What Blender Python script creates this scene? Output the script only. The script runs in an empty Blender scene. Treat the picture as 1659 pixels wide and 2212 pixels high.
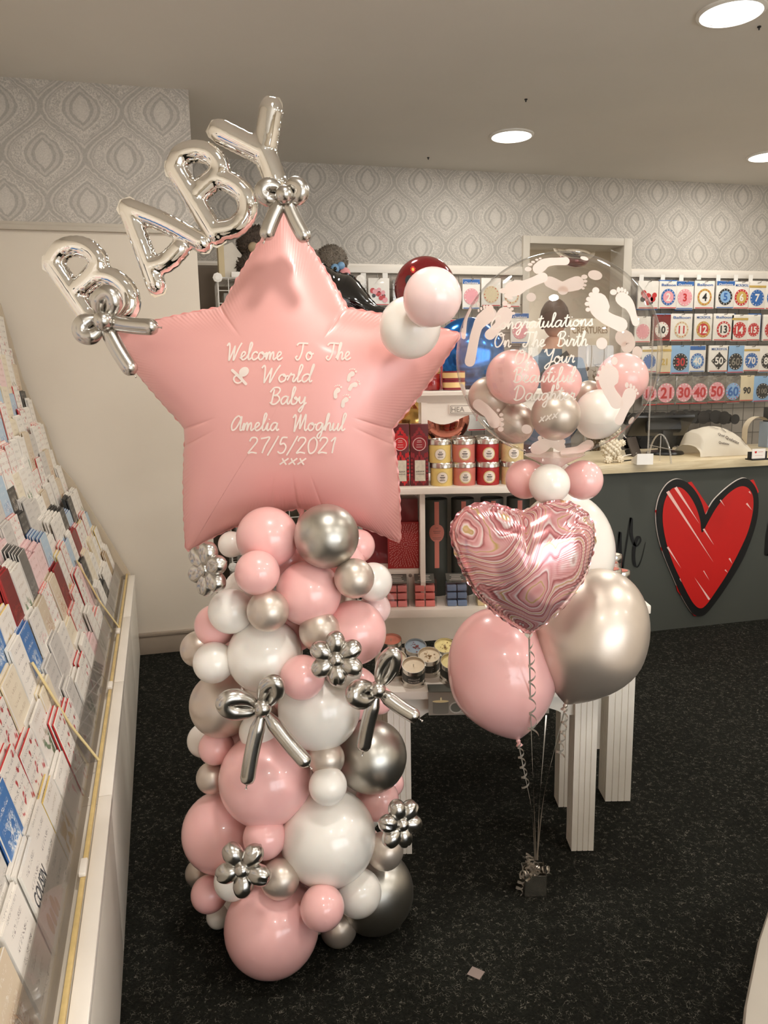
import bpy, bmesh, math, random
import numpy as np
from mathutils import Vector, Matrix, noise as mnoise
random.seed(7)
SC = bpy.context.scene
COL = SC.collection
PI = math.pi

# ------------------------------------------------------------------ camera
W, H = 1659, 2212
FPX = 1661.0
HC = 1.45
YAW, PITCH, ROLL = math.radians(14), math.radians(10), math.radians(-1.0)
fwd = np.array([math.sin(YAW) * math.cos(PITCH), math.cos(YAW) * math.cos(PITCH), -math.sin(PITCH)])
EX = np.array([math.cos(YAW), -math.sin(YAW), 0.0])
EY = np.array([math.sin(YAW), math.cos(YAW), 0.0])
EZ = np.array([0.0, 0.0, 1.0])
up0 = np.cross(EX, fwd)
cr = math.cos(ROLL) * EX + math.sin(ROLL) * up0
cu = -math.sin(ROLL) * EX + math.cos(ROLL) * up0
CAM = np.array([0.0, 0.0, HC])
cam = bpy.data.cameras.new('camera')
cam.sensor_fit = 'HORIZONTAL'
cam.sensor_width = 36.0
cam.lens = 36.0 * FPX / W
cam.clip_start = 0.05
cobj = bpy.data.objects.new('camera', cam)
COL.objects.link(cobj)
cobj.matrix_world = Matrix(((cr[0], cu[0], -fwd[0], 0), (cr[1], cu[1], -fwd[1], 0), (cr[2], cu[2], -fwd[2], HC), (0, 0, 0, 1)))
SC.camera = cobj

# ------------------------------------------------------------------ light
world = bpy.data.worlds.new('world')
SC.world = world
world.use_nodes = True
world.node_tree.nodes['Background'].inputs[0].default_value = (0.90, 0.94, 1.0, 1)
world.node_tree.nodes['Background'].inputs[1].default_value = 7.0
vs = SC.view_settings
vs.view_transform = 'Standard'
vs.look = 'None'
vs.gamma = 1.0
vs.use_curve_mapping = False
vs.exposure = -0.08
LAMP_W = 16.5
LAMP_COL = (1.0, 0.955, 0.895)

# ------------------------------------------------------------------ where things stand
def pray(px, py):
    return fwd + cr * (px - W / 2) / FPX - cu * (py - H / 2) / FPX
def PD(px, py, d):
    q = pray(px, py)
    return CAM + q * d / (q @ EY)
def PY(px, py, Y):
    q = pray(px, py)
    return CAM + q * Y / q[1]
def PZ(px, py, Z):
    q = pray(px, py)
    return CAM + q * (Z - HC) / q[2]
def MPP(px, py, d):
    q = pray(px, py)
    return d / (q @ EY) / FPX
def AD(p):
    return float(p @ EX), float(p @ EY), float(p[2])
def LA(px, py, d):
    p = PD(px, py, d)
    return float(p @ EX), float(p[2])
def WP(a, d, z):
    return a * EX + d * EY + z * EZ
def project(p):
    v = np.array(p) - CAM
    t = v @ fwd
    return W / 2 + FPX * (v @ cr) / t, H / 2 - FPX * (v @ cu) / t, t
RT = np.array([EX, EY, EZ]).T          # table frame -> world

# ------------------------------------------------------------------ materials
MATS = {}
class NT:
    def __init__(s, name):
        s.m = bpy.data.materials.new(name)
        s.m.use_nodes = True
        s.t = s.m.node_tree
        s.b = s.t.nodes['Principled BSDF']
        s.out = s.t.nodes['Material Output']
        MATS[name] = s.m
    def n(s, ty, **kw):
        x = s.t.nodes.new(ty)
        for k, v in kw.items():
            setattr(x, k, v)
        return x
    def l(s, a, b):
        s.t.links.new(a, b)
    def set(s, sock, v):
        if isinstance(v, bpy.types.NodeSocket):
            s.l(v, sock)
        else:
            sock.default_value = v
    def mt(s, op, a, b=0.0, c=0.0):
        x = s.n('ShaderNodeMath', operation=op)
        s.set(x.inputs[0], a); s.set(x.inputs[1], b)
        if op in ('MULTIPLY_ADD', 'SMOOTH_MIN', 'COMPARE'):
            s.set(x.inputs[2], c)
        return x.outputs[0]
    def coord(s, kind='Object'):
        return s.n('ShaderNodeTexCoord').outputs[kind]
    def noise(s, vec, scale, detail=2, rough=0.5, dist=0.0):
        x = s.n('ShaderNodeTexNoise')
        s.l(vec, x.inputs['Vector'])
        x.inputs['Scale'].default_value = scale
        x.inputs['Detail'].default_value = detail
        x.inputs['Roughness'].default_value = rough
        x.inputs['Distortion'].default_value = dist
        return x
    def ramp(s, fac, stops, interp='LINEAR'):
        x = s.n('ShaderNodeValToRGB')
        x.color_ramp.interpolation = interp
        e = x.color_ramp.elements
        while len(e) < len(stops):
            e.new(0.5)
        for i, (p, c) in enumerate(stops):
            e[i].position = p
            e[i].color = tuple(c) + (1,) if len(c) == 3 else c
        s.set(x.inputs[0], fac)
        return x.outputs[0]
    def mix(s, fac, a, b):
        x = s.n('ShaderNodeMix', data_type='RGBA')
        s.set(x.inputs[0], fac)
        for k, v in ((6, a), (7, b)):
            if isinstance(v, bpy.types.NodeSocket):
                s.l(v, x.inputs[k])
            else:
                x.inputs[k].default_value = tuple(v) + (1,)
        return x.outputs[2]
    def bump(s, h, strength=0.3, dist=0.01):
        x = s.n('ShaderNodeBump')
        x.inputs['Strength'].default_value = strength
        x.inputs['Distance'].default_value = dist
        s.l(h, x.inputs['Height'])
        s.l(x.outputs[0], s.b.inputs['Normal'])
    def p(s, base=None, rough=0.5, metal=0.0, spec=0.5, coat=0.0, coatr=0.03, sss=0.0, alpha=1.0, sheen=0.0):
        b = s.b
        if base is not None:
            if isinstance(base, bpy.types.NodeSocket):
                s.l(base, b.inputs['Base Color'])
            else:
                b.inputs['Base Color'].default_value = tuple(base) + (1,)
        b.inputs['Roughness'].default_value = rough
        b.inputs['Metallic'].default_value = metal
        b.inputs['Specular IOR Level'].default_value = spec
        b.inputs['Coat Weight'].default_value = coat
        b.inputs['Coat Roughness'].default_value = coatr
        b.inputs['Subsurface Weight'].default_value = sss
        b.inputs['Subsurface Radius'].default_value = (0.02, 0.012, 0.01)
        b.inputs['Alpha'].default_value = alpha
        b.inputs['Sheen Weight'].default_value = sheen
        return s.m
def lin(r, g, b):
    f = lambda c: ((c / 255 + 0.055) / 1.055) ** 2.4 if c > 10 else c / 255 / 12.92
    return (f(r), f(g), f(b))
def M(name, base=(0.8, 0.8, 0.8), **kw):
    """plain material with a faint procedural tone variation"""
    if name in MATS:
        return MATS[name]
    s = NT(name)
    v = kw.pop('var', 0.05)
    sc = kw.pop('vscale', 9.0)
    bp = kw.pop('bump', 0.0)
    bs = kw.pop('bscale', 60.0)
    nz = s.noise(s.coord(), sc, 3)
    lo = tuple(c * (1 - v) for c in base)
    hi = tuple(min(1, c * (1 + v)) for c in base)
    col = s.ramp(nz.outputs[0], [(0.3, lo), (0.7, hi)])
    s.p(col, **kw)
    if bp:
        s.bump(s.noise(s.coord(), bs, 4).outputs[0], bp, 0.004)
    return s.m

def mat_glass(name, tint=(0.95, 0.95, 0.94), ior_w=0.55, haze=0.0, r0=1.0):
    if name in MATS:
        return MATS[name]
    s = NT(name)
    tr = s.n('ShaderNodeBsdfTransparent'); tr.inputs[0].default_value = tuple(tint) + (1,)
    gl = s.n('ShaderNodeBsdfGlossy'); gl.inputs['Roughness'].default_value = 0.02
    gl.inputs[0].default_value = (1, 1, 1, 1)
    lw = s.n('ShaderNodeLayerWeight'); lw.inputs[0].default_value = ior_w
    fac = s.ramp(lw.outputs['Facing'], [(0.0, (0.05 * r0,) * 3), (0.72, (0.10 * r0,) * 3), (1.0, (0.62,) * 3)])
    mx = s.n('ShaderNodeMixShader')
    s.l(fac, mx.inputs[0]); s.l(tr.outputs[0], mx.inputs[1]); s.l(gl.outputs[0], mx.inputs[2])
    last = mx.outputs[0]
    if haze:
        df = s.n('ShaderNodeBsdfDiffuse'); df.inputs[0].default_value = (0.75, 0.72, 0.68, 1)
        m2 = s.n('ShaderNodeMixShader')
        nz = s.noise(s.coord(), 6, 3)
        hz = s.ramp(nz.outputs[0], [(0.35, (haze * 0.7,) * 3), (0.7, (haze * 1.3,) * 3)])
        s.l(hz, m2.inputs[0]); s.l(last, m2.inputs[1]); s.l(df.outputs[0], m2.inputs[2])
        last = m2.outputs[0]
    s.l(last, s.out.inputs[0])
    return s.m

def mat_carpet():
    s = NT('carpet')
    co = s.coord()
    warp = s.noise(co, 38, 3)
    mv = s.n('ShaderNodeVectorMath', operation='MULTIPLY_ADD')
    s.l(warp.outputs[1], mv.inputs[0]); mv.inputs[1].default_value = (0.035, 0.035, 0); s.l(co, mv.inputs[2])
    vo = s.n('ShaderNodeTexVoronoi', feature='DISTANCE_TO_EDGE'); vo.inputs['Scale'].default_value = 120
    s.l(mv.outputs[0], vo.inputs['Vector'])
    thin = s.ramp(vo.outputs['Distance'], [(0.0, (1, 1, 1)), (0.055, (0.0, 0.0, 0.0))])
    gate = s.ramp(s.noise(co, 75, 3, 0.6).outputs[0], [(0.50, (0, 0, 0)), (0.62, (1, 1, 1))])
    fib = s.mt('MULTIPLY', thin, gate)
    tone = s.ramp(s.noise(co, 160, 4, 0.7).outputs[0], [(0.3, (0.004, 0.0042, 0.003)), (0.75, (0.017, 0.017, 0.0125))])
    col = s.mix(fib, tone, (0.17, 0.155, 0.125))
    s.p(col, rough=0.95, spec=0.1)
    s.bump(s.noise(co, 300, 3).outputs[0], 0.5, 0.006)
    return s.m

def mat_wallpaper(name, x0=0.0, z0=0.0):
    """embossed damask: an ogee lattice of leaf medallions"""
    s = NT(name)
    co = s.coord()
    sp = s.n('ShaderNodeSeparateXYZ'); s.l(co, sp.inputs[0])
    nz = s.noise(co, 30, 2)
    jit = s.mt('MULTIPLY', s.mt('SUBTRACT', nz.outputs[0], 0.5), 0.05)
    U = s.mt('ADD', s.mt('MULTIPLY', s.mt('SUBTRACT', sp.outputs[0], x0), 1 / 0.367), jit)
    V = s.mt('ADD', s.mt('MULTIPLY', s.mt('SUBTRACT', sp.outputs[2], z0), 1 / 0.424), jit)
    def cell(du):
        u = s.mt('SUBTRACT', s.mt('FRACT', s.mt('ADD', U, 0.5 + du)), 0.5)
        v = s.mt('SUBTRACT', s.mt('FRACT', s.mt('ADD', V, 0.5 + du)), 0.5)
        e = s.mt('MULTIPLY_ADD', s.mt('COSINE', s.mt('MULTIPLY', v, 2 * PI)), 0.5, 0.5)
        return s.mt('SUBTRACT', e, s.mt('MULTIPLY', s.mt('ABSOLUTE', u), 2.0))
    E = s.mt('MAXIMUM', cell(0.0), cell(0.5))
    g = lambda x: (x, x, x)
    band = s.ramp(E, [(0.0, g(.25)), (0.05, g(.3)), (0.07, g(.85)), (0.11, g(.8)), (0.125, g(.3)), (0.16, g(.3)), (0.175, g(.75)), (0.22, g(.35)), (0.25, g(.45)),
                      (0.46, g(.45)), (0.48, g(.9)), (0.52, g(.85)), (0.535, g(.25)), (0.60, g(.3)), (0.62, g(.75)), (0.70, g(.7)), (0.715, g(.2)), (0.78, g(.3)), (0.80, g(.85)), (1.0, g(.95))])
    vo = s.n('ShaderNodeTexVoronoi'); vo.inputs['Scale'].default_value = 75; s.l(co, vo.inputs['Vector'])
    dots = s.ramp(vo.outputs['Distance'], [(0.22, g(1)), (0.45, g(0))])
    wv = s.noise(co, 48, 3, 0.6, 1.8)
    leaf = s.ramp(wv.outputs[0], [(0.43, g(0)), (0.5, g(1)), (0.57, g(0.15))])
    field = s.ramp(E, [(0.2, g(.35)), (0.25, g(1)), (0.45, g(1)), (0.5, g(.35))])
    h = s.mt('ADD', s.mt('MULTIPLY', band, 0.56), s.mt('MULTIPLY', s.mt('MULTIPLY', s.mt('MAXIMUM', leaf, s.mt('MULTIPLY', dots, 0.8)), field), 0.5))
    col = s.ramp(h, [(0.1, lin(168, 163, 154)), (0.45, lin(192, 186, 177)), (0.85, lin(226, 219, 208))])
    s.p(col, rough=0.55, spec=0.3)
    s.bump(h, 0.3, 0.003)
    return s.m

def mat_print(name, col, trans=.45):
    """thin printed film: lets some light through"""
    s = NT(name)
    df = s.n('ShaderNodeBsdfDiffuse'); df.inputs[0].default_value = tuple(col) + (1,)
    tl = s.n('ShaderNodeBsdfTranslucent'); tl.inputs[0].default_value = tuple(col) + (1,)
    mx = s.n('ShaderNodeMixShader'); mx.inputs[0].default_value = trans
    s.l(df.outputs[0], mx.inputs[1]); s.l(tl.outputs[0], mx.inputs[2]); s.l(mx.outputs[0], s.out.inputs[0])
    return s.m

def mat_marble():
    s = NT('marble_foil')
    co = s.coord()
    mp = s.n('ShaderNodeMapping'); s.l(co, mp.inputs[0]); mp.inputs['Rotation'].default_value = (0, 0.75, 0); mp.inputs['Scale'].default_value = (1.5, 1.0, .62)
    sp = s.n('ShaderNodeSeparateXYZ'); s.l(co, sp.inputs[0])
    n0 = s.noise(co, 4.5, 1.0, 0.4, 0.6)
    mv = s.n('ShaderNodeVectorMath', operation='MULTIPLY_ADD')
    s.l(n0.outputs[1], mv.inputs[0]); mv.inputs[1].default_value = (0.30, 0.30, 0.30); s.l(co, mv.inputs[2])
    n1 = s.noise(mv.outputs[0], 3.4, 0.6, 0.4)
    n2 = s.noise(mv.outputs[0], 16, 1.5, 0.5)
    lin_ = s.mt('ADD', s.mt('MULTIPLY', sp.outputs[0], 4.2), s.mt('MULTIPLY', sp.outputs[2], 3.6))
    ph = s.mt('ADD', s.mt('ADD', lin_, s.mt('MULTIPLY', n1.outputs[0], 9.5)), s.mt('MULTIPLY', n2.outputs[0], 0.45))
    w = s.mt('FRACT', ph)
    rose, dark, pale, wht, gold = lin(214, 148, 150), lin(166, 88, 92), lin(232, 178, 180), lin(240, 222, 220), lin(196, 168, 104)
    col = s.ramp(w, [(0.0, rose), (0.07, pale), (0.11, wht), (0.15, dark), (0.19, rose), (0.27, pale), (0.30, gold), (0.325, pale),
                     (0.42, rose), (0.47, wht), (0.50, dark), (0.55, rose), (0.64, dark), (0.68, wht), (0.72, pale), (0.78, gold),
                     (0.80, wht), (0.86, rose), (0.91, dark), (0.95, pale), (1.0, rose)])
    s.p(col, rough=0.16, metal=0.55, coat=0.7, coatr=0.04)
    return s.m

def mat_wood():
    s = NT('pale_wood')
    co = s.coord()
    mp = s.n('ShaderNodeMapping'); s.l(co, mp.inputs[0]); mp.inputs['Scale'].default_value = (1.2, 16, 16)
    nz = s.noise(mp.outputs[0], 5, 4, 0.6)
    col = s.ramp(nz.outputs[0], [(0.3, lin(196, 176, 138)), (0.7, lin(226, 210, 176))])
    s.p(col, rough=0.35, coat=0.15)
    return s.m

def mat_card(name, base, a1, a2, seed, kind):
    """printed card face: lettering-like scribble, flowers or a picture"""
    s = NT(name)
    co = s.coord()
    inf = s.n('ShaderNodeObjectInfo')
    mv = s.n('ShaderNodeVectorMath', operation='ADD')
    s.l(co, mv.inputs[0])
    mv.inputs[1].default_value = (seed * 1.7, seed * 0.9, seed * 2.3)
    v = mv.outputs[0]
    sp = s.n('ShaderNodeSeparateXYZ'); s.l(co, sp.inputs[0])
    n1 = s.noise(v, 26, 2, 0.5, 1.2)
    n2 = s.noise(v, 70, 2, 0.5, 2.0)
    zrow = s.mt('SINE', s.mt('MULTIPLY', sp.outputs[2], 2 * PI / 0.026))
    scrib = s.ramp(s.mt('MULTIPLY', s.ramp(n2.outputs[0], [(0.47, (0, 0, 0)), (0.5, (1, 1, 1)), (0.53, (0, 0, 0))]),
                        s.ramp(zrow, [(0.3, (0, 0, 0)), (0.5, (1, 1, 1))])), [(0.2, (0, 0, 0)), (0.6, (1, 1, 1))])
    inx = s.ramp(s.mt('ABSOLUTE', sp.outputs[0]), [(0.038, (1, 1, 1)), (0.046, (0, 0, 0))])
    blob = s.ramp(n1.outputs[0], [(0.50, (0, 0, 0)), (0.56, (1, 1, 1))])
    low = s.ramp(sp.outputs[2], [(0.075, (1, 1, 1)), (0.11, (0, 0, 0))])
    high = s.ramp(sp.outputs[2], [(0.06, (0, 0, 0)), (0.085, (1, 1, 1))])
    col = base
    if kind == 0:
        col = s.mix(s.mt('MULTIPLY', scrib, inx), col, a1)
    elif kind == 1:
        col = s.mix(s.mt('MULTIPLY', s.mt('MULTIPLY', blob, low), inx), col, a1)
        col = s.mix(s.mt('MULTIPLY', s.mt('MULTIPLY', scrib, high), inx), col, a2)
    elif kind == 2:
        vo = s.n('ShaderNodeTexVoronoi'); vo.inputs['Scale'].default_value = 42; s.l(v, vo.inputs['Vector'])
        pet = s.ramp(vo.outputs['Distance'], [(0.28, (1, 1, 1)), (0.42, (0, 0, 0))])
        col = s.mix(s.mt('MULTIPLY', pet, blob), col, a1)
        col = s.mix(s.mt('MULTIPLY', scrib, high), col, a2)
    else:
        pic = s.ramp(n2.outputs[0], [(0.36, base), (0.5, a1), (0.6, a2)])
        reg = s.mt('MULTIPLY', s.mt('MULTIPLY', s.ramp(n1.outputs[0], [(0.42, (0, 0, 0)), (0.5, (1, 1, 1))]), inx), s.ramp(sp.outputs[2], [(0.10, (1, 1, 1)), (0.125, (0, 0, 0))]))
        col = s.mix(reg, base, pic)
        col = s.mix(s.mt('MULTIPLY', s.mt('MULTIPLY', scrib, high), inx), col, a2)
    s.p(col, rough=0.42, spec=0.4)
    return s.m

def mat_emit(name, col, strength):
    s = NT(name)
    s.p((0.9, 0.9, 0.9), rough=0.4)
    s.b.inputs['Emission Color'].default_value = tuple(col) + (1,)
    s.b.inputs['Emission Strength'].default_value = strength
    return s.m

# ------------------------------------------------------------------ mesh building
WL = {}
def settag(o, label=None, cat=None, group=None, kind=None):
    if label: o['label'] = label
    if cat: o['category'] = cat
    if group: o['group'] = group
    if kind: o['kind'] = kind
    return o
def thing(name, label, cat, loc, group=None, kind=None):
    o = bpy.data.objects.new(name, None)
    o.empty_display_size = 0.05
    COL.objects.link(o)
    loc = np.array(loc, float)
    o.location = loc
    WL[o.name] = loc
    return settag(o, label, cat, group, kind)

class MB:
    def __init__(s):
        s.v, s.f, s.m = [], [], []
    def add(s, verts, faces, mi=0):
        k = len(s.v)
        s.v.extend([tuple(float(c) for c in p) for p in verts])
        s.f.extend([tuple(i + k for i in f) for f in faces])
        s.m.extend([mi] * len(faces))
        return s
    def box(s, c, size, R=None, mi=0, bev=0.0):
        vv, ff = boxgeo(size, bev)
        R = np.eye(3) if R is None else R
        return s.add([np.array(c) + R @ p for p in vv], ff, mi)
    def abox(s, lo, hi, R=None, mi=0, bev=0.0):
        """box given by two corners in the frame R"""
        lo, hi = np.array(lo, float), np.array(hi, float)
        R = np.eye(3) if R is None else R
        return s.box(R @ ((lo + hi) / 2), hi - lo, R, mi, bev)
    def lathe(s, prof, o, axis=(0, 0, 1), seg=24, mi=0, cap=True):
        ax = np.array(axis, float); ax /= np.linalg.norm(ax)
        e1 = np.cross(ax, [0.31, 0.77, 0.13] if abs(ax[2]) > 0.9 else [0, 0, 1.0]); e1 /= np.linalg.norm(e1)
        e2 = np.cross(ax, e1)
        vs, fs = [], []
        n = len(prof)
        for r, h in prof:
            for j in range(seg):
                t = 2 * PI * j / seg
                vs.append(np.array(o) + ax * h + (e1 * math.cos(t) + e2 * math.sin(t)) * max(r, 1e-5))
        for i in range(n - 1):
            for j in range(seg):
                k = (j + 1) % seg
                fs.append((i * seg + j, i * seg + k, (i + 1) * seg + k, (i + 1) * seg + j))
        if cap and prof[0][0] > 1e-4: fs.append(tuple(reversed(range(seg))))
        if cap and prof[-1][0] > 1e-4: fs.append(tuple(range((n - 1) * seg, n * seg)))
        return s.add(vs, fs, mi)
    def ball(s, c, r, seg=24, mi=0, axis=(0, 0, 1), st=1.0):
        n = seg // 2
        return s.lathe([(r * math.sin(PI * i / n), -r * st * math.cos(PI * i / n)) for i in range(n + 1)], c, axis, seg, mi)
    def tube(s, pts, rad, seg=10, mi=0, cap=True, flat=None):
        pts = [np.array(p, float) for p in pts]
        n = len(pts)
        rad = [rad] * n if np.isscalar(rad) else rad
        tang = []
        for i in range(n):
            t = pts[min(i + 1, n - 1)] - pts[max(i - 1, 0)]
            tang.append(t / (np.linalg.norm(t) + 1e-12))
        e = np.cross(tang[0], [0.2, 0.1, 1.0] if abs(tang[0][2]) < 0.9 else [1.0, 0, 0]); e /= np.linalg.norm(e)
        vs, fs = [], []
        for i in range(n):
            e = e - tang[i] * (e @ tang[i]); e /= (np.linalg.norm(e) + 1e-12)
            g = np.cross(tang[i], e)
            for j in range(seg):
                t = 2 * PI * j / seg
                vs.append(pts[i] + (e * math.cos(t) + g * math.sin(t)) * rad[i])
        for i in range(n - 1):
            for j in range(seg):
                k = (j + 1) % seg
                fs.append((i * seg + j, i * seg + k, (i + 1) * seg + k, (i + 1) * seg + j))
        if cap:
            fs.append(tuple(reversed(range(seg)))); fs.append(tuple(range((n - 1) * seg, n * seg)))
        return s.add(vs, fs, mi)
    def strip(s, left, right, mi=0):
        n = len(left)
        return s.add(list(left) + list(right), [(i, i + 1, n + i + 1, n + i) for i in range(n - 1)], mi)
    def prism(s, poly, org, ex, ey, ez, t, mi=0, mi_side=None):
        """polygon (u,v) in the plane ex,ey at org, thickness t along ez"""
        n = len(poly)
        a = [np.array(org) + np.array(ex) * u + np.array(ey) * v for u, v in poly]
        b = [p + np.array(ez) * t for p in a]
        s.add(a + b, [tuple(range(n)), tuple(reversed(range(n, 2 * n)))], mi)
        k = mi if mi_side is None else mi_side
        s.add(a + b, [(i, n + i, n + (i + 1) % n, (i + 1) % n) for i in range(n)], k)
        return s
    def build(s, name, mats, parent=None, smooth=40, label=None, cat=None, group=None, kind=None, org=None):
        if not isinstance(mats, (list, tuple)): mats = [mats]
        if kind is None and parent is not None and name in ('print', 'badge_dots', 'upright_wires', 'cross_wires', 'ornament', 'drawing', 'dried_petals', 'plaque_border'): kind = 'stuff'
        P = np.array(s.v)
        lo, hi = P.min(0), P.max(0)
        c = np.array([(lo[0] + hi[0]) / 2, (lo[1] + hi[1]) / 2, lo[2]]) if org is None else np.array(org, float)
        me = bpy.data.meshes.new(name)
        me.from_pydata((P - c).tolist(), [], s.f)
        for m in mats: me.materials.append(m)
        if len(mats) > 1: me.polygons.foreach_set('material_index', s.m)
        if smooth is not None:
            me.polygons.foreach_set('use_smooth', [True] * len(me.polygons))
            if smooth < 180: me.set_sharp_from_angle(angle=math.radians(smooth))
        me.update()
        return place(name, me, c, parent, label, cat, group, kind)
def place(name, me, c, parent=None, label=None, cat=None, group=None, kind=None):
    o = bpy.data.objects.new(name, me)
    COL.objects.link(o)
    c = np.array(c, float)
    if parent is not None:
        o.parent = parent
        o.location = c - WL[parent.name]
    else:
        o.location = c
    WL[o.name] = c
    return settag(o, label, cat, group, kind)

BOXC = {}
def boxgeo(size, bev=0.0):
    key = (tuple(round(x, 5) for x in size), bev)
    if key in BOXC: return BOXC[key]
    sx, sy, sz = [abs(x) / 2 for x in size]
    if bev <= 0:
        vv = [np.array((x, y, z)) for x in (-sx, sx) for y in (-sy, sy) for z in (-sz, sz)]
        ff = [(0, 1, 3, 2), (4, 6, 7, 5), (0, 4, 5, 1), (2, 3, 7, 6), (0, 2, 6, 4), (1, 5, 7, 3)]
    else:
        bm = bmesh.new()
        bmesh.ops.create_cube(bm, size=1.0)
        for v in bm.verts: v.co = Vector((v.co.x * 2 * sx, v.co.y * 2 * sy, v.co.z * 2 * sz))
        bmesh.ops.bevel(bm, geom=bm.edges[:], offset=min(bev, sx * 0.9, sy * 0.9, sz * 0.9), segments=2, profile=0.6, affect='EDGES')
        vv = [np.array(v.co) for v in bm.verts]
        ff = [tuple(v.index for v in f.verts) for f in bm.faces]
        bm.free()
    BOXC[key] = (vv, ff)
    return vv, ff

def crom(pts, n=6, closed=False):
    """Catmull-Rom through points"""
    P = [np.array(p, float) for p in pts]
    if len(P) < 3: return [P[0] + (P[-1] - P[0]) * i / n for i in range(n + 1)]
    if closed: P = [P[-1]] + P + [P[0], P[1]]
    else: P = [2 * P[0] - P[1]] + P + [2 * P[-1] - P[-2]]
    out = []
    for i in range(1, len(P) - 2):
        a, b, c, d = P[i - 1], P[i], P[i + 1], P[i + 2]
        for k in range(n):
            t = k / n
            out.append(0.5 * ((2 * b) + (c - a) * t + (2 * a - 5 * b + 4 * c - d) * t * t + (3 * b - a - 3 * c + d) * t ** 3))
    if not closed: out.append(P[-2])
    return out

TXC = {}
def textgeo(txt, bold=0.0, spacing=1.0):
    key = (txt, bold, spacing)
    if key in TXC: return TXC[key]
    cu_ = bpy.data.curves.new('t', 'FONT')
    cu_.body = txt; cu_.align_x = 'CENTER'; cu_.align_y = 'CENTER'; cu_.offset = bold
    cu_.space_character = spacing; cu_.resolution_u = 3
    o = bpy.data.objects.new('t', cu_); COL.objects.link(o)
    dg = bpy.context.evaluated_depsgraph_get()
    me = bpy.data.meshes.new_from_object(o.evaluated_get(dg))
    vv = np.array([v.co[:] for v in me.vertices]); ff = [tuple(p.vertices) for p in me.polygons]
    bpy.data.objects.remove(o); bpy.data.curves.remove(cu_); bpy.data.meshes.remove(me)
    lo, hi = vv.min(0), vv.max(0)
    vv = vv - (lo + hi) / 2
    TXC[key] = (vv, ff, hi - lo)
    return TXC[key]
def text(mb, txt, c, ex, ey, width=None, height=None, mi=0, bold=0.0, lift=None):
    vv, ff, sz = textgeo(txt, bold)
    kx = width / sz[0] if width else height / sz[1]
    ky = height / sz[1] if height else kx
    ex, ey = np.array(ex, float), np.array(ey, float)
    mb.add([np.array(c) + ex * p[0] * kx + ey * p[1] * ky for p in vv], ff, mi)
    return mb
def disc(mb, c, ex, ey, rx, ry=None, seg=28, mi=0, star=None):
    ry = rx if ry is None else ry
    ex, ey = np.array(ex, float), np.array(ey, float)
    ring = []
    for j in range(seg):
        t = 2 * PI * j / seg
        k = 1.0 if not star else (1.0 if j % 2 else star)
        ring.append(np.array(c) + ex * rx * k * math.cos(t) + ey * ry * k * math.sin(t))
    return mb.add([np.array(c)] + ring, [(0, 1 + j, 1 + (j + 1) % seg) for j in range(seg)], mi)
def cyl_disc(mb, o, r, ru, rv, zc, mi=0, n=22, rings=5, ax=None, fr=None, side=None):
    """round label wrapped on a cylinder of radius r"""
    ax = EZ if ax is None else ax; fr = -EY if fr is None else fr; side = EX if side is None else side
    put = lambda u, v: np.array(o) + (side * math.sin(u / r) + fr * math.cos(u / r)) * r + ax * (zc + v)
    vv = [put(0, 0)]
    for k in range(1, rings + 1):
        for q in range(n): vv.append(put(ru * k / rings * math.cos(2 * PI * q / n), rv * k / rings * math.sin(2 * PI * q / n)))
    ff = [(0, 1 + q, 1 + (q + 1) % n) for q in range(n)]
    for k in range(rings - 1):
        a, b = 1 + k * n, 1 + (k + 1) * n
        ff += [(a + q, b + q, b + (q + 1) % n, a + (q + 1) % n) for q in range(n)]
    return mb.add(vv, ff, mi)
def cyl_bar(mb, o, r, w, h, zc, mi=0, n=6):
    L = [np.array(o) + (EX * math.sin(u / r) - EY * math.cos(u / r)) * r + EZ * (zc - h / 2) for u in np.linspace(-w / 2, w / 2, n)]
    return mb.strip(L, [p + EZ * h for p in L], mi)
def rectf(mb, c, ex, ey, w, h, mi=0):
    ex, ey = np.array(ex, float) * w / 2, np.array(ey, float) * h / 2
    c = np.array(c)
    return mb.add([c - ex - ey, c + ex - ey, c + ex + ey, c - ex + ey], [(0, 1, 2, 3)], mi)
# ================================================================== the room
XL, XR, YB, YF, ZC, YCOL, XCOL = -0.97, 5.3, 5.33, -3.0, 2.84, 4.15, 0.087
DADO = 2.178
wallm = M('cream_paint', lin(224, 214, 198), rough=0.6, var=0.02, vscale=3, bump=0.05, bscale=200)
whitem = M('white_gloss', lin(232, 224, 212), rough=0.3, var=0.02)
ceilm = M('ceiling_paint', lin(226, 221, 212), rough=0.85, var=0.02, vscale=2)
paper1 = mat_wallpaper('damask_wallpaper', 0.03, 0.12)
def structure(mb, name, mats, parent=None, smooth=None, label=None):
    return mb.build(name, mats, parent, smooth, label=label, kind='structure' if parent is None else None)

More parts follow.
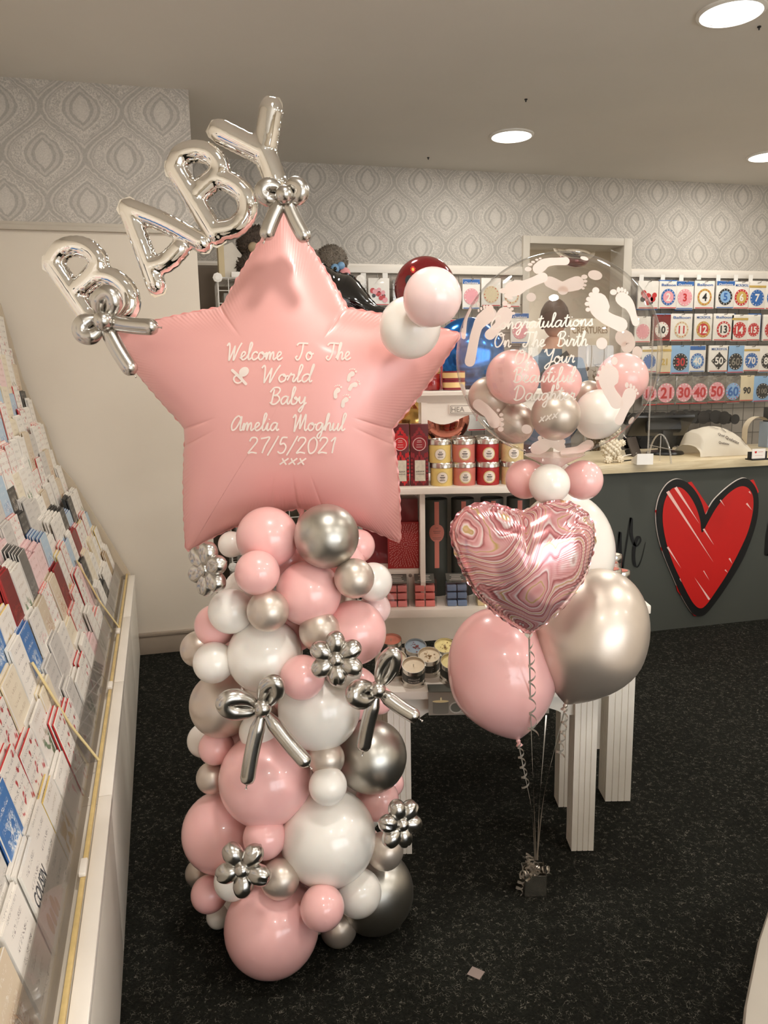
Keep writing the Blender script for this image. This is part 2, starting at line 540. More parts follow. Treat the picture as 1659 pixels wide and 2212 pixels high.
structure(MB().abox((XL - .2, YF - .2, -0.06), (XR + .2, 8.2, 0.0)), 'floor', mat_carpet(), label='black flecked carpet covering the shop floor')
structure(MB().abox((XL - .2, YF - .2, ZC), (XR + .2, YB + .15, ZC + 0.1)), 'ceiling', ceilm, label='plain beige plaster ceiling with round downlights')
structure(MB().abox((XL - .15, YF, 0), (XL, YB, ZC)), 'wall_left', wallm, label='cream wall behind the card rack')
structure(MB().abox((XR, YF, 0), (XR + .15, YB, ZC)), 'wall_right', wallm, label='cream wall on the far right')
wc = structure(MB().abox((XL, YCOL, 0), (XCOL, YB, ZC)), 'wall_column', wallm, label='projecting cream chimney breast wall beside the card rack')
MB().abox((XL, YCOL - .004, DADO), (XCOL + .002, YCOL, ZC)).build('wallpaper', paper1, wc, None, label='grey damask wallpaper')
wb = structure(MB().abox((XCOL, YB, 0), (2.425, YB + .15, ZC)).abox((3.185, YB, 0), (XR, YB + .15, ZC)).abox((2.425, YB, 2.373), (3.185, YB + .15, ZC)),
               'wall_back', wallm, label='back wall with grid panels and an open doorway')
PB = 2.207
wp = MB().abox((XCOL, YB - .004, PB), (2.378, YB, ZC)).abox((3.248, YB - .004, PB), (XR, YB, ZC)).abox((2.378, YB - .004, 2.42), (3.248, YB, ZC))
wp.build('wallpaper', paper1, wb, None, label='grey damask wallpaper')
structure(MB().abox((XCOL, YB - .006, .11), (2.37, YB - .001, PB - .06)).abox((3.255, YB - .006, .11), (XR, YB - .001, PB - .06)), 'wall_grid_shade', M('grid_shade_grey', lin(176, 166, 153), rough=.6, var=.04), label='thin grey sheet painting in the shade behind the wire grid panels')  # thin sheets over the wall; their grey paints in the shade behind the grids
# rails and skirting
mb = MB().abox((XL, YCOL - .022, DADO - .012), (XCOL + .02, YCOL, DADO + .012), bev=.004).abox((XL, YCOL - .013, DADO + .012), (XCOL + .012, YCOL, DADO + .028), bev=.003)
structure(mb, 'trim_1', M('rail_paint', lin(196, 187, 172), rough=0.5), smooth=30, label='grey picture rail under the wallpaper of the chimney breast')
mb = MB().abox((XCOL, YB - .02, PB - .014), (2.378, YB, PB)).abox((XCOL, YB - .03, PB - .06), (2.378, YB, PB - .014), bev=.003)
structure(mb, 'trim_2', whitem, smooth=30, label='white header rail above the grid panel left of the doorway')
mb = MB().abox((3.248, YB - .02, PB - .014), (XR, YB, PB)).abox((3.248, YB - .03, PB - .06), (XR, YB, PB - .014), bev=.003)
structure(mb, 'trim_3', whitem, smooth=30, label='white header rail above the packets right of the doorway')
mb = MB().abox((XL, YCOL - .018, 0), (XCOL + .018, YCOL, .10), bev=.003).abox((XL, YCOL - .024, .10), (XCOL + .024, YCOL, .118), bev=.005)
structure(mb, 'baseboard_left', [M('skirting', lin(160, 146, 130), rough=0.4)], smooth=30, label='beige skirting board under the chimney breast')
structure(MB().abox((XCOL, YB - .018, 0), (2.36, YB, .11), bev=.004), 'baseboard_back', whitem, smooth=30)
# door opening in the back wall and the stock room behind it
dm = M('door_frame_paint', lin(208, 200, 186), rough=0.45, var=0.02)
mb = MB().abox((2.378, YB - .03, 0), (2.43, YB + .16, 2.42), bev=.004).abox((3.18, YB - .03, 0), (3.248, YB + .16, 2.42), bev=.004).abox((2.43, YB - .029, 2.368), (3.18, YB + .159, 2.42), bev=.004)
structure(mb, 'door_1', dm, smooth=30, label='grey-white frame of the open stock room doorway')
structure(MB().abox((1.2, 7.6, 0), (4.6, 7.7, 2.7)).abox((1.2, YB + .16, 0), (1.3, 7.6, 2.7)).abox((4.5, YB + .16, 0), (4.6, 7.6, 2.7)), 'wall_stockroom', wallm, label='plain beige walls of the stock room')
structure(MB().abox((1.2, YB + .15, 2.7), (4.6, 7.7, 2.8)), 'ceiling_stockroom', ceilm)
# front wall with the shop window, behind the photographer
mb = MB().abox((XL, YF - .15, 0), (XR, YF, .3)).abox((XL, YF - .15, 2.35), (XR, YF, ZC)).abox((XL, YF - .15, .3), (.4, YF, 2.35)).abox((4.2, YF - .15, .3), (XR, YF, 2.35))
structure(mb, 'wall_front', wallm)
win = structure(MB().abox((.4, YF - .1, .3), (4.2, YF - .05, .36)).abox((.4, YF - .1, 2.29), (4.2, YF - .05, 2.35)).abox((.4, YF - .1, .36), (.46, YF - .05, 2.29)).abox((4.14, YF - .1, .36), (4.2, YF - .05, 2.29)).abox((1.62, YF - .1, .36), (1.70, YF - .05, 2.29)).abox((2.88, YF - .1, .36), (2.96, YF - .05, 2.29)), 'window_1', dm)
for k, (a, b) in enumerate(((.46, 1.62), (1.70, 2.88), (2.96, 4.14))):
    MB().abox((a, YF - .08, .36), (b, YF - .074, 2.29)).build('pane', mat_glass('window_glass'), win, None)

# downlights: round LED panels let into the ceiling
rimm = M('lamp_rim', lin(235, 232, 225), rough=0.4)
lens = mat_emit('lamp_diffuser', LAMP_COL, 9.0)
def downlight(x, y, label, zc=ZC, pw=LAMP_W, r=.115):
    t = thing('ceiling_downlight', label, 'ceiling light', (x, y, zc), 'round downlights')
    MB().lathe([(r + .001, .0), (r + .016, .0), (r + .015, -.007), (r + .002, -.012), (r, -.006)], (x, y, zc), seg=40, cap=False).build('rim', rimm, t, 60)
    MB().lathe([(r, -.004), (r * .8, -.0055), (0, -.006)], (x, y, zc), seg=40, cap=False).build('diffuser', lens, t, 60)
    li = bpy.data.lights.new('downlight_lamp', 'AREA')
    li.shape = 'DISK'; li.size = 2 * r * .96; li.energy = pw; li.color = LAMP_COL
    lo = bpy.data.objects.new('downlight_lamp', li); COL.objects.link(lo)
    lo.parent = t; lo.location = (0, 0, -.012)
downlight(1.943, 4.52, 'round lit downlight above the stock room doorway', pw=LAMP_W * .62)
downlight(2.161, 2.879, 'large round lit downlight at the top right corner of the picture')
downlight(3.80, 4.61, 'round lit downlight cut by the right edge of the picture', pw=LAMP_W * .62)
for i, (x, y) in enumerate(((.40, 2.72), (.40, 1.0), (2.15, 1.0), (3.9, 2.9), (3.9, 1.0), (.40, -1.0), (2.15, -1.0), (3.9, -1.0))):
    downlight(x, y, 'round lit downlight outside the picture, over the shop floor')
downlight(2.9, 6.5, 'added unseen downlight brightening the stock room', 2.7, 30)  # out of view, added to brighten the room behind the doorway
hk = M('dark_screw', (0.02, 0.02, 0.02), rough=0.5)
for (px, py, lb) in ((1640, 57, 'small dark ceiling hook beside the large downlight'), (1136, 214, 'tiny dark ceiling screw above the middle downlight'), (925, 340, 'tiny dark ceiling screw near the back wall')):
    p = PZ(px, py, ZC)
    MB().lathe([(.008, 0), (.008, -.004), (.004, -.006), (.003, -.014), (0, -.015)], p, seg=10).build('ceiling_hook', hk, None, 40, lb, 'hook')

# ================================================================== greeting card rack on the left
RS = 0.038
RU = np.array([-RS, 1.0, 0]); RU /= np.linalg.norm(RU)
RN = np.array([1.0, RS, 0]); RN /= np.linalg.norm(RN)
RO = np.array([-0.172, 0.0, 0.0])
RR = np.array([RN, RU, EZ]).T          # rack frame: out, along, up
def RK(o, y, z):
    return RO + RN * o + RU * y + EZ * z
RY0, RY1 = 0.35, 4.115
rackw = M('rack_white', lin(228, 220, 206), rough=0.35, var=0.03, vscale=4)
woodm = mat_wood()
yel = M('rack_pine_strip', lin(205, 178, 118), rough=0.45, var=0.12, vscale=30)
acr = mat_glass('clear_acrylic', (0.72, 0.70, 0.68), 0.55, haze=0.07)
LIPZ = 0.45
# base cabinets, each a unit of its own
for k in range(5):
    y0, y1 = RY1 - .7529 * (k + 1), RY1 - .7529 * k
    nm = ['farthest from the camera, against the skirting board', 'second from the far wall', 'third from the far wall', 'fourth from the far wall', 'nearest the camera'][k]
    t = thing('base_cabinet', 'white low base cabinet under the card rack, ' + nm, 'cabinet', RK(-.2, (y0 + y1) / 2, 0), 'base cabinets of the card rack')
    def rb(lo, hi, bev=0.0):
        return MB().box(RO + RR @ ((np.array(lo) + np.array(hi)) / 2), np.array(hi) - np.array(lo), RR, bev=bev)
    rb((-.56, y0 + .001, 0), (-.02, y1 - .001, LIPZ - .02)).build('body', rackw, t, None)
    rb((-.02, y0 + .002, .012), (0, y1 - .002, LIPZ - .025), .002).build('front_panel', rackw, t, 30)
    rb((-.028, y0 + .001, LIPZ - .022), (.004, y1 - .001, LIPZ), .002).build('top_edge', whitem, t, 30)
TOPP = [(0, .458), (.13, .737), (.235, .957), (.30, 1.053), (.342, 1.238), (.372, 1.307), (.398, 1.375), (.428, 1.486), (.455, 1.645), (.49, 1.824)]
def sprof(z):
    return float(np.interp(z, [p[1] for p in TOPP], [p[0] for p in TOPP]))
NT_ = 12
tiers = []
for k in range(NT_):
    zb = .435 + .104 * k
    lean = math.radians(15 - .95 * k)
    ct = .175
    st = sprof(zb + ct * math.cos(lean)) + (.04, .04, .03, .02)[min(k, 3)]
    tiers.append((zb, -(st - ct * math.sin(lean)), lean))
rt = thing('card_rack', 'tall white stepped card rack packed with greeting cards along left wall', 'card rack', RK(-.25, 2.2, LIPZ))
shelfm = M('rack_shelf', lin(176, 166, 150), rough=0.5)
for k, (zb, o, ln) in enumerate(tiers):
    rb((o - .085, RY0, zb - .010), (o - .014, RY1, zb - .005)).build('tier_shelf', shelfm, rt, None)
MB().prism([(-.02, LIPZ)] + [(-a - .02, z) for a, z in TOPP] + [(-.56, 1.824), (-.56, LIPZ)], RO + RU * RY1, RN, EZ, RU, .014).build('end_panel', M('rack_end', lin(200, 184, 160), rough=0.5), rt, None)
rb((-.57, RY0, LIPZ), (-.555, RY1, 1.86)).build('back_panel', rackw, rt, None)
rb((-.040, RY0, LIPZ - .004), (-.031, RY1, LIPZ + .010), .002).build('pine_strip', yel, rt, 30)
for k in range(5):
    y0, y1 = RY1 - .7529 * (k + 1), RY1 - .7529 * k
    mb = MB()
    q = [RK(-.052, y0 + .004, LIPZ), RK(-.052, y1 - .004, LIPZ), RK(-.088, y1 - .004, LIPZ + .075), RK(-.088, y0 + .004, LIPZ + .075)]
    n_ = np.array([.93, 0, .36]) * .003
    mb.add(q + [p + n_ for p in q], [(0, 1, 2, 3), (7, 6, 5, 4), (0, 4, 5, 1), (1, 5, 6, 2), (2, 6, 7, 3), (3, 7, 4, 0)])
    mb.build('acrylic_front', acr, rt, None, label='clear acrylic lip')
for y in (2.03, 3.2):
    prf = [(-.036, LIPZ + .006), (-.10, LIPZ + .12), (-.175, LIPZ + .30), (-.30, LIPZ + .30), (-.30, LIPZ + .006)]
    MB().prism(prf, RO + RU * y, RN, EZ, RU, .003).build('bay_divider', acr, rt, None, label='clear plate between two bays')
    MB().tube([RK(u_, y + .0015, v_) for u_, v_ in prf[:3]], .0035, 8).build('divider_edge', M('edge_cream', lin(226, 206, 150), rough=.35), rt, 60)
for y in (1.52, 2.52, 3.1):
    rb((-.043, y, LIPZ + .010), (-.028, y + .055, LIPZ + .02), .004).build('price_clip', whitem, rt, 30)

# the cards
wht = lin(236, 230, 220)
DES = [('white scribbled', wht, lin(90, 80, 80), lin(200, 90, 90), 0, wht, wht),
       ('white floral', wht, lin(220, 150, 150), lin(120, 110, 100), 1, wht, wht),
       ('pale pink lettered', lin(236, 205, 202), lin(180, 130, 110), lin(200, 120, 120), 0, lin(236, 210, 206), lin(232, 190, 190)),
       ('cream lettered', lin(232, 220, 196), lin(150, 120, 80), lin(120, 100, 80), 0, wht, lin(230, 214, 178)),
       ('grey photographic', lin(120, 116, 110), lin(160, 155, 148), lin(70, 68, 66), 3, wht, lin(60, 60, 58)),
       ('light blue printed', lin(176, 198, 214), lin(80, 120, 170), lin(230, 230, 230), 3, wht, lin(54, 96, 150)),
       ('white and gold', wht, lin(200, 165, 80), lin(150, 130, 90), 1, wht, lin(226, 196, 110)),
       ('dark printed', lin(60, 58, 54), lin(140, 125, 105), lin(200, 195, 185), 3, lin(60, 60, 58), lin(40, 42, 40)),
       ('white flower-sprinkled', wht, lin(190, 60, 64), lin(90, 80, 80), 2, wht, lin(196, 34, 36)),
       ('soft grey lettered', lin(206, 200, 192), lin(110, 105, 100), lin(90, 90, 90), 0, wht, lin(190, 184, 176)),
       ('beige illustrated', lin(214, 196, 170), lin(180, 130, 90), lin(235, 225, 210), 3, wht, lin(200, 182, 150)),
       ('coral and white', wht, lin(226, 120, 110), lin(150, 60, 60), 2, wht, lin(222, 120, 112)),
       ('blue illustrated', lin(70, 120, 180), lin(150, 180, 210), lin(230, 230, 230), 3, wht, lin(56, 104, 170)),
       ('white botanical', wht, lin(120, 140, 110), lin(170, 140, 110), 1, wht, wht),
       ('deep red', lin(120, 30, 30), lin(170, 60, 50), lin(60, 20, 20), 3, lin(150, 44, 44), lin(176, 40, 40)),
       ('kraft brown', lin(176, 150, 116), lin(130, 100, 70), lin(220, 205, 180), 3, wht, lin(150, 120, 84))]
WT = [15, 15, 8, 7, 4, 4, 6, 4, 9, 8, 4, 8, 3, 11, 2, 2]
CM = [(mat_card('card_face_%d' % i, d[1], d[2], d[3], i + 1, d[4]), M('card_edge_%d' % i, d[5], rough=0.5, var=0.03), M('envelope_%d' % i, d[6], rough=0.55, var=0.04)) for i, d in enumerate(DES)]
SIZES = [(.122, .172), (.135, .19), (.142, .15), (.108, .205), (.128, .18)]
CMESH = {}
def card_mesh(di, si):
    if (di, si) in CMESH: return CMESH[(di, si)]
    w, h = SIZES[si]
    def bx(y0, y1, w, h, mats, front):
        vv = [(x, y, z) for x in (-w / 2, w / 2) for y in (y0, y1) for z in (0, h)]
        ff = [(0, 1, 3, 2), (4, 6, 7, 5), (0, 4, 5, 1), (2, 3, 7, 6), (0, 2, 6, 4), (1, 5, 7, 3)]
        me = bpy.data.meshes.new('greeting_card'); me.from_pydata(vv, [], ff)
        for m in mats: me.materials.append(m)
        if front: me.polygons.foreach_set('material_index', [1, 1, 0, 1, 1, 1])
        return me
    a, b, c = CM[di]
    CMESH[(di, si)] = (bx(0, .0024, w, h, [a, b], True), bx(.0026, .0058, w * .99, h * 1.004, [c], False))
    return CMESH[(di, si)]
ORD = ['lowest', 'second lowest', 'third', 'fourth', 'fifth', 'sixth', 'seventh', 'eighth', 'ninth', 'tenth', 'second highest', 'highest']
NTH = ['zeroth', 'first', 'second', 'third', 'fourth', 'fifth', 'sixth', 'seventh', 'eighth', 'ninth', 'tenth', 'eleventh', 'twelfth', 'thirteenth', 'fourteenth', 'fifteenth', 'sixteenth', 'seventeenth', 'eighteenth', 'nineteenth', 'twentieth', 'twenty-first', 'twenty-second', 'twenty-third', 'twenty-fourth', 'twenty-fifth', 'twenty-sixth', 'twenty-seventh', 'twenty-eighth', 'twenty-ninth', 'thirtieth']
rng = random.Random(21)
cand = []
for k, (zb, o, ln) in enumerate(tiers):
    y = RY1 - .02
    col = 0
    while y > .75:
        di = rng.choices(range(16), WT)[0]; si = rng.randrange(5)
        w, h = SIZES[si]
        yc = y - w / 2
        col += 1
        n = rng.choice((3, 4, 4, 5, 5, 6)) if k < 6 else rng.choice((2, 3, 3, 4))
        tilt = rng.uniform(-.02, .02)
        step = rng.uniform(.0095, .0125) if k < 6 else rng.uniform(.007, .009)
        cousin = (k == 0 and abs(yc - 1.36) < .065)
        if cousin: di, n = 0, 4
        jz = rng.uniform(-.012, .012) + (-.012 if k == 0 else 0)
        for j in range(n):
            off = o - .002 - (n > 3) * .0 - j * step
            p = RK(off, yc + rng.uniform(-.002, .002) + j * .0015, zb - .004 + jz + j * .0035)
            pr = project(p + EZ * .1)
            ok = pr[2] > .1 and -40 < pr[0] < W + 40 and -60 < pr[1] < H + 60
            area = (w * h * FPX * FPX / pr[2] ** 2) * (1.0 if j == 0 else .25) if ok else 0
            cand.append((area, k, col, j, di, si, p, ln + rng.uniform(-.01, .02) - j * .006, tilt, cousin))
        y -= w + rng.uniform(.006, .02)
cand.sort(key=lambda c: -c[0])
def card_matrix(p, ln, tilt):
    upv = math.cos(ln) * EZ - math.sin(ln) * RN
    nrm = math.cos(ln) * RN + math.sin(ln) * EZ
    al = RU * math.cos(tilt) + upv * math.sin(tilt)
    u2 = -RU * math.sin(tilt) + upv * math.cos(tilt)
    y_ = -nrm
    return Matrix(((al[0], y_[0], u2[0], p[0]), (al[1], y_[1], u2[1], p[1]), (al[2], y_[2], u2[2], p[2]), (0, 0, 0, 1)))
PLACE = ['front of', 'second in', 'third in', 'fourth in', 'fifth in', 'sixth in']
rest = []
cousin_card = None
for i, (area, k, col, j, di, si, p, ln, tilt, cous) in enumerate(cand):
    if i >= 300:
        rest.append((k, di, si, p, ln, tilt)); continue
    ma, mb_ = card_mesh(di, si)
    o = bpy.data.objects.new('greeting_card', ma); COL.objects.link(o)
    mw = card_matrix(p, ln, tilt)
    o.matrix_world = mw
    settag(o, '%s card, %s its stack, %s stack from far wall, %s tier' % (DES[di][0], PLACE[j], NTH[col], ORD[k]), 'greeting card', 'cards on the left rack')
    e = bpy.data.objects.new('envelope', mb_); COL.objects.link(e); e.parent = o
    if cous and j == 0 and cousin_card is None:
        cousin_card = o
        o['label'] = 'white greeting card printed COUSIN at the near end of the lowest tier'
        w, h = SIZES[si]
        tm = MB(); text(tm, 'COUSIN', (0, -.0006, h * .62), (1, 0, 0), (0, 0, 1), width=w * .8, height=h * .17, bold=.01)
        tm.build('lettering', M('card_ink', lin(60, 66, 76), rough=.5), None, None)
        q = COL.objects[-1]
        q.parent = o
        tm2 = MB()
        for (x, z, a_, b_) in ((-.03, .05, .012, .022), (-.005, .045, .01, .02), (.02, .05, .012, .024), (.04, .04, .008, .016)):
            disc(tm2, (x, -.0006, z), (1, 0, 0), (0, 0, 1), a_, b_, 14)
        tm2.build('drawing', M('card_ink_pale', lin(196, 170, 130), rough=.5), None, None); COL.objects[-1].parent = o
if rest:
    mbr = MB(); mats = []
    for i in range(16): mats += [CM[i][0], CM[i][1], CM[i][2]]
    for (k, di, si, p, ln, tilt) in rest:
        mw = card_matrix(p, ln, tilt)
        for q, me in enumerate(card_mesh(di, si)):
            vv = [mw @ v.co for v in me.vertices]
            for pi, pl in enumerate(me.polygons):
                kk = len(mbr.v)
                mbr.v.extend([tuple(vv[v]) for v in pl.vertices]); mbr.f.append((kk, kk + 1, kk + 2, kk + 3))
                mbr.m.append(di * 3 + (2 if q else (0 if pi == 2 else 1)))
    mbr.build('greeting_cards', mats, None, None, 'further small greeting cards at the back of the stacks on the left rack', 'greeting cards', 'cards on the left rack', 'stuff')
# ================================================================== balloons: materials and helpers
BM = {
 'pink': M('latex_pink', lin(246, 190, 186), rough=0.28, coat=0.6, coatr=0.05, sss=0.15, var=0.03, vscale=5),
 'palepink': M('latex_pale_pink', lin(247, 216, 212), rough=0.28, coat=0.6, coatr=0.05, sss=0.15, var=0.03, vscale=5),
 'white': M('latex_white', lin(244, 238, 229), rough=0.28, coat=0.6, coatr=0.05, sss=0.12, var=0.02, vscale=5),
 'silver': M('latex_silver', lin(210, 197, 184), rough=0.40, metal=0.75, coat=0.35, coatr=0.12, var=0.05, vscale=9),
 'chrome': M('latex_chrome', lin(186, 182, 173), rough=0.36, metal=1.0, coat=0.1, coatr=0.25, var=0.03, vscale=9),
}
twist = M('chrome_twist', lin(198, 194, 187), rough=0.25, metal=1.0, var=0.03)
foil = M('mirror_foil', lin(240, 237, 232), rough=0.035, metal=1.0, var=0.01)
pinkfoil = M('pink_satin_foil', lin(234, 172, 166), rough=0.42, metal=0.15, coat=0.22, coatr=0.12, var=0.02, vscale=4)
vinyl = mat_print('white_vinyl', lin(250, 243, 233), .25)
CNAME = {'pink': 'pink', 'palepink': 'pale pink', 'white': 'white', 'silver': 'pearly silver', 'chrome': 'dark chrome silver'}

def latex(c, r, axis, col, label, group, knot=False, stretch=1.0, tail=0.10):
    """round latex balloon; axis points from its neck to its crown"""
    ax = np.array(axis, float); ax /= np.linalg.norm(ax)
    t = thing('latex_balloon', label, 'balloon', np.array(c) - EZ * r, group)
    n = 20
    prof = []
    for i in range(n + 1):
        ph = PI * i / n
        h = -math.cos(ph)
        h2 = h - tail * max(0.0, -h) ** 4
        prof.append((r * math.sin(ph) * (1 + .02 * h), r * h2 * stretch))
    MB().lathe(prof, c, ax, 44).build('skin', BM[col], t, 180)
    if knot:
        b = np.array(c) - ax * r * (1 + tail) * stretch
        k = r * .05
        MB().lathe([(k * .6, .2 * k), (k * 1.2, -.6 * k), (k * .7, -1.3 * k), (k * 1.5, -2.6 * k), (k * .5, -2.4 * k)], b, ax, 12).build('knot', BM[col], t, 60)
    return t

def teardrop(neck, crown, wid, col, label, group):
    """helium balloon: neck point, crown point, full width"""
    neck, crown = np.array(neck), np.array(crown)
    L = np.linalg.norm(crown - neck); ax = (crown - neck) / L
    t = thing('latex_balloon', label, 'balloon', neck, group)
    prof = []
    n = 30
    for i in range(n + 1):
        u = i / n
        # neck half: drawn-out cone, crown half: round
        s_ = 1 - u
        if s_ > .58: pass
        th = PI * (1 - u)
        h = (1 - math.cos(PI * u)) / 2
        k = math.sin(PI * u) ** (1.0 if u > .5 else 1.85)
        r = wid / 2 * k
        prof.append((r + (.004 if u == 0 else 0), L * (h if u > .5 else h * .98 + .01 * 0)))
    MB().lathe(prof, neck, ax, 48).build('skin', BM[col], t, 180)
    MB().lathe([(.004, .002), (.0065, -.004), (.004, -.008), (.009, -.016), (.003, -.015)], neck, ax, 12).build('knot', BM[col], t, 60)
    return t

# ---- balloon column under the star
ACX, DCX = AD(PD(645, 1500, 1.92))[0], 1.92
GC = 'latex balloons of the column'
def colb(px, py, rp, col, label, d=None, off=0.0):
    if d is None:
        m = MPP(px, py, DCX); lat = (px - 645) * m; r = rp * m
        ring = (.29 if py > 1750 else .265) - r * .92
        if py < 1250: ring = .23 - r * .9
        d = DCX - math.sqrt(max(0.0, ring * ring - lat * lat)) + off
    if d == 'floor':
        q = pray(px, py); D = HC / (rp / FPX - q[2]); p = CAM + q * D; r = rp * D / FPX
    else:
        p = PD(px, py, d); r = rp * MPP(px, py, d) * 1.06
    c0 = WP(ACX, DCX, p[2])
    ax = p - c0
    if np.linalg.norm(ax) < .03: ax = -EY
    return latex(p, r, ax, col, label, GC)
CB = [
 (578, 1161, 63, 'pink', 'large pink balloon tucked under the star beside the dark chrome one', 1.78),
 (705, 1158, 66, 'chrome', 'large dark chrome balloon directly under the pink star', 1.74),
 (774, 1179, 34, 'pink', 'pink balloon half hidden behind the dark chrome balloon under the star', 1.90),
 (500, 1176, 27, 'white', 'small white balloon peeping over the chrome flower at top left of column', 1.93),
 (556, 1237, 46, 'pink', 'medium pink balloon right of the upper left chrome flower', 1.69),
 (666, 1281, 67, 'pink', 'large pink balloon in the middle below the dark chrome one', 1.76),
 (765, 1249, 41, 'silver', 'pearly silver balloon below right of the dark chrome balloon', 1.72),
 (805, 1257, 40, 'white', 'white balloon on the right edge beside the upper silver balloon', 1.82),
 (810, 1314, 32, 'palepink', 'pale pink balloon on right edge under a white one', 1.86),
 (499, 1320, 46, 'white', 'white balloon just below the upper left chrome flower', 1.74),
 (579, 1319, 43, 'silver', 'pearly silver balloon left of the large central pink one', 1.68),
 (764, 1366, 66, 'pink', 'large pink balloon at right behind the six-petal chrome flower', 1.78),
 (690, 1363, 42, 'silver', 'pearly silver balloon behind the six-petal chrome flower', 1.72),
 (466, 1351, 43, 'pink', 'pink balloon on the left edge under two white balloons', 1.80),
 (429, 1402, 37, 'silver', 'pearly silver balloon sticking out furthest left in the upper column', 1.92),
 (462, 1431, 42, 'white', 'white balloon at left above the large silver balloon', 1.74),
 (572, 1415, 76, 'white', 'large white balloon above the middle left chrome bow', 1.75),
 (653, 1463, 46, 'pink', 'pink balloon between the large white one and the six-petal flower', 1.68),
 (741, 1445, 39, 'white', 'white balloon partly under the six-petal flower, near the right bow', 1.72),
 (480, 1522, 66, 'silver', 'large silver balloon on left behind the middle bow loop', 1.84),
 (689, 1530, 84, 'white', 'large white balloon between the two middle chrome bows', 1.76),
 (819, 1512, 29, 'pink', 'small pink balloon behind the right chrome bow', 1.86),
 (800, 1633, 74, 'chrome', 'large chrome silver balloon on right under the bow tail', 1.82),
 (442, 1599, 35, 'white', 'white balloon half hidden at left edge behind a small pink one', 1.98),
 (466, 1615, 35, 'pink', 'small pink balloon at left edge below the large silver balloon', 1.82),
 (557, 1580, 38, 'white', 'white balloon behind the tails of the middle left bow', 1.78),
 (458, 1680, 32, 'silver', 'small silver balloon on left above the big pink one', 1.82),
 (575, 1682, 95, 'pink', 'very large pink balloon below the middle left bow', 1.77),
 (705, 1638, 37, 'silver', 'small silver balloon right of the bow tail in mid column', 1.72),
 (708, 1697, 39, 'white', 'small white balloon on top of the very large white one', 1.68),
 (816, 1727, 43, 'pink', 'pink balloon behind the right-hand chrome flower', 1.84),
 (843, 1692, 28, 'pink', 'pink balloon peeping out on right under the chrome balloon', 1.94),
 (480, 1797, 81, 'pink', 'large pink balloon bulging on the lower left edge', 1.82),
 (572, 1808, 44, 'pink', 'pink balloon above the lower left chrome flower', 1.70),
 (708, 1808, 97, 'white', 'very large white balloon in the lower middle of the column', 1.74),
 (831, 1838, 38, 'silver', 'silver balloon under the right-hand chrome flower', 1.76),
 (430, 1886, 28, 'silver', 'small silver balloon on far left behind a pink one near the floor', 1.92),
 (504, 1902, 39, 'white', 'white balloon under the lower left chrome flower', 1.70),
 (605, 1898, 40, 'silver', 'silver balloon right of the lower left chrome flower', 1.66),
 (452, 1931, 37, 'pink', 'pink balloon at lower left near the floor', 1.78),
 (472, 1979, 26, 'white', 'small white balloon lowest on the left, touching the carpet', 'floor'),
 (588, 2000, 102, 'pink', 'very large pink balloon at the foot of the column on the carpet', 'floor'),
 (696, 1960, 45, 'pink', 'pink balloon low on the column between white and silver', 1.62),
 (773, 1928, 48, 'white', 'white balloon low on the right against the big chrome one', 1.72),
 (806, 1925, 87, 'chrome', 'very large chrome balloon at lower right resting on carpet', 'floor'),
 (731, 2004, 40, 'silver', 'silver balloon on the carpet beside the pink foot balloon', 'floor'),
]
FILL = [(620, 1210, 55, 'pink', 1.86), (735, 1215, 52, 'pink', 1.88), (535, 1280, 50, 'white', 1.88), (630, 1345, 60, 'pink', 1.86), (720, 1330, 55, 'silver', 1.86), (530, 1375, 52, 'pink', 1.88), (640, 1480, 62, 'pink', 1.87), (760, 1500, 58, 'pink', 1.90),
        (560, 1500, 60, 'silver', 1.88), (520, 1600, 58, 'pink', 1.90), (640, 1600, 64, 'pink', 1.88), (740, 1600, 55, 'silver', 1.90), (650, 1730, 66, 'pink', 1.88), (770, 1740, 56, 'white', 1.90), (530, 1740, 60, 'pink', 1.92), (640, 1860, 66, 'pink', 1.88), (540, 1850, 60, 'silver', 1.92), (770, 1850, 62, 'pink', 1.90), (650, 1930, 60, 'pink', 1.84), (520, 1950, 50, 'white', 1.90)]
for i_, b in enumerate(FILL):
    colb(b[0], b[1], b[2], b[3], '%s balloon deep inside the column, showing only in the gaps' % CNAME[b[3]], b[4])
for b in CB:
    colb(b[0], b[1], b[2], b[3], b[4], b[5] if len(b) > 5 else None)
# the pole that carries the column
pc = WP(ACX, DCX, 0)
t = thing('balloon_stand', 'white pole and base plate hidden inside the balloon column', 'stand', pc)
MB().lathe([(.015, .02), (.015, 1.0)], pc, seg=12).build('pole', whitem, t, 40)
MB().lathe([(.12, 0), (.12, .015), (.10, .022), (.02, .03)], pc, seg=28).build('base_plate', whitem, t, 40)

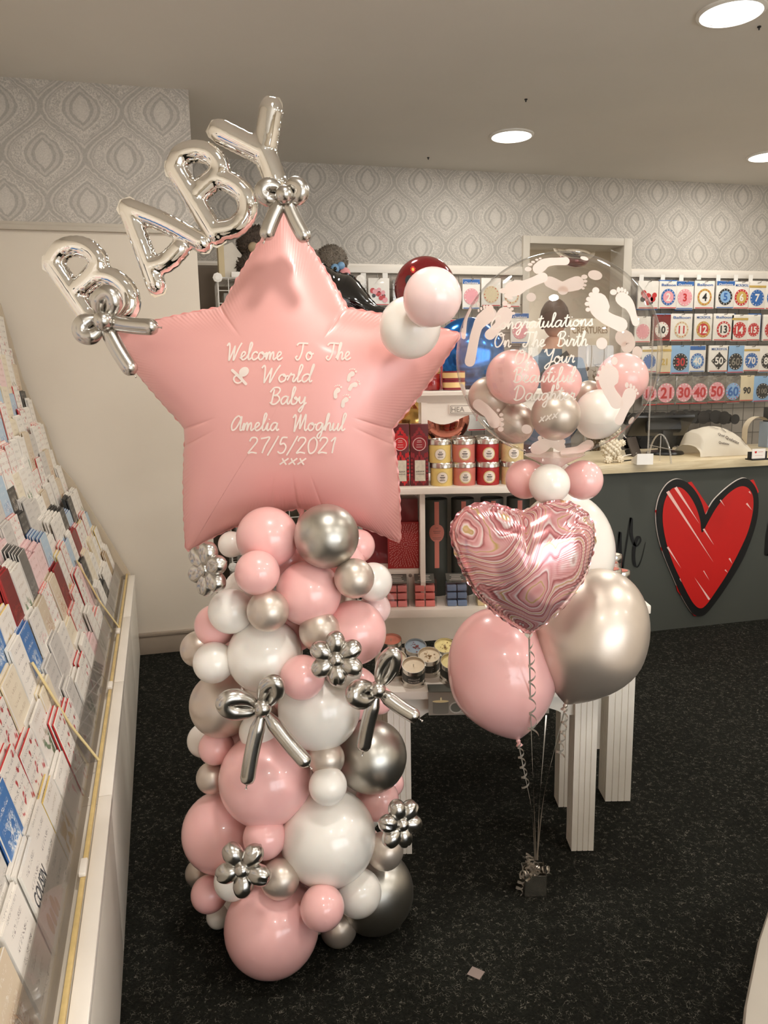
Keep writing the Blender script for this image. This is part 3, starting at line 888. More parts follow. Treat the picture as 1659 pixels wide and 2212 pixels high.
# ---- foil shapes inflated from an outline
def inflate(poly, thick, n=150, power=.52):
    P = np.array(poly)
    lo, hi = P.min(0), P.max(0)
    g = max(hi - lo) / (n - 1)
    lo = lo - 3 * g
    nx, ny = int((hi[0] - lo[0]) / g) + 4, int((hi[1] - lo[1]) / g) + 4
    X, Y = np.meshgrid(lo[0] + g * np.arange(nx), lo[1] + g * np.arange(ny), indexing='ij')
    ins = np.zeros(X.shape, bool)
    for i in range(len(P)):
        x1, y1 = P[i]; x2, y2 = P[(i + 1) % len(P)]
        if y1 == y2: continue
        c = ((y1 > Y) != (y2 > Y)) & (X < (x2 - x1) * (Y - y1) / (y2 - y1) + x1)
        ins ^= c
    u = np.zeros(X.shape)
    for _ in range(2600):
        v = np.zeros_like(u)
        v[1:-1, 1:-1] = .25 * (u[2:, 1:-1] + u[:-2, 1:-1] + u[1:-1, 2:] + u[1:-1, :-2]) + 1.0
        u = np.where(ins, v, 0)
    u /= u.max()
    def Hf(x, y):
        fx = np.clip((np.asarray(x) - lo[0]) / g, 0, nx - 2.001); fy = np.clip((np.asarray(y) - lo[1]) / g, 0, ny - 2.001)
        i, j = fx.astype(int), fy.astype(int); a, b = fx - i, fy - j
        w = u[i, j] * (1 - a) * (1 - b) + u[i + 1, j] * a * (1 - b) + u[i, j + 1] * (1 - a) * b + u[i + 1, j + 1] * a * b
        return thick * np.power(np.maximum(w, 0), power)
    return Hf
def foil_shape(poly, center, Hf, d0, nr=44, wr=None, creases=(), flange=.006, pleat=.0022, plen=.018, pfreq=420):
    """polar mesh over a star-shaped outline in the (a,z) plane at depth d0; front bulges to the viewer"""
    P = np.array(poly) - np.array(center)
    n = len(P)
    seg = np.linalg.norm(np.roll(P, -1, 0) - P, axis=1); arc = np.concatenate([[0], np.cumsum(seg)[:-1]])
    rr = 1 - (1 - np.linspace(0, 1, nr)) ** 1.6
    V, Fc = [], []
    for side in (1, -1):
        for i, k in enumerate(rr):
            Q = P * k
            h = Hf(Q[:, 0] + center[0], Q[:, 1] + center[1])
            if i == nr - 1: h = h * 0
            dist = np.linalg.norm(P, axis=1) * (1 - k)
            mod = pleat * np.sin(arc * pfreq + 1.7 * np.sin(arc * 31)) * np.exp(-(dist / plen)) * (.5 + .5 * np.sin(arc * 17 + side)) * np.minimum(1, dist / .004)
            h = h + mod
            for (ang, depth, widt, r0) in creases:
                th = np.arctan2(P[:, 1], P[:, 0]); dth = np.angle(np.exp(1j * (th - ang)))
                lat = np.abs(dth) * np.linalg.norm(Q, axis=1)
                h = h - depth * np.exp(-(lat / widt)) * np.clip((k - r0) / (1 - r0), 0, 1) * np.minimum(1, dist / .01 + .25) * (np.cos(dth) > 0)
            for q in range(n):
                V.append(WP(Q[q, 0] + center[0], d0 - side * float(h[q]), Q[q, 1] + center[1]))
    for s_ in range(2):
        o = s_ * nr * n
        for i in range(nr - 1):
            for q in range(n):
                q2 = (q + 1) % n
                f = (o + i * n + q, o + i * n + q2, o + (i + 1) * n + q2, o + (i + 1) * n + q)
                Fc.append(f if s_ else f[::-1])
    mb = MB(); mb.add(V, Fc)
    fl = MB()
    nr_ = np.linalg.norm(P, axis=1, keepdims=True)
    outd = P / nr_
    A = [WP(P[q, 0] + center[0] - outd[q, 0] * .004, d0, P[q, 1] + center[1] - outd[q, 1] * .004) for q in range(n)]
    wv = flange * (1 + .25 * np.sin(arc * 260))
    B = [WP(P[q, 0] + center[0] + outd[q, 0] * wv[q], d0 + .0025 * math.sin(arc[q] * 190), P[q, 1] + center[1] + outd[q, 1] * wv[q]) for q in range(n)]
    fl.add(A + B, [(q, (q + 1) % n, n + (q + 1) % n, n + q) for q in range(n)])
    return mb, fl

def on_foil(Hf, d0, lift=.0026):
    def f(px, py):
        d = d0
        for _ in range(6):
            a, z = LA(px, py, d)
            d = d0 - float(Hf(np.array([a]), np.array([z]))[0])
        return PD(px, py, d - lift)
    return f

# ---- monoline script lettering (own strokes)
GL = {
 'a': (1.2, [[(1.0,.8),(.75,1.0),(.35,.88),(.12,.42),(.3,.02),(.65,.18),(.97,.8),(1.0,.95),(.93,.3),(1.05,.02),(1.3,.22)]]),
 'b': (1.1, [[(0,.2),(.35,.9),(.62,1.9),(.5,2.2),(.34,1.9),(.27,.9),(.3,.15),(.55,0),(.9,.15),(1.0,.55),(.8,.9),(.62,.75),(.85,.62),(1.2,.7)]]),
 'c': (.95, [[(.9,.8),(.7,1.0),(.3,.85),(.12,.4),(.35,.02),(.7,.08),(1.05,.35)]]),
 'd': (1.2, [[(1.0,.8),(.7,1.0),(.3,.85),(.12,.4),(.3,.02),(.65,.15),(1.0,.8),(1.3,2.0),(1.2,2.2),(1.05,1.4),(.97,.25),(1.1,.02),(1.3,.22)]]),
 'e': (.95, [[(0,.2),(.4,.4),(.75,.75),(.62,1.0),(.35,.9),(.2,.45),(.4,.02),(.75,.08),(1.05,.3)]]),
 'f': (.9, [[(0,.2),(.5,.9),(.85,1.9),(.7,2.2),(.5,1.8),(.4,.5),(.3,-.7),(.4,-1.0),(.6,-.7),(.45,-.1),(.75,.1),(1.0,.3)]]),
 'g': (1.15, [[(1.0,.8),(.7,1.0),(.3,.85),(.12,.4),(.3,.05),(.65,.2),(1.0,.9),(.95,-.3),(.7,-.95),(.4,-.8),(.55,-.4),(1.25,.22)]]),
 'h': (1.15, [[(0,.2),(.45,1.2),(.62,2.0),(.48,2.15),(.33,1.6),(.25,0),(.4,.6),(.7,.98),(.9,.8),(.88,.2),(1.0,.02),(1.25,.25)]]),
 'i': (.6, [[(0,.2),(.3,.95),(.24,.2),(.4,.02),(.68,.25)], [(.40,1.38),(.43,1.48)]]),
 'l': (.7, [[(0,.2),(.4,.9),(.7,1.9),(.55,2.2),(.38,1.8),(.3,.3),(.45,.02),(.78,.25)]]),
 'm': (1.55, [[(0,.3),(.2,.95),(.2,0),(.4,.75),(.62,.98),(.7,.7),(.68,0),(.9,.75),(1.15,.98),(1.22,.6),(1.2,.15),(1.35,.02),(1.6,.25)]]),
 'n': (1.1, [[(0,.3),(.2,.95),(.2,0),(.42,.75),(.7,.98),(.8,.6),(.78,.15),(.95,.02),(1.2,.25)]]),
 'o': (1.1, [[(.7,.98),(.3,.85),(.12,.4),(.4,0),(.8,.2),(.9,.65),(.65,.98),(.58,.8),(.85,.72),(1.2,.8)]]),
 'r': (.9, [[(0,.2),(.3,.95),(.38,1.08),(.45,.9),(.75,.92),(.65,.3),(.75,.03),(1.0,.25)]]),
 's': (.8, [[(0,.2),(.4,.7),(.6,1.02),(.62,.6),(.72,.25),(.5,0),(.2,.12)], [(.5,0),(.85,.2)]]),
 't': (.85, [[(0,.2),(.4,1.0),(.6,1.85),(.45,.6),(.5,.08),(.7,.03),(.95,.25)], [(.12,1.3),(.95,1.42)]]),
 'u': (1.1, [[(0,.3),(.2,.95),(.15,.3),(.35,.02),(.7,.4),(.85,.95),(.8,.2),(.95,.02),(1.2,.25)]]),
 'x': (1.05, [[(0,.05),(.45,.5),(.95,1.0)], [(.2,1.0),(.45,.5),(.8,0)]]),
 'y': (1.05, [[(0,.4),(.2,.95),(.2,.35),(.45,.1),(.75,.45),(.9,.95),(.8,-.2),(.5,-.95),(.25,-.8),(.5,-.4),(1.15,.22)]]),
 'W': (2.0, [[(0,1.75),(.25,2.1),(.4,1.6),(.45,.05),(.55,.1),(1.0,1.3),(1.15,1.7),(1.08,.1),(1.2,.08),(1.7,1.4),(2.1,2.15)]]),
 'T': (1.5, [[(.1,1.8),(.5,2.1),(1.75,2.05)], [(1.05,2.05),(.9,.8),(.62,.1),(.3,0),(.1,.3),(.35,.5)]]),
 'B': (1.4, [[(.5,1.9),(.4,1.0),(.3,.02)], [(0,1.5),(.4,2.05),(1.0,2.1),(1.25,1.75),(.95,1.25),(.55,1.1),(1.05,1.05),(1.3,.6),(.9,.08),(.4,0),(.1,.25)]]),
 'A': (1.65, [[(1.35,1.5),(1.0,1.85),(.5,1.5),(.15,.7),(.3,.06),(.8,.3),(1.25,1.2),(1.42,1.8),(1.35,.3),(1.5,.02),(1.75,.25)]]),
 'M': (2.1, [[(0,1.6),(.25,2.0),(.4,1.6),(.34,.02),(.42,.05),(.9,1.5),(1.05,2.0),(1.03,.5),(1.12,.3),(1.5,1.4),(1.75,2.05),(1.73,.4),(1.9,.02),(2.15,.25)]]),
 'C': (1.4, [[(1.3,1.6),(1.25,2.0),(.85,2.0),(.4,1.5),(.15,.8),(.35,.08),(.9,.05),(1.45,.4)]]),
 'O': (1.6, [[(1.0,2.05),(.5,1.8),(.15,.9),(.4,.08),(.95,.15),(1.4,.9),(1.35,1.7),(1.0,2.05),(.75,1.8),(1.0,1.6),(1.6,1.8)]]),
 'Y': (1.5, [[(0,1.6),(.25,2.05),(.4,1.4),(.7,1.1),(1.1,1.5),(1.4,2.1),(1.2,.8),(.9,-.4),(.5,-.8),(.3,-.5),(.8,0),(1.55,.3)]]),
 'D': (1.7, [[(.6,2.0),(.45,1.0),(.35,.02)], [(0,1.5),(.5,2.1),(1.2,1.95),(1.55,1.1),(1.2,.3),(.5,0),(.1,.25)]]),
 '2': (1.25, [[(.1,1.5),(.3,1.95),(.8,1.95),(.95,1.5),(.5,.7),(.1,.02),(.5,.12),(1.1,0)]]),
 '7': (1.1, [[(.1,1.85),(.6,1.95),(1.1,2.0),(.7,1.0),(.45,0)]]),
 '5': (1.2, [[(1.05,2.0),(.45,1.95),(.3,1.15),(.7,1.25),(1.0,.8),(.8,.15),(.4,0),(.1,.25)]]),
 '0': (1.25, [[(.6,2.0),(.2,1.6),(.1,.9),(.3,.1),(.65,.02),(1.0,.5),(1.05,1.4),(.75,1.95),(.55,1.98)]]),
 '1': (.8, [[(.15,1.5),(.6,2.0),(.5,1.0),(.45,0)]]),
 '/': (1.0, [[(0,-.3),(.5,.9),(1.0,2.2)]]), ' ': (1.9, []),
}
def script(mb, txt, x0, x1, y0, unit, surf, hw=2.0, y1=None, slant=.12):
    """lettering between pixel columns x0..x1 on the baseline y0..y1, laid on a surface"""
    y1 = y0 if y1 is None else y1
    w = sum(GL[c][0] for c in txt)
    k = (x1 - x0) / w
    x = 0
    for ch in txt:
        adv, strokes = GL[ch]
        for st in strokes:
            pts = crom([(x + u + slant * v, v) for u, v in st], 5)
            px = [np.array((x0 + p[0] * k, y0 + (y1 - y0) * p[0] / w - p[1] * unit)) for p in pts]
            L, Rr = [], []
            for i, p in enumerate(px):
                tt = px[min(i + 1, len(px) - 1)] - px[max(i - 1, 0)]
                tt = tt / (np.linalg.norm(tt) + 1e-9); nn = np.array((-tt[1], tt[0])) * hw
                L.append(surf(*(p + nn))); Rr.append(surf(*(p - nn)))
            mb.strip(L, Rr)
        x += adv
    return mb
def script_words(txt, x0, x1, y0, unit, surf, hw, y1, parent):
    w = sum(GL[c][0] for c in txt); x = 0.0
    for wd in txt.split(' '):
        ww = sum(GL[c][0] for c in wd)
        a, b = x0 + (x1 - x0) * x / w, x0 + (x1 - x0) * (x + ww) / w
        ya, yb = y0 + (y1 - y0) * x / w, y0 + (y1 - y0) * (x + ww) / w
        mb = MB(); script(mb, wd, a, b, ya, unit, surf, hw, y1=yb)
        mb.build('lettering', vinyl, parent, None, label='white script lettering')
        x += ww + GL[' '][0]
def blob(mb, cx, cy, rx, ry, rot, surf, seg=18):
    cs, sn = math.cos(rot), math.sin(rot)
    pts = [surf(cx, cy)]
    for rk in (.55, 1.0):
        for j in range(seg):
            t_ = 2 * PI * j / seg
            u, v = rx * rk * math.cos(t_), ry * rk * math.sin(t_)
            pts.append(surf(cx + u * cs - v * sn, cy + u * sn + v * cs))
    fs = [(0, 1 + j, 1 + (j + 1) % seg) for j in range(seg)] + [(1 + j, 1 + seg + j, 1 + seg + (j + 1) % seg, 1 + (j + 1) % seg) for j in range(seg)]
    return mb.add(pts, fs)
def sole(mb, spine, widths, surf, n=7, cross=4):
    """foot sole: a band of varying width along a spine of pixels"""
    pts = crom(spine, n)
    m = len(pts)
    ws = np.interp(np.linspace(0, 1, m), np.linspace(0, 1, len(widths)), widths)
    ext = [pts[0] + (pts[0] - pts[1]) / (np.linalg.norm(pts[0] - pts[1]) + 1e-9) * ws[0] * q for q in (.98, .8, .45)] + list(pts) + [pts[-1] + (pts[-1] - pts[-2]) / (np.linalg.norm(pts[-1] - pts[-2]) + 1e-9) * ws[-1] * q for q in (.45, .8, .98)]
    we = [ws[0] * q for q in (.2, .6, .89)] + list(ws) + [ws[-1] * q for q in (.89, .6, .2)]
    rows = []
    for i, p in enumerate(ext):
        tt = ext[min(i + 1, len(ext) - 1)] - ext[max(i - 1, 0)]; tt = tt / (np.linalg.norm(tt) + 1e-9); nn = np.array((-tt[1], tt[0]))
        rows.append([surf(*(p + nn * we[i] * (2 * c / cross - 1))) for c in range(cross + 1)])
    fs = []
    k = cross + 1
    for i in range(len(rows) - 1):
        for c in range(cross):
            fs.append((i * k + c, (i + 1) * k + c, (i + 1) * k + c + 1, i * k + c + 1))
    return mb.add([p for r in rows for p in r], fs)
# ================================================================== the big star
SD = 1.98
TIPS = [(611, 452), (995, 722), (864, 1171), (403, 1191), (236, 722)]
INN = [(750, 668), (846, 925), (648, 1094), (404, 925), (482, 665)]
outl = []
for i in range(5):
    T, I, T2 = np.array(TIPS[i], float), np.array(INN[i], float), np.array(TIPS[(i + 1) % 5], float)
    Ip = np.array(INN[i - 1], float)
    for u in np.linspace(-1, 1, 9):          # rounded tip
        a_, b_ = T + (Ip - T) * .035, T + (I - T) * .035
        w = (u + 1) / 2
        outl.append((1 - w) ** 2 * a_ + 2 * w * (1 - w) * (T + ((Ip + I) / 2 - T) * .01) + w * w * b_)
    for u in np.linspace(.035, 1, 120)[1:]:
        p = T + (I - T) * u
        nn = np.array((-(I - T)[1], (I - T)[0])); nn /= np.linalg.norm(nn)
        outl.append(p - nn * 5 * math.sin(PI * u) * (1 if i != 2 else -1.0))
    for u in np.linspace(0, .965, 120)[1:-1]:
        p = I + (T2 - I) * u
        nn = np.array((-(T2 - I)[1], (T2 - I)[0])); nn /= np.linalg.norm(nn)
        outl.append(p - nn * (5 if i != 2 else -12) * math.sin(PI * u))
star_poly = [LA(p[0], p[1], SD) for p in outl]
SCN = LA(632, 850, SD)
starH = inflate(star_poly, .135)
cre = []
for i, q in enumerate(INN):
    a_, z_ = LA(q[0], q[1], SD)
    cre.append((math.atan2(z_ - SCN[1], a_ - SCN[0]), .009, .004, .64))
for q in ((590, 1096), (703, 1098), (410, 960), (842, 955)):
    a_, z_ = LA(q[0], q[1], SD); cre.append((math.atan2(z_ - SCN[1], a_ - SCN[0]), .006, .003, .62))
smb, sfl = foil_shape(star_poly, SCN, starH, SD, creases=cre, pleat=.0018, plen=.022, pfreq=600)
st = thing('star_balloon', 'giant satin pink star foil balloon with white script lettering', 'star balloon', PD(648, 1094, SD))
sbody = smb.build('star_body', pinkfoil, st, 180)
sfl.build('seam', pinkfoil, st, 180)
sf = on_foil(starH, SD)
for txt, x0, x1, y in (('Welcome To The', 488, 756, 777), ('World', 562, 672, 825), ('Baby', 581, 660, 873), ('Amelia Moghul', 497, 744, 930), ('27/5/2021', 534, 724, 979), ('xxx', 604, 661, 1004)):
    script_words(txt, x0, x1, y, 17.0 if txt[0] != 'x' else 14, sf, 1.75, y, sbody)
mb = MB()
ring = [(514 + 11 * math.cos(t_), 819 + 10 * math.sin(t_)) for t_ in np.linspace(0, 2 * PI, 25)]
mb.strip([sf(*p) for p in ring], [sf(514 + (p[0] - 514) * .66, 819 + (p[1] - 819) * .66) for p in ring])
blob(mb, 527, 803, 12, 9.5, -.7, sf)
sole(mb, [(502, 800), (516, 813), (531, 829)], [3.2, 3.2, 3.2], sf)
mb.build('dummy_print', vinyl, sbody, None, label='white printed baby dummy')
def small_foot(cx, cy, rot, s_, surf, flip=1):
    mb = MB()
    R_ = lambda u, v: np.array((cx + (u * flip * math.cos(rot) - v * math.sin(rot)) * s_, cy + (u * flip * math.sin(rot) + v * math.cos(rot)) * s_))
    sole(mb, [R_(.05, -.35), R_(-.12, .05), R_(.06, .55)], [.33 * s_, .24 * s_, .24 * s_], surf, 5)
    for u, v, r in ((.30, -.85, .15), (.02, -.98, .10), (-.20, -.92, .085), (-.38, -.80, .075), (-.5, -.64, .065)):
        q = R_(u, v); blob(mb, q[0], q[1], r * s_, r * s_, 0, surf, 10)
    return mb
for cx, cy, rot, fl in ((757, 812, .55, 1), (762, 834, .9, 1), (727, 848, .35, 1), (744, 868, .5, 1)):
    small_foot(cx, cy, rot, 17, sf, fl).build('footprint', vinyl, sbody, None, label='white printed baby footprint')
MB().tube([PD(648, 1094, SD), PD(652, 1112, SD), PD(650, 1128, SD + .01)], [.012, .006, .010], 10).build('tail', pinkfoil, st, 60)

# ================================================================== BABY letters
def z0(x, y): return np.array((x * .42194, 150 + y * .42194))
LD = 1.93
def remesh(mb, vox):
    me = bpy.data.meshes.new('t'); me.from_pydata(mb.v, [], mb.f)
    o = bpy.data.objects.new('t', me); COL.objects.link(o)
    m = o.modifiers.new('r', 'REMESH'); m.mode = 'VOXEL'; m.voxel_size = vox
    s_ = o.modifiers.new('s', 'SMOOTH'); s_.iterations = 9; s_.factor = .5
    dg = bpy.context.evaluated_depsgraph_get()
    out = bpy.data.meshes.new_from_object(o.evaluated_get(dg))
    bpy.data.objects.remove(o); bpy.data.meshes.remove(me)
    return out
def letter(strokes, r, bowls, label, name):
    d0 = LD
    mb, fl = MB(), MB()
    for stq in strokes:
        pts = crom([z0(*p) for p in stq], 8) if len(stq) > 2 else [z0(*stq[0]) + (z0(*stq[1]) - z0(*stq[0])) * i / 14 for i in range(15)]
        wp_ = [PD(p[0], p[1], d0) for p in pts]
        rw = r * 1.14 * .42194 * MPP(300, 450, d0)
        rad = [rw] * len(wp_)
        mb.tube(wp_, rad, 20)
        for q in (0, -1): mb.ball(wp_[q], rw * .97, 20)
        L, R_ = [], []
        for i, p in enumerate(pts):
            tt = pts[min(i + 1, len(pts) - 1)] - pts[max(i - 1, 0)]; tt = tt / (np.linalg.norm(tt) + 1e-9); nn = np.array((-tt[1], tt[0]))
            k1 = r * .42194 * 1.10 + 1.2 * math.sin(i * 2.1); k2 = r * .42194 * 1.10 + 1.2 * math.sin(i * 2.6 + 1)
            L.append(PD(*(p + nn * k1), d0 + .002 * math.sin(i * 1.7))); R_.append(PD(*(p - nn * k2), d0 + .002 * math.sin(i * 1.9 + 2)))
        fl.strip(L, R_)
        for q, sg in ((0, -1), (-1, 1)):
            p = pts[q]; tt = (pts[1] - pts[0]) if q == 0 else (pts[-1] - pts[-2]); tt = tt / np.linalg.norm(tt) * sg
            nn = np.array((-tt[1], tt[0])) * r * .42194
            e_ = r * .42194
            fl.add([PD(*(p + nn * 1.12), d0), PD(*(p + nn * 1.0 + tt * e_ * .75), d0 + .001), PD(*(p + nn * .6 + tt * e_ * 1.24), d0), PD(*(p - nn * .6 + tt * e_ * 1.26), d0 + .002), PD(*(p - nn * 1.0 + tt * e_ * .75), d0), PD(*(p - nn * 1.12), d0)], [(0, 1, 2, 3, 4, 5)])
    me = remesh(mb, .0032)
    co = np.array([v.co[:] for v in me.vertices]); no = np.array([v.normal[:] for v in me.vertices])
    h = (co @ EY) - d0
    w = np.exp(-(h / .011) ** 2) * (h < .01)
    disp = np.zeros(len(co))
    for (bx_, by_, fr) in bowls:
        c = PD(*z0(bx_, by_), d0)
        a_ = np.arctan2((co - c)[:, 2], (co - c) @ EX); rd = np.sqrt((co - c)[:, 2] ** 2 + ((co - c) @ EX) ** 2)
        disp += .0016 * np.sin(a_ * fr + 2 * np.sin(a_ * 5)) * w * np.exp(-(rd / .05) ** 2)
    disp += .0006 * np.sin((co @ EX) * 420 + 3 * np.sin(co[:, 2] * 90)) * w
    # the front gathers a little crease
    co = co + no * disp[:, None]
    t = thing('letter_balloon', label, 'letter balloon', PD(*z0(*strokes[0][-1]), d0))
    mb2 = MB(); mb2.add(co, [tuple(p.vertices) for p in me.polygons])
    mb2.build('letter_body', foil, t, 180)
    fl.build('seam', foil, t, 180)
    bpy.data.meshes.remove(me)
    return t
letter([[(272, 990), (455, 1268)], [(272, 990), (318, 925), (395, 905), (468, 932), (508, 995), (470, 1060), (398, 1130)],
        [(430, 1110), (500, 1062), (590, 1075), (655, 1140), (665, 1215), (600, 1275), (470, 1270)]], 47, [(415, 1010, 34), (560, 1180, 34)],
       'mirror silver foil letter B, lower left of the word BABY', 'B')
letter([[(658, 712), (800, 1105)], [(658, 712), (840, 785), (1035, 890)], [(775, 1010), (855, 985), (925, 915)]], 46, [(690, 800, 30), (800, 900, 24)],
       'mirror silver foil letter A in the word BABY', 'A')
letter([[(898, 505), (1105, 850)], [(898, 505), (930, 440), (1010, 418), (1085, 440), (1128, 505), (1095, 560), (1010, 640)],
        [(1040, 600), (1110, 562), (1190, 585), (1258, 650), (1262, 740), (1200, 810), (1105, 830)]], 47, [(1020, 520, 34), (1165, 700, 36)],
       'mirror silver foil letter B, higher one beside the letter Y', 'B')
letter([[(1128, 318), (1240, 375), (1350, 430)], [(1388, 205), (1370, 320), (1350, 420)], [(1345, 415), (1385, 505), (1412, 590)]], 54, [(1340, 400, 30)],
       'mirror silver foil letter Y at the top of the word BABY', 'Y')

# ================================================================== twisted chrome bows and flowers
def rounded(n, r, e0=.45, e1=.2):
    return [r * (e0 + (1 - e0) * math.sin(min(1, i / 2.5) * PI / 2)) * (1 if i < n - 4 else (e1 + (1 - e1) * math.sqrt(max(0, 1 - ((i - (n - 4)) / 3.0) ** 2)))) for i in range(n)]
def bow(c, d, loops, tails, r, label):
    c = np.array(c, float)
    r = r * 1.06
    m = MPP(c[0], c[1], d)
    t = thing('bow_balloon', label, 'balloon bow', PD(c[0], c[1], d) - EZ * .05, 'chrome balloon bows')
    for (tx, ty, rs, fo) in loops:
        v = np.array((tx, ty), float) - c; L = np.linalg.norm(v); dr = v / L; nn = np.array((-dr[1], dr[0]))
        rr_ = r * rs
        seq = [(.14, .15), (.32, .72), (.55, .98), (.78, .95), (.94, .55), (1.0, 0), (.94, -.55), (.78, -.95), (.55, -.98), (.32, -.72), (.14, -.15)]
        pts = crom([(*(c + dr * (L - rr_) * u + nn * rr_ * s_ * .84), d - fo * u) for u, s_ in seq], 5)
        n = len(pts)
        rad = [rr_ * m * (.5 + .5 * math.sin(PI * min(1, .08 + 1.6 * min(i, n - 1 - i) / n)) if min(i, n - 1 - i) < n * .27 else rr_ * m / (rr_ * m)) for i in range(n)]
        rad = [min(1.0, .45 + 2.2 * min(i, n - 1 - i) / n) * rr_ * m for i in range(n)]
        MB().tube([PD(*p) for p in pts], rad, 18).build('loop', twist, t, 180)
    for (ex_, ey_, fo) in tails:
        e = np.array((ex_, ey_), float); L = np.linalg.norm(e - c); dr = (e - c) / L
        n = 22
        pts, rad = [], []
        for i in range(n):
            u = i / (n - 1)
            p = c + dr * L * (.08 + .92 * u) + np.array((-dr[1], dr[0])) * 3 * math.sin(PI * u)
            pts.append(PD(p[0], p[1], d - fo * u))
            s_ = min(1, .5 + 2.5 * u); e_ = L * .92 * (1 - u)
            if e_ < r: s_ *= math.sqrt(max(.02, 1 - (1 - e_ / r) ** 2))
            rad.append(r * .98 * m * s_)
        MB().tube(pts, rad, 18).build('tail', twist, t, 180)
        q = PD(*(e + dr * 1), d - fo); w_ = PD(*(e + dr * 8), d - fo)
        MB().tube([q, (q + w_) / 2, w_], [.0018, .0012, .003], 8).build('knot', twist, t, 60)
    MB().ball(PD(c[0], c[1], d - .022), r * m * 1.14, 28).build('centre', twist, t, 180)
    return t
def flower(c, d, petals, tilt, r, L, label, start=0.0, aspect=(1, 1)):
    """petals around a centre ball; tilt = (right, up) lean of the flower's face"""
    L = L * 1.16; r = L * .2
    m = MPP(c[0], c[1], d); C0 = PD(c[0], c[1], d)
    n = -EY + EX * tilt[0] + EZ * tilt[1]; n /= np.linalg.norm(n)
    e1 = np.cross(n, EZ); e1 = -e1 / np.linalg.norm(e1); e2 = np.cross(e1, n) * -1
    if e2[2] < 0: e2 = -e2
    t = thing('flower_balloon', label, 'balloon flower', C0 - EZ * .05, 'chrome balloon flowers')
    for k in range(petals):
        an = start + 2 * PI * k / petals
        dr = e1 * math.cos(an) + e2 * math.sin(an); nn = -e1 * math.sin(an) + e2 * math.cos(an)
        pr_ = []
        for q in range(19):
            u = q / 18
            pr_.append((r * m * 1.85 * math.sin(PI * u ** .82) ** .62 * (.62 + .38 * min(1, u * 1.8)), L * m * (.16 + .84 * (1 - math.cos(PI * u)) / 2)))
        mb = MB(); mb.lathe(pr_, C0 + n * .004, dr + n * .12, 26)
        if k % 2 == 0:      # pinched fold of the twisted balloon
            P = np.array(mb.v); a_ = (P - C0) @ nn; h_ = (P - C0) @ n; u_ = (P - C0) @ dr / (L * m)
            P = P - np.outer(np.exp(-(a_ / (r * m * .22)) ** 2) * (h_ > 0) * np.clip((u_ - .45) / .3, 0, 1) * r * m * .42, n)
            mb.v = [tuple(p) for p in P]
        mb.build('petal', twist, t, 180)
    MB().ball(C0 + n * .016, r * m * 1.3, 26).build('centre', twist, t, 180)
    return t
bow((614, 420), 1.80, [(549, 410, 1.0, .01), (667, 404, 1.0, .01)], [(572, 519, .01), (664, 523, .01)], 16, 'chrome balloon bow at the top point of the pink star')
bow((222, 693), 1.84, [(238, 616, 1.05, .01), (160, 728, 1.05, .01)], [(342, 707, .02), (290, 809, .02)], 17, 'chrome balloon bow on the left point of the pink star')
bow((567, 1530), 1.63, [(466, 1516, 1.1, .03), (601, 1458, .98, .02)], [(533, 1696, .02), (668, 1655, .03)], 16, 'chrome balloon bow with long tails in the middle left of column')
bow((815, 1490), 1.66, [(856, 1398, .9, .02), (746, 1508, 1.1, .05)], [(906, 1553, .03), (784, 1624, .0)], 15.5, 'chrome balloon bow with long tails on the right of column')
flower((455, 1228), 1.70, 6, (-.9, .05), 11.5, 52, 'chrome balloon flower at upper left of the column, seen from the side', .4)
flower((727, 1420), 1.61, 6, (.0, .05), 11, 52, 'six-petal chrome balloon flower facing front in mid column', .55)
flower((528, 1872), 1.60, 5, (-.15, .15), 12, 54, 'five-petal chrome balloon flower at lower left of the column', .95)
flower((860, 1776), 1.66, 6, (.75, .1), 10.5, 48, 'chrome balloon flower on right edge of the lower column', .7)

# the pair on the star's right arm
p = PD(885, 708, 1.79); latex(p, 67 * MPP(885, 708, 1.79), EX * .2 - EY, 'white', 'round white balloon on the right arm of the pink star', 'pair of balloons on the star', stretch=.92)
p = PD(934, 642, 1.68); latex(p, 63 * MPP(934, 642, 1.68), EX * .6 + EZ * .7 - EY * .5, 'palepink', 'pale pink balloon in front of the white one on the star', 'pair of balloons on the star')

# ================================================================== clear bubble balloon
BD = 1.83
BC = PD(1202, 770, BD); BR_ = 216 * MPP(1202, 770, BD)
bt = thing('bubble_balloon', 'large clear bubble balloon with white footprints and congratulations lettering', 'bubble balloon', BC - EZ * BR_)
prof = []
for i in range(41):
    ph = PI * i / 40
    prof.append((BR_ * math.sin(ph), -BR_ * math.cos(ph)))
prof[0] = (.014, -BR_ * 1.13); prof[1] = (.020, -BR_ * 1.09); prof[2] = (.042, -BR_ * 1.035); prof[3] = (.068, -BR_ * .985)
bskin = MB().lathe(prof, BC, (0, 0, 1), 96, cap=False).build('clear_skin', mat_glass('bubble_film', (0.97, 0.965, 0.955), .5), bt, 180)
skirtm = M('bubble_tail_film', lin(238, 216, 210), rough=.25, coat=.5, alpha=.72)
MB().lathe([(.016, -BR_ * 1.12), (.026, -BR_ * 1.085), (.052, -BR_ * 1.025), (.072, -BR_ * .985)], BC, (0, 0, 1), 48, cap=False).build('gathered_neck', skirtm, bt, 180)
def on_bubble(front=True, lift=.0012):
    def f(px, py):
        q = pray(px, py); q = q / np.linalg.norm(q)
        oc = CAM - BC; b = oc @ q; R2 = BR_ + (lift if front else -lift)
        disc_ = b * b - (oc @ oc - R2 * R2)
        if disc_ <= 0:
            tm = -b; v = CAM + q * tm - BC
            return BC + v / np.linalg.norm(v) * R2
        tm = -b - math.sqrt(disc_) if front else -b + math.sqrt(disc_)
        return CAM + q * tm
    return f
bf, bb = on_bubble(), on_bubble(False)
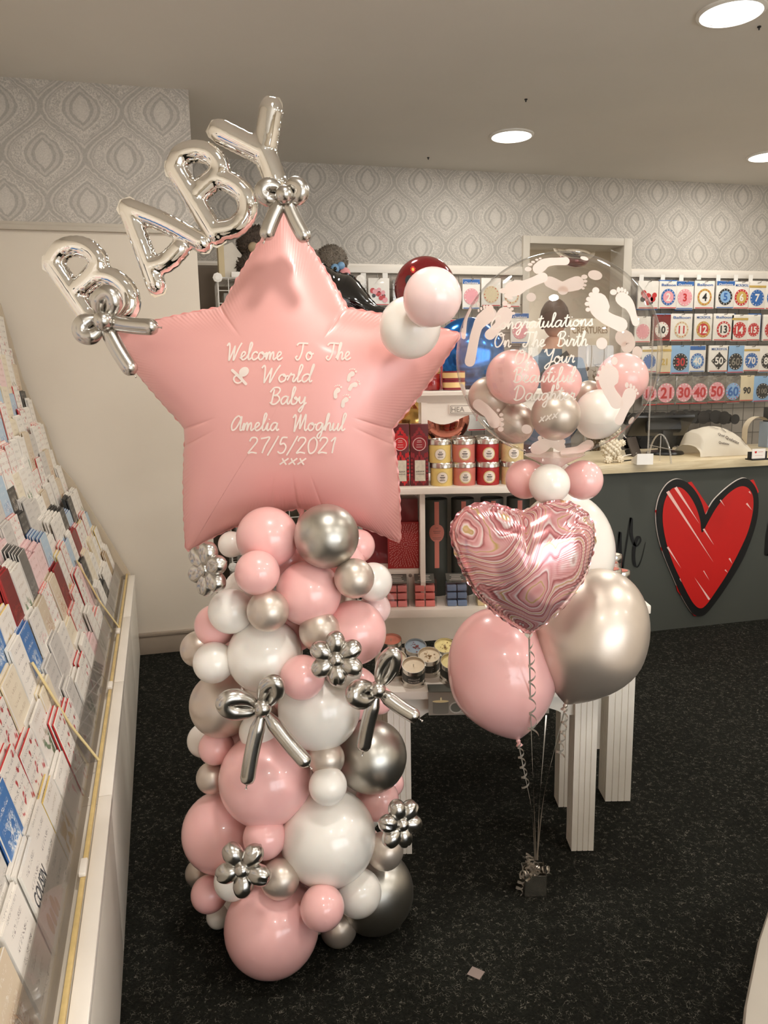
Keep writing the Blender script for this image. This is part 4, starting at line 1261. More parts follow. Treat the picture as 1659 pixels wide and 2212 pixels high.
def z3(x, y): return (960 + x * .28933, 480 + y * .28933)
for txt, x0, x1, ya, yb, un in (('Congratulations', 1058, 1280, 712, 703, 14), ('On The Birth', 1066, 1268, 750, 747, 15), ('Of Your', 1110, 1240, 787, 783, 15), ('Beautiful', 1107, 1240, 826, 825, 15), ('Daughter', 1108, 1242, 865, 864, 15), ('xxx', 1164, 1206, 913, 902, 11)):
    script_words(txt, x0, x1, ya, un, bf, 1.45, yb, bskin)
fpm = mat_print('bubble_print', lin(250, 238, 230), .5)
FEET = [ # spine, widths, toes (x,y,rx,ry), front?
 ([(700, 345), (770, 300), (905, 290)], [34, 33, 26], [(625, 350, 26, 17), (640, 315, 18, 11), (662, 297, 15, 9), (690, 280, 13, 8), (715, 270, 11, 7)], 1),
 ([(505, 500), (600, 470), (735, 412)], [46, 38, 32], [(440, 512, 32, 20), (462, 548, 16, 18), (482, 562, 13, 14), (500, 566, 11, 11)], 1),
 ([(785, 445), (880, 480), (990, 455)], [34, 38, 46], [(1045, 408, 24, 17), (1052, 440, 15, 11), (1048, 470, 13, 10), (1036, 494, 11, 9)], 0),
 ([(1148, 600), (1190, 700), (1315, 765)], [60, 50, 46], [(1130, 511, 27, 26), (1097, 541, 20, 18), (1076, 574, 19, 17), (1066, 610, 19, 16), (1071, 652, 18, 16)], 1),
 ([(1325, 570), (1385, 630), (1428, 748)], [40, 38, 24], [(1262, 522, 26, 22), (1300, 505, 14, 22), (1325, 503, 12, 18), (1348, 512, 10, 15), (1366, 528, 8, 12)], 1),
 ([(325, 690), (245, 790), (190, 1040)], [42, 36, 34], [(345, 645, 22, 28), (318, 634, 10, 16), (297, 634, 9, 15), (275, 645, 8, 13), (255, 660, 7, 11)], 1),
 ([(450, 690), (408, 770), (340, 840)], [48, 36, 34], [(452, 606, 20, 20), (482, 624, 15, 14), (503, 648, 15, 12), (514, 680, 15, 11)], 1),
 ([(1230, 1140), (1222, 1235), (1285, 1345)], [60, 48, 44], [(1270, 1035, 24, 30), (1216, 1068, 18, 19), (1185, 1085, 16, 18), (1157, 1122, 16, 16), (1140, 1165, 17, 16)], 1),
 ([(1385, 1285), (1352, 1380), (1305, 1480)], [40, 34, 30], [(1362, 1216, 14, 22), (1392, 1222, 11, 18), (1415, 1234, 10, 15), (1432, 1254, 9, 13), (1443, 1278, 8, 11)], 1),
 ([(252, 1362), (330, 1425), (375, 1490)], [34, 40, 42], [(402, 1404, 13, 12), (424, 1438, 16, 13), (427, 1473, 17, 14), (427, 1510, 19, 16), (420, 1545, 22, 19)], 1),
 ([(690, 1690), (790, 1650), (870, 1680)], [40, 34, 30], [(712, 1612, 16, 18), (745, 1600, 15, 15), (780, 1600, 14, 14), (815, 1612, 13, 13), (880, 1640, 24, 22)], 0),
 ([(1335, 860), (1385, 900), (1365, 930)], [50, 40, 40], [(1440, 975, 38, 50)], 0),
 ([(1080, 1660), (1000, 1700), (900, 1720)], [30, 30, 30], [(1065, 1640, 10, 16), (1085, 1660, 15, 10), (1088, 1680, 14, 9), (1086, 1698, 14, 9)], 0),
 ([(185, 650), (160, 720), (145, 860)], [14, 14, 12], [(255, 615, 10, 18)], 0),
]
for sp_, ws, toes, fr in FEET:
    mb = MB(); sfc = bf if fr else bb
    sole(mb, [z3(*p) for p in sp_], [w * .28933 for w in (ws[0] * 1.22, ws[0] * 1.25, ws[1] * .98, ws[2] * 1.05, ws[2] * 1.15)], sfc, 7)
    for (x, y, rx, ry) in toes:
        q = z3(x, y); blob(mb, q[0], q[1], rx * .289, ry * .289, 0, sfc, 14)
    mb.build('footprint', fpm, bskin, 180, label='white printed baby footprint')
for (x, y, rx, ry, ro, fr) in ((648, 560, 36, 33, 0, 0), (1125, 395, 54, 36, .2, 0), (1175, 905, 42, 44, 0, 1), (614, 1546, 40, 35, .3, 1), (468, 1682, 48, 26, .5, 1), (137, 1255, 22, 50, -.2, 0), (885, 508, 40, 34, 0, 0), (1045, 270, 32, 14, .3, 1), (1395, 1480, 14, 32, .6, 0), (345, 690, 46, 54, 0, 0), (1500, 1200, 18, 34, .1, 0), (985, 1440, 44, 55, .3, 0), (135, 830, 10, 40, 0, 0), (545, 500, 40, 30, 0, 0), (320, 1570, 36, 18, .7, 0)):
    q = z3(x, y); mb = MB(); blob(mb, q[0], q[1], rx * .289, ry * .289, ro, bf if fr else bb, 18)
    mb.build('print_dot', fpm, bskin, 180)
def inside(px, py, rp, dd, col, label):
    d = BD + dd
    for _ in range(40):
        p = PD(px, py, d); r = rp * MPP(px, py, d)
        if np.linalg.norm(p - BC) + r < BR_ - .003: break
        d += (BD - d) * .25
    for _ in range(60):
        p = PD(px, py, d); r = rp * MPP(px, py, d)
        ex_ = np.linalg.norm(p - BC) + r - (BR_ - .003)
        if ex_ <= 0: break
        rp *= .985
        v = project(BC); px += (v[0] - px) * .008; py += (v[1] - py) * .008
    latex(p, r, p - BC + EZ * .3, col, label, 'small balloons inside the clear bubble', tail=.05)
inside(1108, 814, 58, -.06, 'pink', 'pink balloon at left inside the clear bubble')
inside(1212, 828, 44, .02, 'pink', 'smaller pink balloon in the middle inside the clear bubble')
inside(1344, 818, 55, .03, 'pink', 'pink balloon at right inside the clear bubble')
inside(1048, 862, 48, .08, 'silver', 'silver balloon at far left inside the clear bubble')
inside(1102, 925, 52, -.02, 'silver', 'silver balloon at lower left inside the clear bubble')
inside(1200, 898, 53, -.09, 'silver', 'silver balloon at bottom centre inside the clear bubble')
inside(1300, 903, 60, -.06, 'white', 'white balloon at lower right inside the clear bubble')
inside(1272, 852, 30, .09, 'silver', 'silver balloon half hidden between pink and white inside the bubble')
for (px, py, rp, dd, c, lb) in ((1135, 1035, 43, 0, 'pink', 'pink collar balloon on left under the clear bubble'), (1259, 1037, 43, 0, 'pink', 'pink collar balloon on right under the clear bubble'), (1187, 1046, 44, -.07, 'white', 'white collar balloon in front under the clear bubble'), (1200, 1035, 40, .08, 'white', 'white collar balloon at the back under the clear bubble')):
    d = BD + dd; p = PD(px, py, d)
    latex(p, rp * MPP(px, py, d), p - PD(1195, 1030, BD), c, lb, 'collar balloons under the bubble')
# ================================================================== helium bouquet
teardrop(PD(1212, 1325, 2.02), PD(1222, 1063, 2.02), 218 * MPP(1220, 1180, 2.02), 'white', 'large white helium balloon behind the marbled heart', 'helium latex balloons of the bouquet')
teardrop(PD(1119, 1598, 1.88), PD(1050, 1318, 1.90), 232 * MPP(1080, 1450, 1.88), 'pink', 'large pink helium balloon below the marbled heart', 'helium latex balloons of the bouquet')
teardrop(PD(1222, 1522, 1.86), PD(1328, 1234, 1.88), 240 * MPP(1300, 1380, 1.86), 'silver', 'large pearly silver helium balloon at right of the bouquet', 'helium latex balloons of the bouquet')
HD = 1.72
def z5(x, y): return (940 + x * .30139, 980 + y * .30139)
hp = [(610, 418), (540, 400), (450, 372), (330, 358), (215, 400), (140, 480), (118, 560), (135, 660), (170, 760), (225, 880), (300, 1000), (400, 1110), (520, 1200), (620, 1262), (662, 1290), (700, 1268), (770, 1225), (880, 1130), (985, 1005), (1065, 880), (1112, 740), (1140, 600), (1112, 480), (1040, 398), (950, 352), (850, 346), (740, 375), (660, 410)]
hpd = crom([z5(*p) for p in hp], 14, closed=True)
hpoly = [LA(p[0], p[1], HD) for p in hpd]
hc = LA(*z5(620, 780), HD)
hH = inflate(hpoly, .075, n=120)
na_ = LA(*z5(610, 418), HD)
hmb, hfl = foil_shape(hpoly, hc, hH, HD, nr=36, creases=[(math.atan2(na_[1] - hc[1], na_[0] - hc[0]), .02, .006, .3)], pleat=.0022, plen=.03, pfreq=620, flange=.005)
ht = thing('heart_balloon', 'pink and white marbled heart foil balloon in front of the bouquet', 'heart balloon', PD(*z5(665, 1300), HD))
marb = mat_marble()
hmb.build('heart_body', marb, ht, 180); hfl.build('seam', marb, ht, 180)
q = [PD(*z5(*p), HD) for p in ((650, 1270), (690, 1268), (700, 1300), (672, 1332), (640, 1300))]
MB().add(q + [v + EY * .002 for v in q], [(0, 1, 2, 3, 4), (9, 8, 7, 6, 5)] + [(i, 5 + i, 5 + (i + 1) % 5, (i + 1) % 5) for i in range(5)]).build('tail', foil, ht, None)

# ribbons and weight
ribm = M('silver_ribbon', lin(206, 196, 182), rough=.22, metal=.6, var=.03)
KN = WP(*[AD(PD(1157, 1800, 1.92))[0], 1.92, AD(PD(1157, 1800, 1.92))[2]])
BXC = PZ(1157, 1935, 0); 
def flat_ribbon(pts, w, label, group='ribbon strings of the bouquet', name='ribbon', nrm=None):
    pts = crom(pts, 8)
    L, R_ = [], []
    n = len(pts)
    for i, p in enumerate(pts):
        tw = i * .10
        e = EX * math.cos(tw) + EY * math.sin(tw)
        L.append(p - e * w / 2); R_.append(p + e * w / 2)
    mb = MB(); mb.strip(L, R_); mb.strip([p + EY * .0004 for p in R_], [p + EY * .0004 for p in L])
    return mb.build(name, ribm, None, 180, label, 'ribbon', group)
def curl(a, b, turns, rad, w, label=None, parent=None, name='ribbon', open_end=1.0):
    a, b = np.array(a), np.array(b); ax = (b - a); Ln = np.linalg.norm(ax); ax = ax / Ln
    e1 = np.cross(ax, EY); e1 /= np.linalg.norm(e1); e2 = np.cross(ax, e1)
    n = int(turns * 16)
    L, R_ = [], []
    for i in range(n + 1):
        u = i / n; t_ = 2 * PI * turns * u
        r = rad * (.45 + .55 * min(1, u * 4)) * (1 + (open_end - 1) * max(0, u - .8) * 5)
        p = a + ax * Ln * u + (e1 * math.cos(t_) + e2 * math.sin(t_)) * r
        L.append(p - ax * w / 2); R_.append(p + ax * w / 2)
    mb = MB(); mb.strip(L, R_)
    return mb.build(name, ribm, parent, 180, label, 'ribbon' if parent is None else None, 'curled ribbon ends' if parent is None else None)
TOPB = PD(1158, 1858, 1.915)
flat_ribbon([PD(1143, 1376, 1.72), PD(1147, 1560, 1.78), PD(1153, 1720, 1.85), TOPB], .004, 'straight silver ribbon hanging from the marbled heart to the weight')
flat_ribbon([PD(1222, 1526, 1.86), PD(1200, 1610, 1.87), PD(1175, 1720, 1.89), TOPB + EX * .002], .004, 'silver ribbon slanting from the silver balloon to the weight')
flat_ribbon([PD(1180, 1545, 2.0), PD(1172, 1650, 1.97), PD(1165, 1740, 1.94), TOPB + EX * .004], .004, 'silver ribbon from the white balloon to the weight')
flat_ribbon([PD(1119, 1602, 1.88), PD(1135, 1680, 1.89), PD(1150, 1760, 1.90), TOPB - EX * .003], .0035, 'silver ribbon from the pink balloon to the weight')
curl(PD(1148, 1385, 1.70), PD(1151, 1590, 1.74), 6, .0085, .006, 'long curled ribbon in front of the pink balloon', open_end=1.7)
curl(PD(1121, 1603, 1.87), PD(1136, 1700, 1.87), 4.5, .009, .006, 'short curled ribbon hanging from the neck of the pink balloon', open_end=1.3)
curl(PD(1224, 1528, 1.85), PD(1208, 1635, 1.85), 5, .008, .006, 'curled ribbon hanging from the silver balloon in front of the table leg', open_end=1.8)
bxp = PZ(1157, 1938, 0); sz = .062
wt = thing('balloon_weight', 'small silver foil weight box with curled ribbon on the carpet', 'balloon weight', bxp + EY * sz / 2)
bc = bxp + EY * sz / 2
silm = M('silver_card', lin(190, 186, 176), rough=.22, metal=.9, var=.08, vscale=40)
def wbx(lo, hi): return MB().box(bc + RT @ ((np.array(lo) + np.array(hi)) / 2), np.array(hi) - np.array(lo), RT)
h_ = sz * 1.05
wbx((-sz / 2, -sz / 2, 0), (sz / 2, sz / 2, .003)).build('base', silm, wt, None)
for lo, hi in (((-sz / 2, -sz / 2, 0), (sz / 2, -sz / 2 + .0015, h_)), ((-sz / 2, sz / 2 - .0015, 0), (sz / 2, sz / 2, h_)), ((-sz / 2, -sz / 2, 0), (-sz / 2 + .0015, sz / 2, h_)), ((sz / 2 - .0015, -sz / 2, 0), (sz / 2, sz / 2, h_))):
    wbx(lo, hi).build('side', silm, wt, None)
MB().add([bc + RT @ np.array(v) for v in ((sz / 2, -sz / 2, h_), (sz / 2, sz / 2, h_), (sz / 2 - .006, sz / 2, h_ + .03), (sz / 2 - .006, -sz / 2 + .03, h_ + .034))], [(0, 1, 2, 3)]).build('flap', silm, wt, None)
rg = random.Random(4)
for k in range(15):
    a_ = bc + EX * rg.uniform(-.03, .02) + EY * rg.uniform(-.025, .02) + EZ * (h_ * .85)
    b_ = a_ + EX * rg.uniform(-.03, .03) + EY * rg.uniform(-.02, .01) + EZ * rg.uniform(.005, .045)
    curl(a_, b_, rg.uniform(1.3, 2.4), rg.uniform(.007, .011), .0055, parent=wt, name='curl', open_end=1.2)
curl(bc - EX * .034 - EY * .02 + EZ * h_, bc - EX * .048 - EY * .025 + EZ * .012, 3.2, .010, .006, parent=wt, name='curl', open_end=1.3)
curl(bc - EX * .005 - EY * .01 + EZ * h_, bc - EX * .015 - EY * .01 + EZ * (h_ + .05), 2.2, .011, .006, parent=wt, name='curl', open_end=1.2)
# ================================================================== white display tables (turned to face the camera)
tabw = M('painted_white_wood', lin(236, 228, 215), rough=.38, var=.03, vscale=14)
def tb(lo, hi, bev=0.0, mb=None, mi=0):
    mb = MB() if mb is None else mb
    lo, hi = np.array(lo, float), np.array(hi, float)
    return mb.box(RT @ ((lo + hi) / 2), hi - lo, RT, mi, bev)
def fluted(a0, a1, d0, d1, z0_, z1_):
    """square leg with vertical reeds on its faces"""
    pts = []
    def side(p, q, n=4):
        p, q = np.array(p), np.array(q); v = q - p; L = np.linalg.norm(v); v /= L; inn = np.array((-v[1], v[0]))
        for k in range(n):
            s_, e_ = L * k / n, L * (k + 1) / n
            if k: pts.append(p + v * (s_ + .0018))
            else: pts.append(p)
            if k < n - 1:
                pts.append(p + v * (e_ - .0018)); pts.append(p + v * e_ + inn * .003)
    side((a0, d0), (a1, d0)); side((a1, d0), (a1, d1)); side((a1, d1), (a0, d1)); side((a0, d1), (a0, d0))
    return MB().prism([tuple(p) for p in pts], np.zeros(3) + EZ * z0_, EX, EY, EZ, z1_ - z0_)
def apron(a0, a1, d, zt, zb, zarch, t=.018):
    n = 24
    poly = [(a0, zt), (a0, zb)] + [(a0 + (a1 - a0) * (.06 + .88 * k / n), zb + (zarch - zb) * (math.sin(PI * k / n) ** .6)) for k in range(n + 1)] + [(a1, zb), (a1, zt)]
    return MB().prism(poly, EY * d, EX, EZ, EY, t)
TAZ = .540
ta = thing('display_table', 'low white display table with reeded legs holding open candles', 'table', WP(.3, 2.3, 0))
tb((-.035, 2.125, TAZ - .026), (.665, 2.50, TAZ), .004).build('table_top', tabw, ta, 30)
for a0, d0 in ((.559, 2.150), (.000, 2.150), (.575, 2.395), (.000, 2.395)):
    fluted(a0, a0 + .068, d0, d0 + .068, 0, TAZ - .026).build('leg', tabw, ta, 30)
apron(.068, .56, 2.165, TAZ - .026, TAZ - .10, TAZ - .055).build('apron', tabw, ta, 30)
tb((.588, 2.215, TAZ - .09), (.606, 2.40, TAZ - .026)).build('side_rail', tabw, ta, 30)
TBZ = .700
tq = thing('display_table', 'taller white table behind the low one, carrying the candle hutch', 'table', WP(.4, 2.7, 0))
tb((-.06, 2.41, TBZ - .028), (.865, 2.92, TBZ), .004).build('table_top', tabw, tq, 30)
for a0, d0 in ((.742, 2.425), (-.04, 2.53), (.742, 2.80), (-.04, 2.80)):
    fluted(a0, a0 + .086, d0, d0 + .086, 0, TBZ - .028).build('leg', tabw, tq, 30)
apron(-.03, .74, 2.525, TBZ - .028, TBZ - .165, TBZ - .14).build('apron', tabw, tq, 30)
tb((.80, 2.51, TBZ - .11), (.82, 2.80, TBZ - .028)).build('side_rail', tabw, tq, 30)
# ---- hutch
MS = 1.098
hu = thing('candle_hutch', 'white shelved hutch with name plaque standing on the taller table', 'shelf unit', WP(.33, 2.6, TBZ))
tb((-.05, 2.43, MS - .022), (.60, 2.80, MS), .003).build('shelf', tabw, hu, 30)
A908 = LA(908, 1150, 2.46)[0]
tb((A908, 2.46, TBZ), (A908 + .016, 2.79, MS - .022)).build('divider', tabw, hu, None)
tb((.56, 2.46, TBZ), (.576, 2.79, MS - .022)).build('side_panel', tabw, hu, None)
tb((-.05, 2.785, TBZ), (.60, 2.795, MS - .022)).build('back_panel', tabw, hu, None)
tb((-.05, 2.53, TBZ + .0), (A908 - .002, 2.78, TBZ + .105), .002).build('riser', tabw, hu, 30)
for k in (848, 886):
    p = PD(k, 1222, 2.53); MB().lathe([(.006, 0), (.006, -.0025), (.003, -.003)], WP(LA(k, 1222, 2.53)[0], 2.5285, TBZ + .085), EY * 1, 12).build('screw', M('screw_steel', lin(150, 140, 128), rough=.4, metal=.6), hu, 40)
HA0, HA1 = LA(910, 880, 2.50)[0], .575
CZ = 1.402
tb((HA0, 2.50, MS), (HA0 + .02, 2.70, CZ - .03)).build('post', tabw, hu, None)
tb((HA1 - .02, 2.50, MS), (HA1, 2.70, CZ - .03)).build('post', tabw, hu, None)
cpts = [(0, 0), (.205, 0), (.205, .035), (.0, .035), (-.022, .033), (-.022, .022), (-.012, .014), (-.004, .008)]
MB().prism([(u, v) for u, v in cpts], RT @ np.array((HA0 - .012, 2.50, CZ - .037)), EY, EZ, EX, HA1 - HA0 + .024).build('crown', tabw, hu, 30)
n = 30; zt, zb = CZ - .036, CZ - .105
poly = [(HA0 + .02, zt), (HA0 + .02, zb + .012)] + [(HA0 + .02 + (HA1 - HA0 - .04) * k / n, zb + .012 - .016 * math.sin(2 * PI * k / n * 2) * (1 if k < n else 1)) for k in range(1, n)] + [(HA1 - .02, zb + .012), (HA1 - .02, zt)]
MB().prism(poly, EY * 2.505, EX, EZ, EY, .012).build('valance', tabw, hu, 30)
pl = LA(1003, 884, 2.50)
plq = MB().box(WP(pl[0], 2.501, pl[1]), (.098, .008, .030), RT, bev=.002).build('plaque', tabw, hu, 30)
mb = MB()
for sx, sz_, zz in ((.090, .002, .0115), (.090, .002, -.0115)): rectf(mb, WP(pl[0], 2.4965, pl[1] + zz), EX, EZ, sx, sz_)
for sx in (-.045, .045): rectf(mb, WP(pl[0] + sx, 2.4965, pl[1]), EX, EZ, .002, .023)
mb.build('plaque_border', M('plaque_grey', lin(150, 142, 130), rough=.5), plq, None)
mb = MB(); text(mb, 'HEA', WP(pl[0] - .021, 2.4964, pl[1]), EX, EZ, width=.042, height=.016, bold=.01)
mb.build('lettering', MATS['plaque_grey'], plq, None)

# ---- goods on the hutch
steel = M('tin_steel', lin(206, 202, 194), rough=.22, metal=.95, var=.03)
def tin(a, d, z, col, label, r=.0365, h=.075, grp='stacked candle tins'):
    o = WP(a, d, z)
    t = thing('candle_tin', label, 'candle tin', o, grp)
    MB().lathe([(r * .97, 0), (r, .003), (r, h * .76), (r * .98, h * .77)], o, seg=28).build('tin_body', col, t, 40)
    MB().lathe([(r * 1.0, h * .77), (r * 1.05, h * .775), (r * 1.05, h * .96), (r * 1.0, h), (r * .86, h), (r * .84, h * .975), (0, h * .975)], o, seg=28).build('lid', steel, t, 40)
    mb = MB()
    def cyl(rr, a0): return
    n = 20
    cyl_disc(mb, o, r + .0007, r * .56, r * .56, h * .37, 0); cyl_disc(mb, o, r + .0012, r * .47, r * .47, h * .37, 1)
    lbl = mb.build('label', [M('label_gold', lin(206, 182, 120), rough=.4), M('label_paper', lin(228, 216, 200), rough=.6)], t, None)
    mb = MB()
    for w, hh, zz in ((.010, .0022, .47), (.017, .0030, .385), (.013, .0016, .325), (.019, .0010, .265), (.016, .0010, .235)): cyl_bar(mb, o, r + .0018, w, hh, h * zz)
    mb.build('print', M('label_ink', lin(70, 60, 58), rough=.6), lbl, None)
    return t
TC = {'yellow': M('tin_yellow', lin(226, 198, 118), rough=.4), 'coral': M('tin_coral', lin(206, 120, 104), rough=.4), 'red': M('tin_red', lin(168, 40, 42), rough=.4, var=.2, vscale=60), 'cream': M('tin_cream', lin(214, 190, 138), rough=.4, var=.12, vscale=60)}
for c, px in (('yellow', 954), ('coral', 1003), ('red', 1054), ('cream', 1107)):
    a = LA(px, 1050, 2.49)[0]
    tin(a, 2.49, MS, TC[c], '%s candle tin at the bottom of the front stack on the hutch shelf' % c)
    tin(a - (.006 if c == 'yellow' else .002), 2.492, MS + .075, TC[c], '%s candle tin at the top of the front stack on the hutch shelf' % c)
    if c != 'yellow':
        tin(a + .004, 2.585, MS, TC[c], '%s candle tin at the bottom of the rear stack on the hutch shelf' % c)
        tin(a + .004, 2.585, MS + .075, TC[c], '%s candle tin at the top of the rear stack on the hutch shelf' % c)
def diffuser_box(px0, px1, bright, label):
    d = 2.475; a0, a1 = LA(px0, 1048, d)[0], LA(px1, 1048, d)[0]; h = LA(px0, 917, d)[1] - MS
    t = thing('candle_box', label, 'gift box', WP((a0 + a1) / 2, d, MS), 'tall candle gift boxes')
    base = M('box_dark_red', lin(92, 24, 28), rough=.4); orn = M('box_ornament_' + str(bright), lin(196, 32, 36) if bright else lin(140, 34, 40), rough=.4)
    tb((a0, d, MS), (a1, d + (a1 - a0), MS + h), .001).build('carton', base, t, 30)
    w = a1 - a0; c = (a0 + a1) / 2
    mb = MB()
    disc(mb, WP(c, d - .0006, MS + h * .70), EX, EZ, w * .44, w * .44)
    for k in range(7):
        u = k / 6 - .5
        disc(mb, WP(c + u * w * .7, d - .0006, MS + h * (.92 - abs(u) * .28)), EX, EZ, w * .09, w * .12, 10)
    for k in range(9):
        u = k / 8 - .5
        disc(mb, WP(c + u * w * .85, d - .0006, MS + h * (.47 + .05 * math.cos(u * 14))), EX, EZ, w * .06, w * .16, 10)
        disc(mb, WP(c + u * w * .85, d - .0006, MS + h * (.08 + .04 * math.cos(u * 12))), EX, EZ, w * .06, w * .12, 10)
    for sg in (-1, 1):
        for k in range(6): disc(mb, WP(c + sg * w * .42, d - .0006, MS + h * (.12 + .06 * k)), EX, EZ, w * .06, w * .07, 10)
    mb.build('ornament', orn, t, None)
    mb = MB(); n = 32
    for k in range(n):
        a_, b_ = 2 * PI * k / n, 2 * PI * (k + 1) / n
        q = [WP(c + w * rr * math.cos(an), d - .0012, MS + h * .68 + w * rr * math.sin(an)) for rr, an in ((.33, a_), (.36, a_), (.36, b_), (.33, b_))]
        mb.add(q, [(0, 1, 2, 3)])
    for zz, ww in ((.74, .22), (.715, .26), (.67, .3), (.635, .34)): rectf(mb, WP(c, d - .0012, MS + h * zz), EX, EZ, w * ww, h * .007)
    mb.build('badge', M('badge_pale', lin(222, 196, 186), rough=.5), t, None)
    mb = MB(); rectf(mb, WP(c + .002, d - .0010, MS + h * .25), EX, EZ, w * .58, h * .34); mb.build('candle_window', M('candle_glass', lin(206, 198, 178), rough=.2, var=.12, vscale=90), t, None)
    mb = MB(); text(mb, 'SHEARER', WP(c + .002, d - .0016, MS + h * .235), EX, EZ, width=w * .46, height=h * .026); text(mb, 'CANDLES', WP(c + .002, d - .0016, MS + h * .195), EX, EZ, width=w * .46, height=h * .026)
    mb.build('lettering', MATS['label_ink'], t, None)
diffuser_box(847, 885, True, 'tall dark red candle box with bright red ornament beside the star')
diffuser_box(887, 926, False, 'tall maroon candle box with white ring badge beside the yellow tins')
# things on the crown
def jar(px, pyb, d, r, h, body, lid, label, zb):
    a = LA(px, pyb, d)[0]; o = WP(a, d, zb)
    t = thing('candle_jar', label, 'candle jar', o, 'red candle jars on top of the hutch')
    MB().lathe([(r * .92, 0), (r, .004), (r, h * .72), (r * .96, h * .74)], o, seg=24).build('jar_body', body, t, 40)
    MB().lathe([(r * .98, h * .74), (r * 1.02, h * .75), (r * 1.02, h * .97), (r * .97, h), (0, h)], o, seg=24).build('lid', lid, t, 40)
redj = M('jar_red_wax', lin(150, 26, 30), rough=.12, coat=.6, var=.15, vscale=50); goldl = M('gold_lid', lin(214, 184, 120), rough=.25, metal=.8)
jar(932, 842, 2.58, .030, .072, redj, goldl, 'lower red candle jar with gold lid on top of hutch', CZ)
jar(938, 808, 2.66, .030, .135, redj, goldl, 'taller red candle jar behind on top of the hutch', CZ)
wineb = M('tin_wine_red', lin(130, 34, 44), rough=.4); bandm = M('tin_gold_band', lin(222, 190, 130), rough=.4)
for k, lb in ((0, 'lower'), (1, 'upper')):
    a = LA(980, 842, 2.57)[0]; o = WP(a, 2.57, CZ + k * .031)
    t = thing('candle_tin', '%s flat wine red tin with gold band on top of the hutch' % lb, 'candle tin', o, 'flat tins on the hutch')
    MB().lathe([(.036, 0), (.037, .002), (.037, .030)], o, seg=28).build('tin_body', wineb, t, 40)
    MB().lathe([(.0373, .008), (.0373, .025)], o, seg=28, cap=False).build('band', bandm, t, 40)
# dark tubes
tubem = M('tube_charcoal', lin(58, 60, 54), rough=.55); coralm = M('coral_ribbon', lin(198, 116, 100), rough=.5)
for k, px in enumerate((942, 999, 1062, 1118)):
    d = 2.60; a = LA(px, 1160, d)[0]; r = .0385; o = WP(a, d, TBZ); h = .335
    t = thing('candle_tube', 'charcoal cardboard tube with coral band, %s from the divider on the hutch' % ['first', 'second', 'third', 'fourth'][k], 'gift tube', o, 'charcoal gift tubes')
    MB().lathe([(r, 0), (r, h * .82), (r * 1.0, h * .82)], o, seg=32).build('tube_body', tubem, t, 40)
    MB().lathe([(r * 1.012, h * .80), (r * 1.012, h), (r * .98, h + .001), (r * .95, h - .004), (0, h - .004)], o, seg=32).build('lid', tubem, t, 40)
    mb = MB()
    for z0_, z1_ in ((.10, .33),):
        L = [o + (EX * math.sin(u) - EY * math.cos(u)) * r * 1.02 + EZ * z0_ for u in (-.2, -.1, 0, .1, .2)]
        mb.strip(L, [p + EZ * (z1_ - z0_) for p in L])
    mb.build('ribbon_band', coralm, t, None)
    mb = MB(); cyl_disc(mb, o, r * 1.035, .0275, .031, .222)
    mb.build('label', M('coral_label', lin(196, 118, 104), rough=.55), t, None)
    mb = MB()
    for w, zz in ((.010, .240), (.026, .229), (.022, .223), (.03, .206), (.026, .201)): cyl_bar(mb, o, r * 1.05, w, .0013, zz)
    mb.build('print', MATS['label_ink'], t, None)
# red gift box with a burst pattern
d = 2.545; a0, a1 = LA(838, 1212, d)[0], LA(905, 1212, d)[0]; zr = TBZ + .105
gt = thing('gift_box', 'red box with a burst of pale dashes on the lower left of hutch', 'gift box', WP((a0 + a1) / 2, d, zr))
hb = LA(870, 1128, d)[1] - zr
tb((a0, d, zr), (a1, d + .09, zr + hb), .001).build('carton', M('burst_red', lin(158, 36, 36), rough=.45), gt, 30)
mb = MB(); rg = random.Random(3); cx, cz = (a0 + a1) / 2 + .008, zr + hb * .52
for ring in range(1, 12):
    nn = 6 + ring * 5
    for k in range(nn):
        an = 2 * PI * (k + rg.random() * .5) / nn; rr = ring * .0075
        x, z = cx + rr * math.cos(an), cz + rr * math.sin(an)
        if a0 + .005 < x < a1 - .005 and zr + .005 < z < zr + hb - .005:
            e = EX * math.cos(an) + EZ * math.sin(an); f_ = -EX * math.sin(an) + EZ * math.cos(an); c_ = WP(x, d - .0007, z)
            L_ = .0022 + .0003 * ring
            mb.add([c_ - e * L_, c_ + f_ * .0007, c_ + e * L_, c_ - f_ * .0007], [(0, 1, 2, 3)])
mb.build('burst_pattern', M('burst_dash', lin(232, 190, 178), rough=.5), gt, None, kind='stuff')
tb((a0 + .012, d + .01, zr + hb), (a1 - .002, d + .08, LA(870, 1078, d + .01)[1]), .001).build('upper_carton', M('burst_dark', lin(112, 22, 26), rough=.35, coat=.4), gt, 30)
p = WP(LA(815, 1170, 2.62)[0], 2.62, TBZ + .106)
t = thing('gift_bag', 'dark red glossy gift bag half hidden behind the balloon column', 'gift bag', p)
MB().prism([(-.05, 0), (.04, 0), (.05, .19), (.0, .21), (-.05, .19)], p, EX, EZ, EY, .06).build('bag_body', M('bag_wine', lin(120, 26, 34), rough=.25, coat=.5), t, 30)
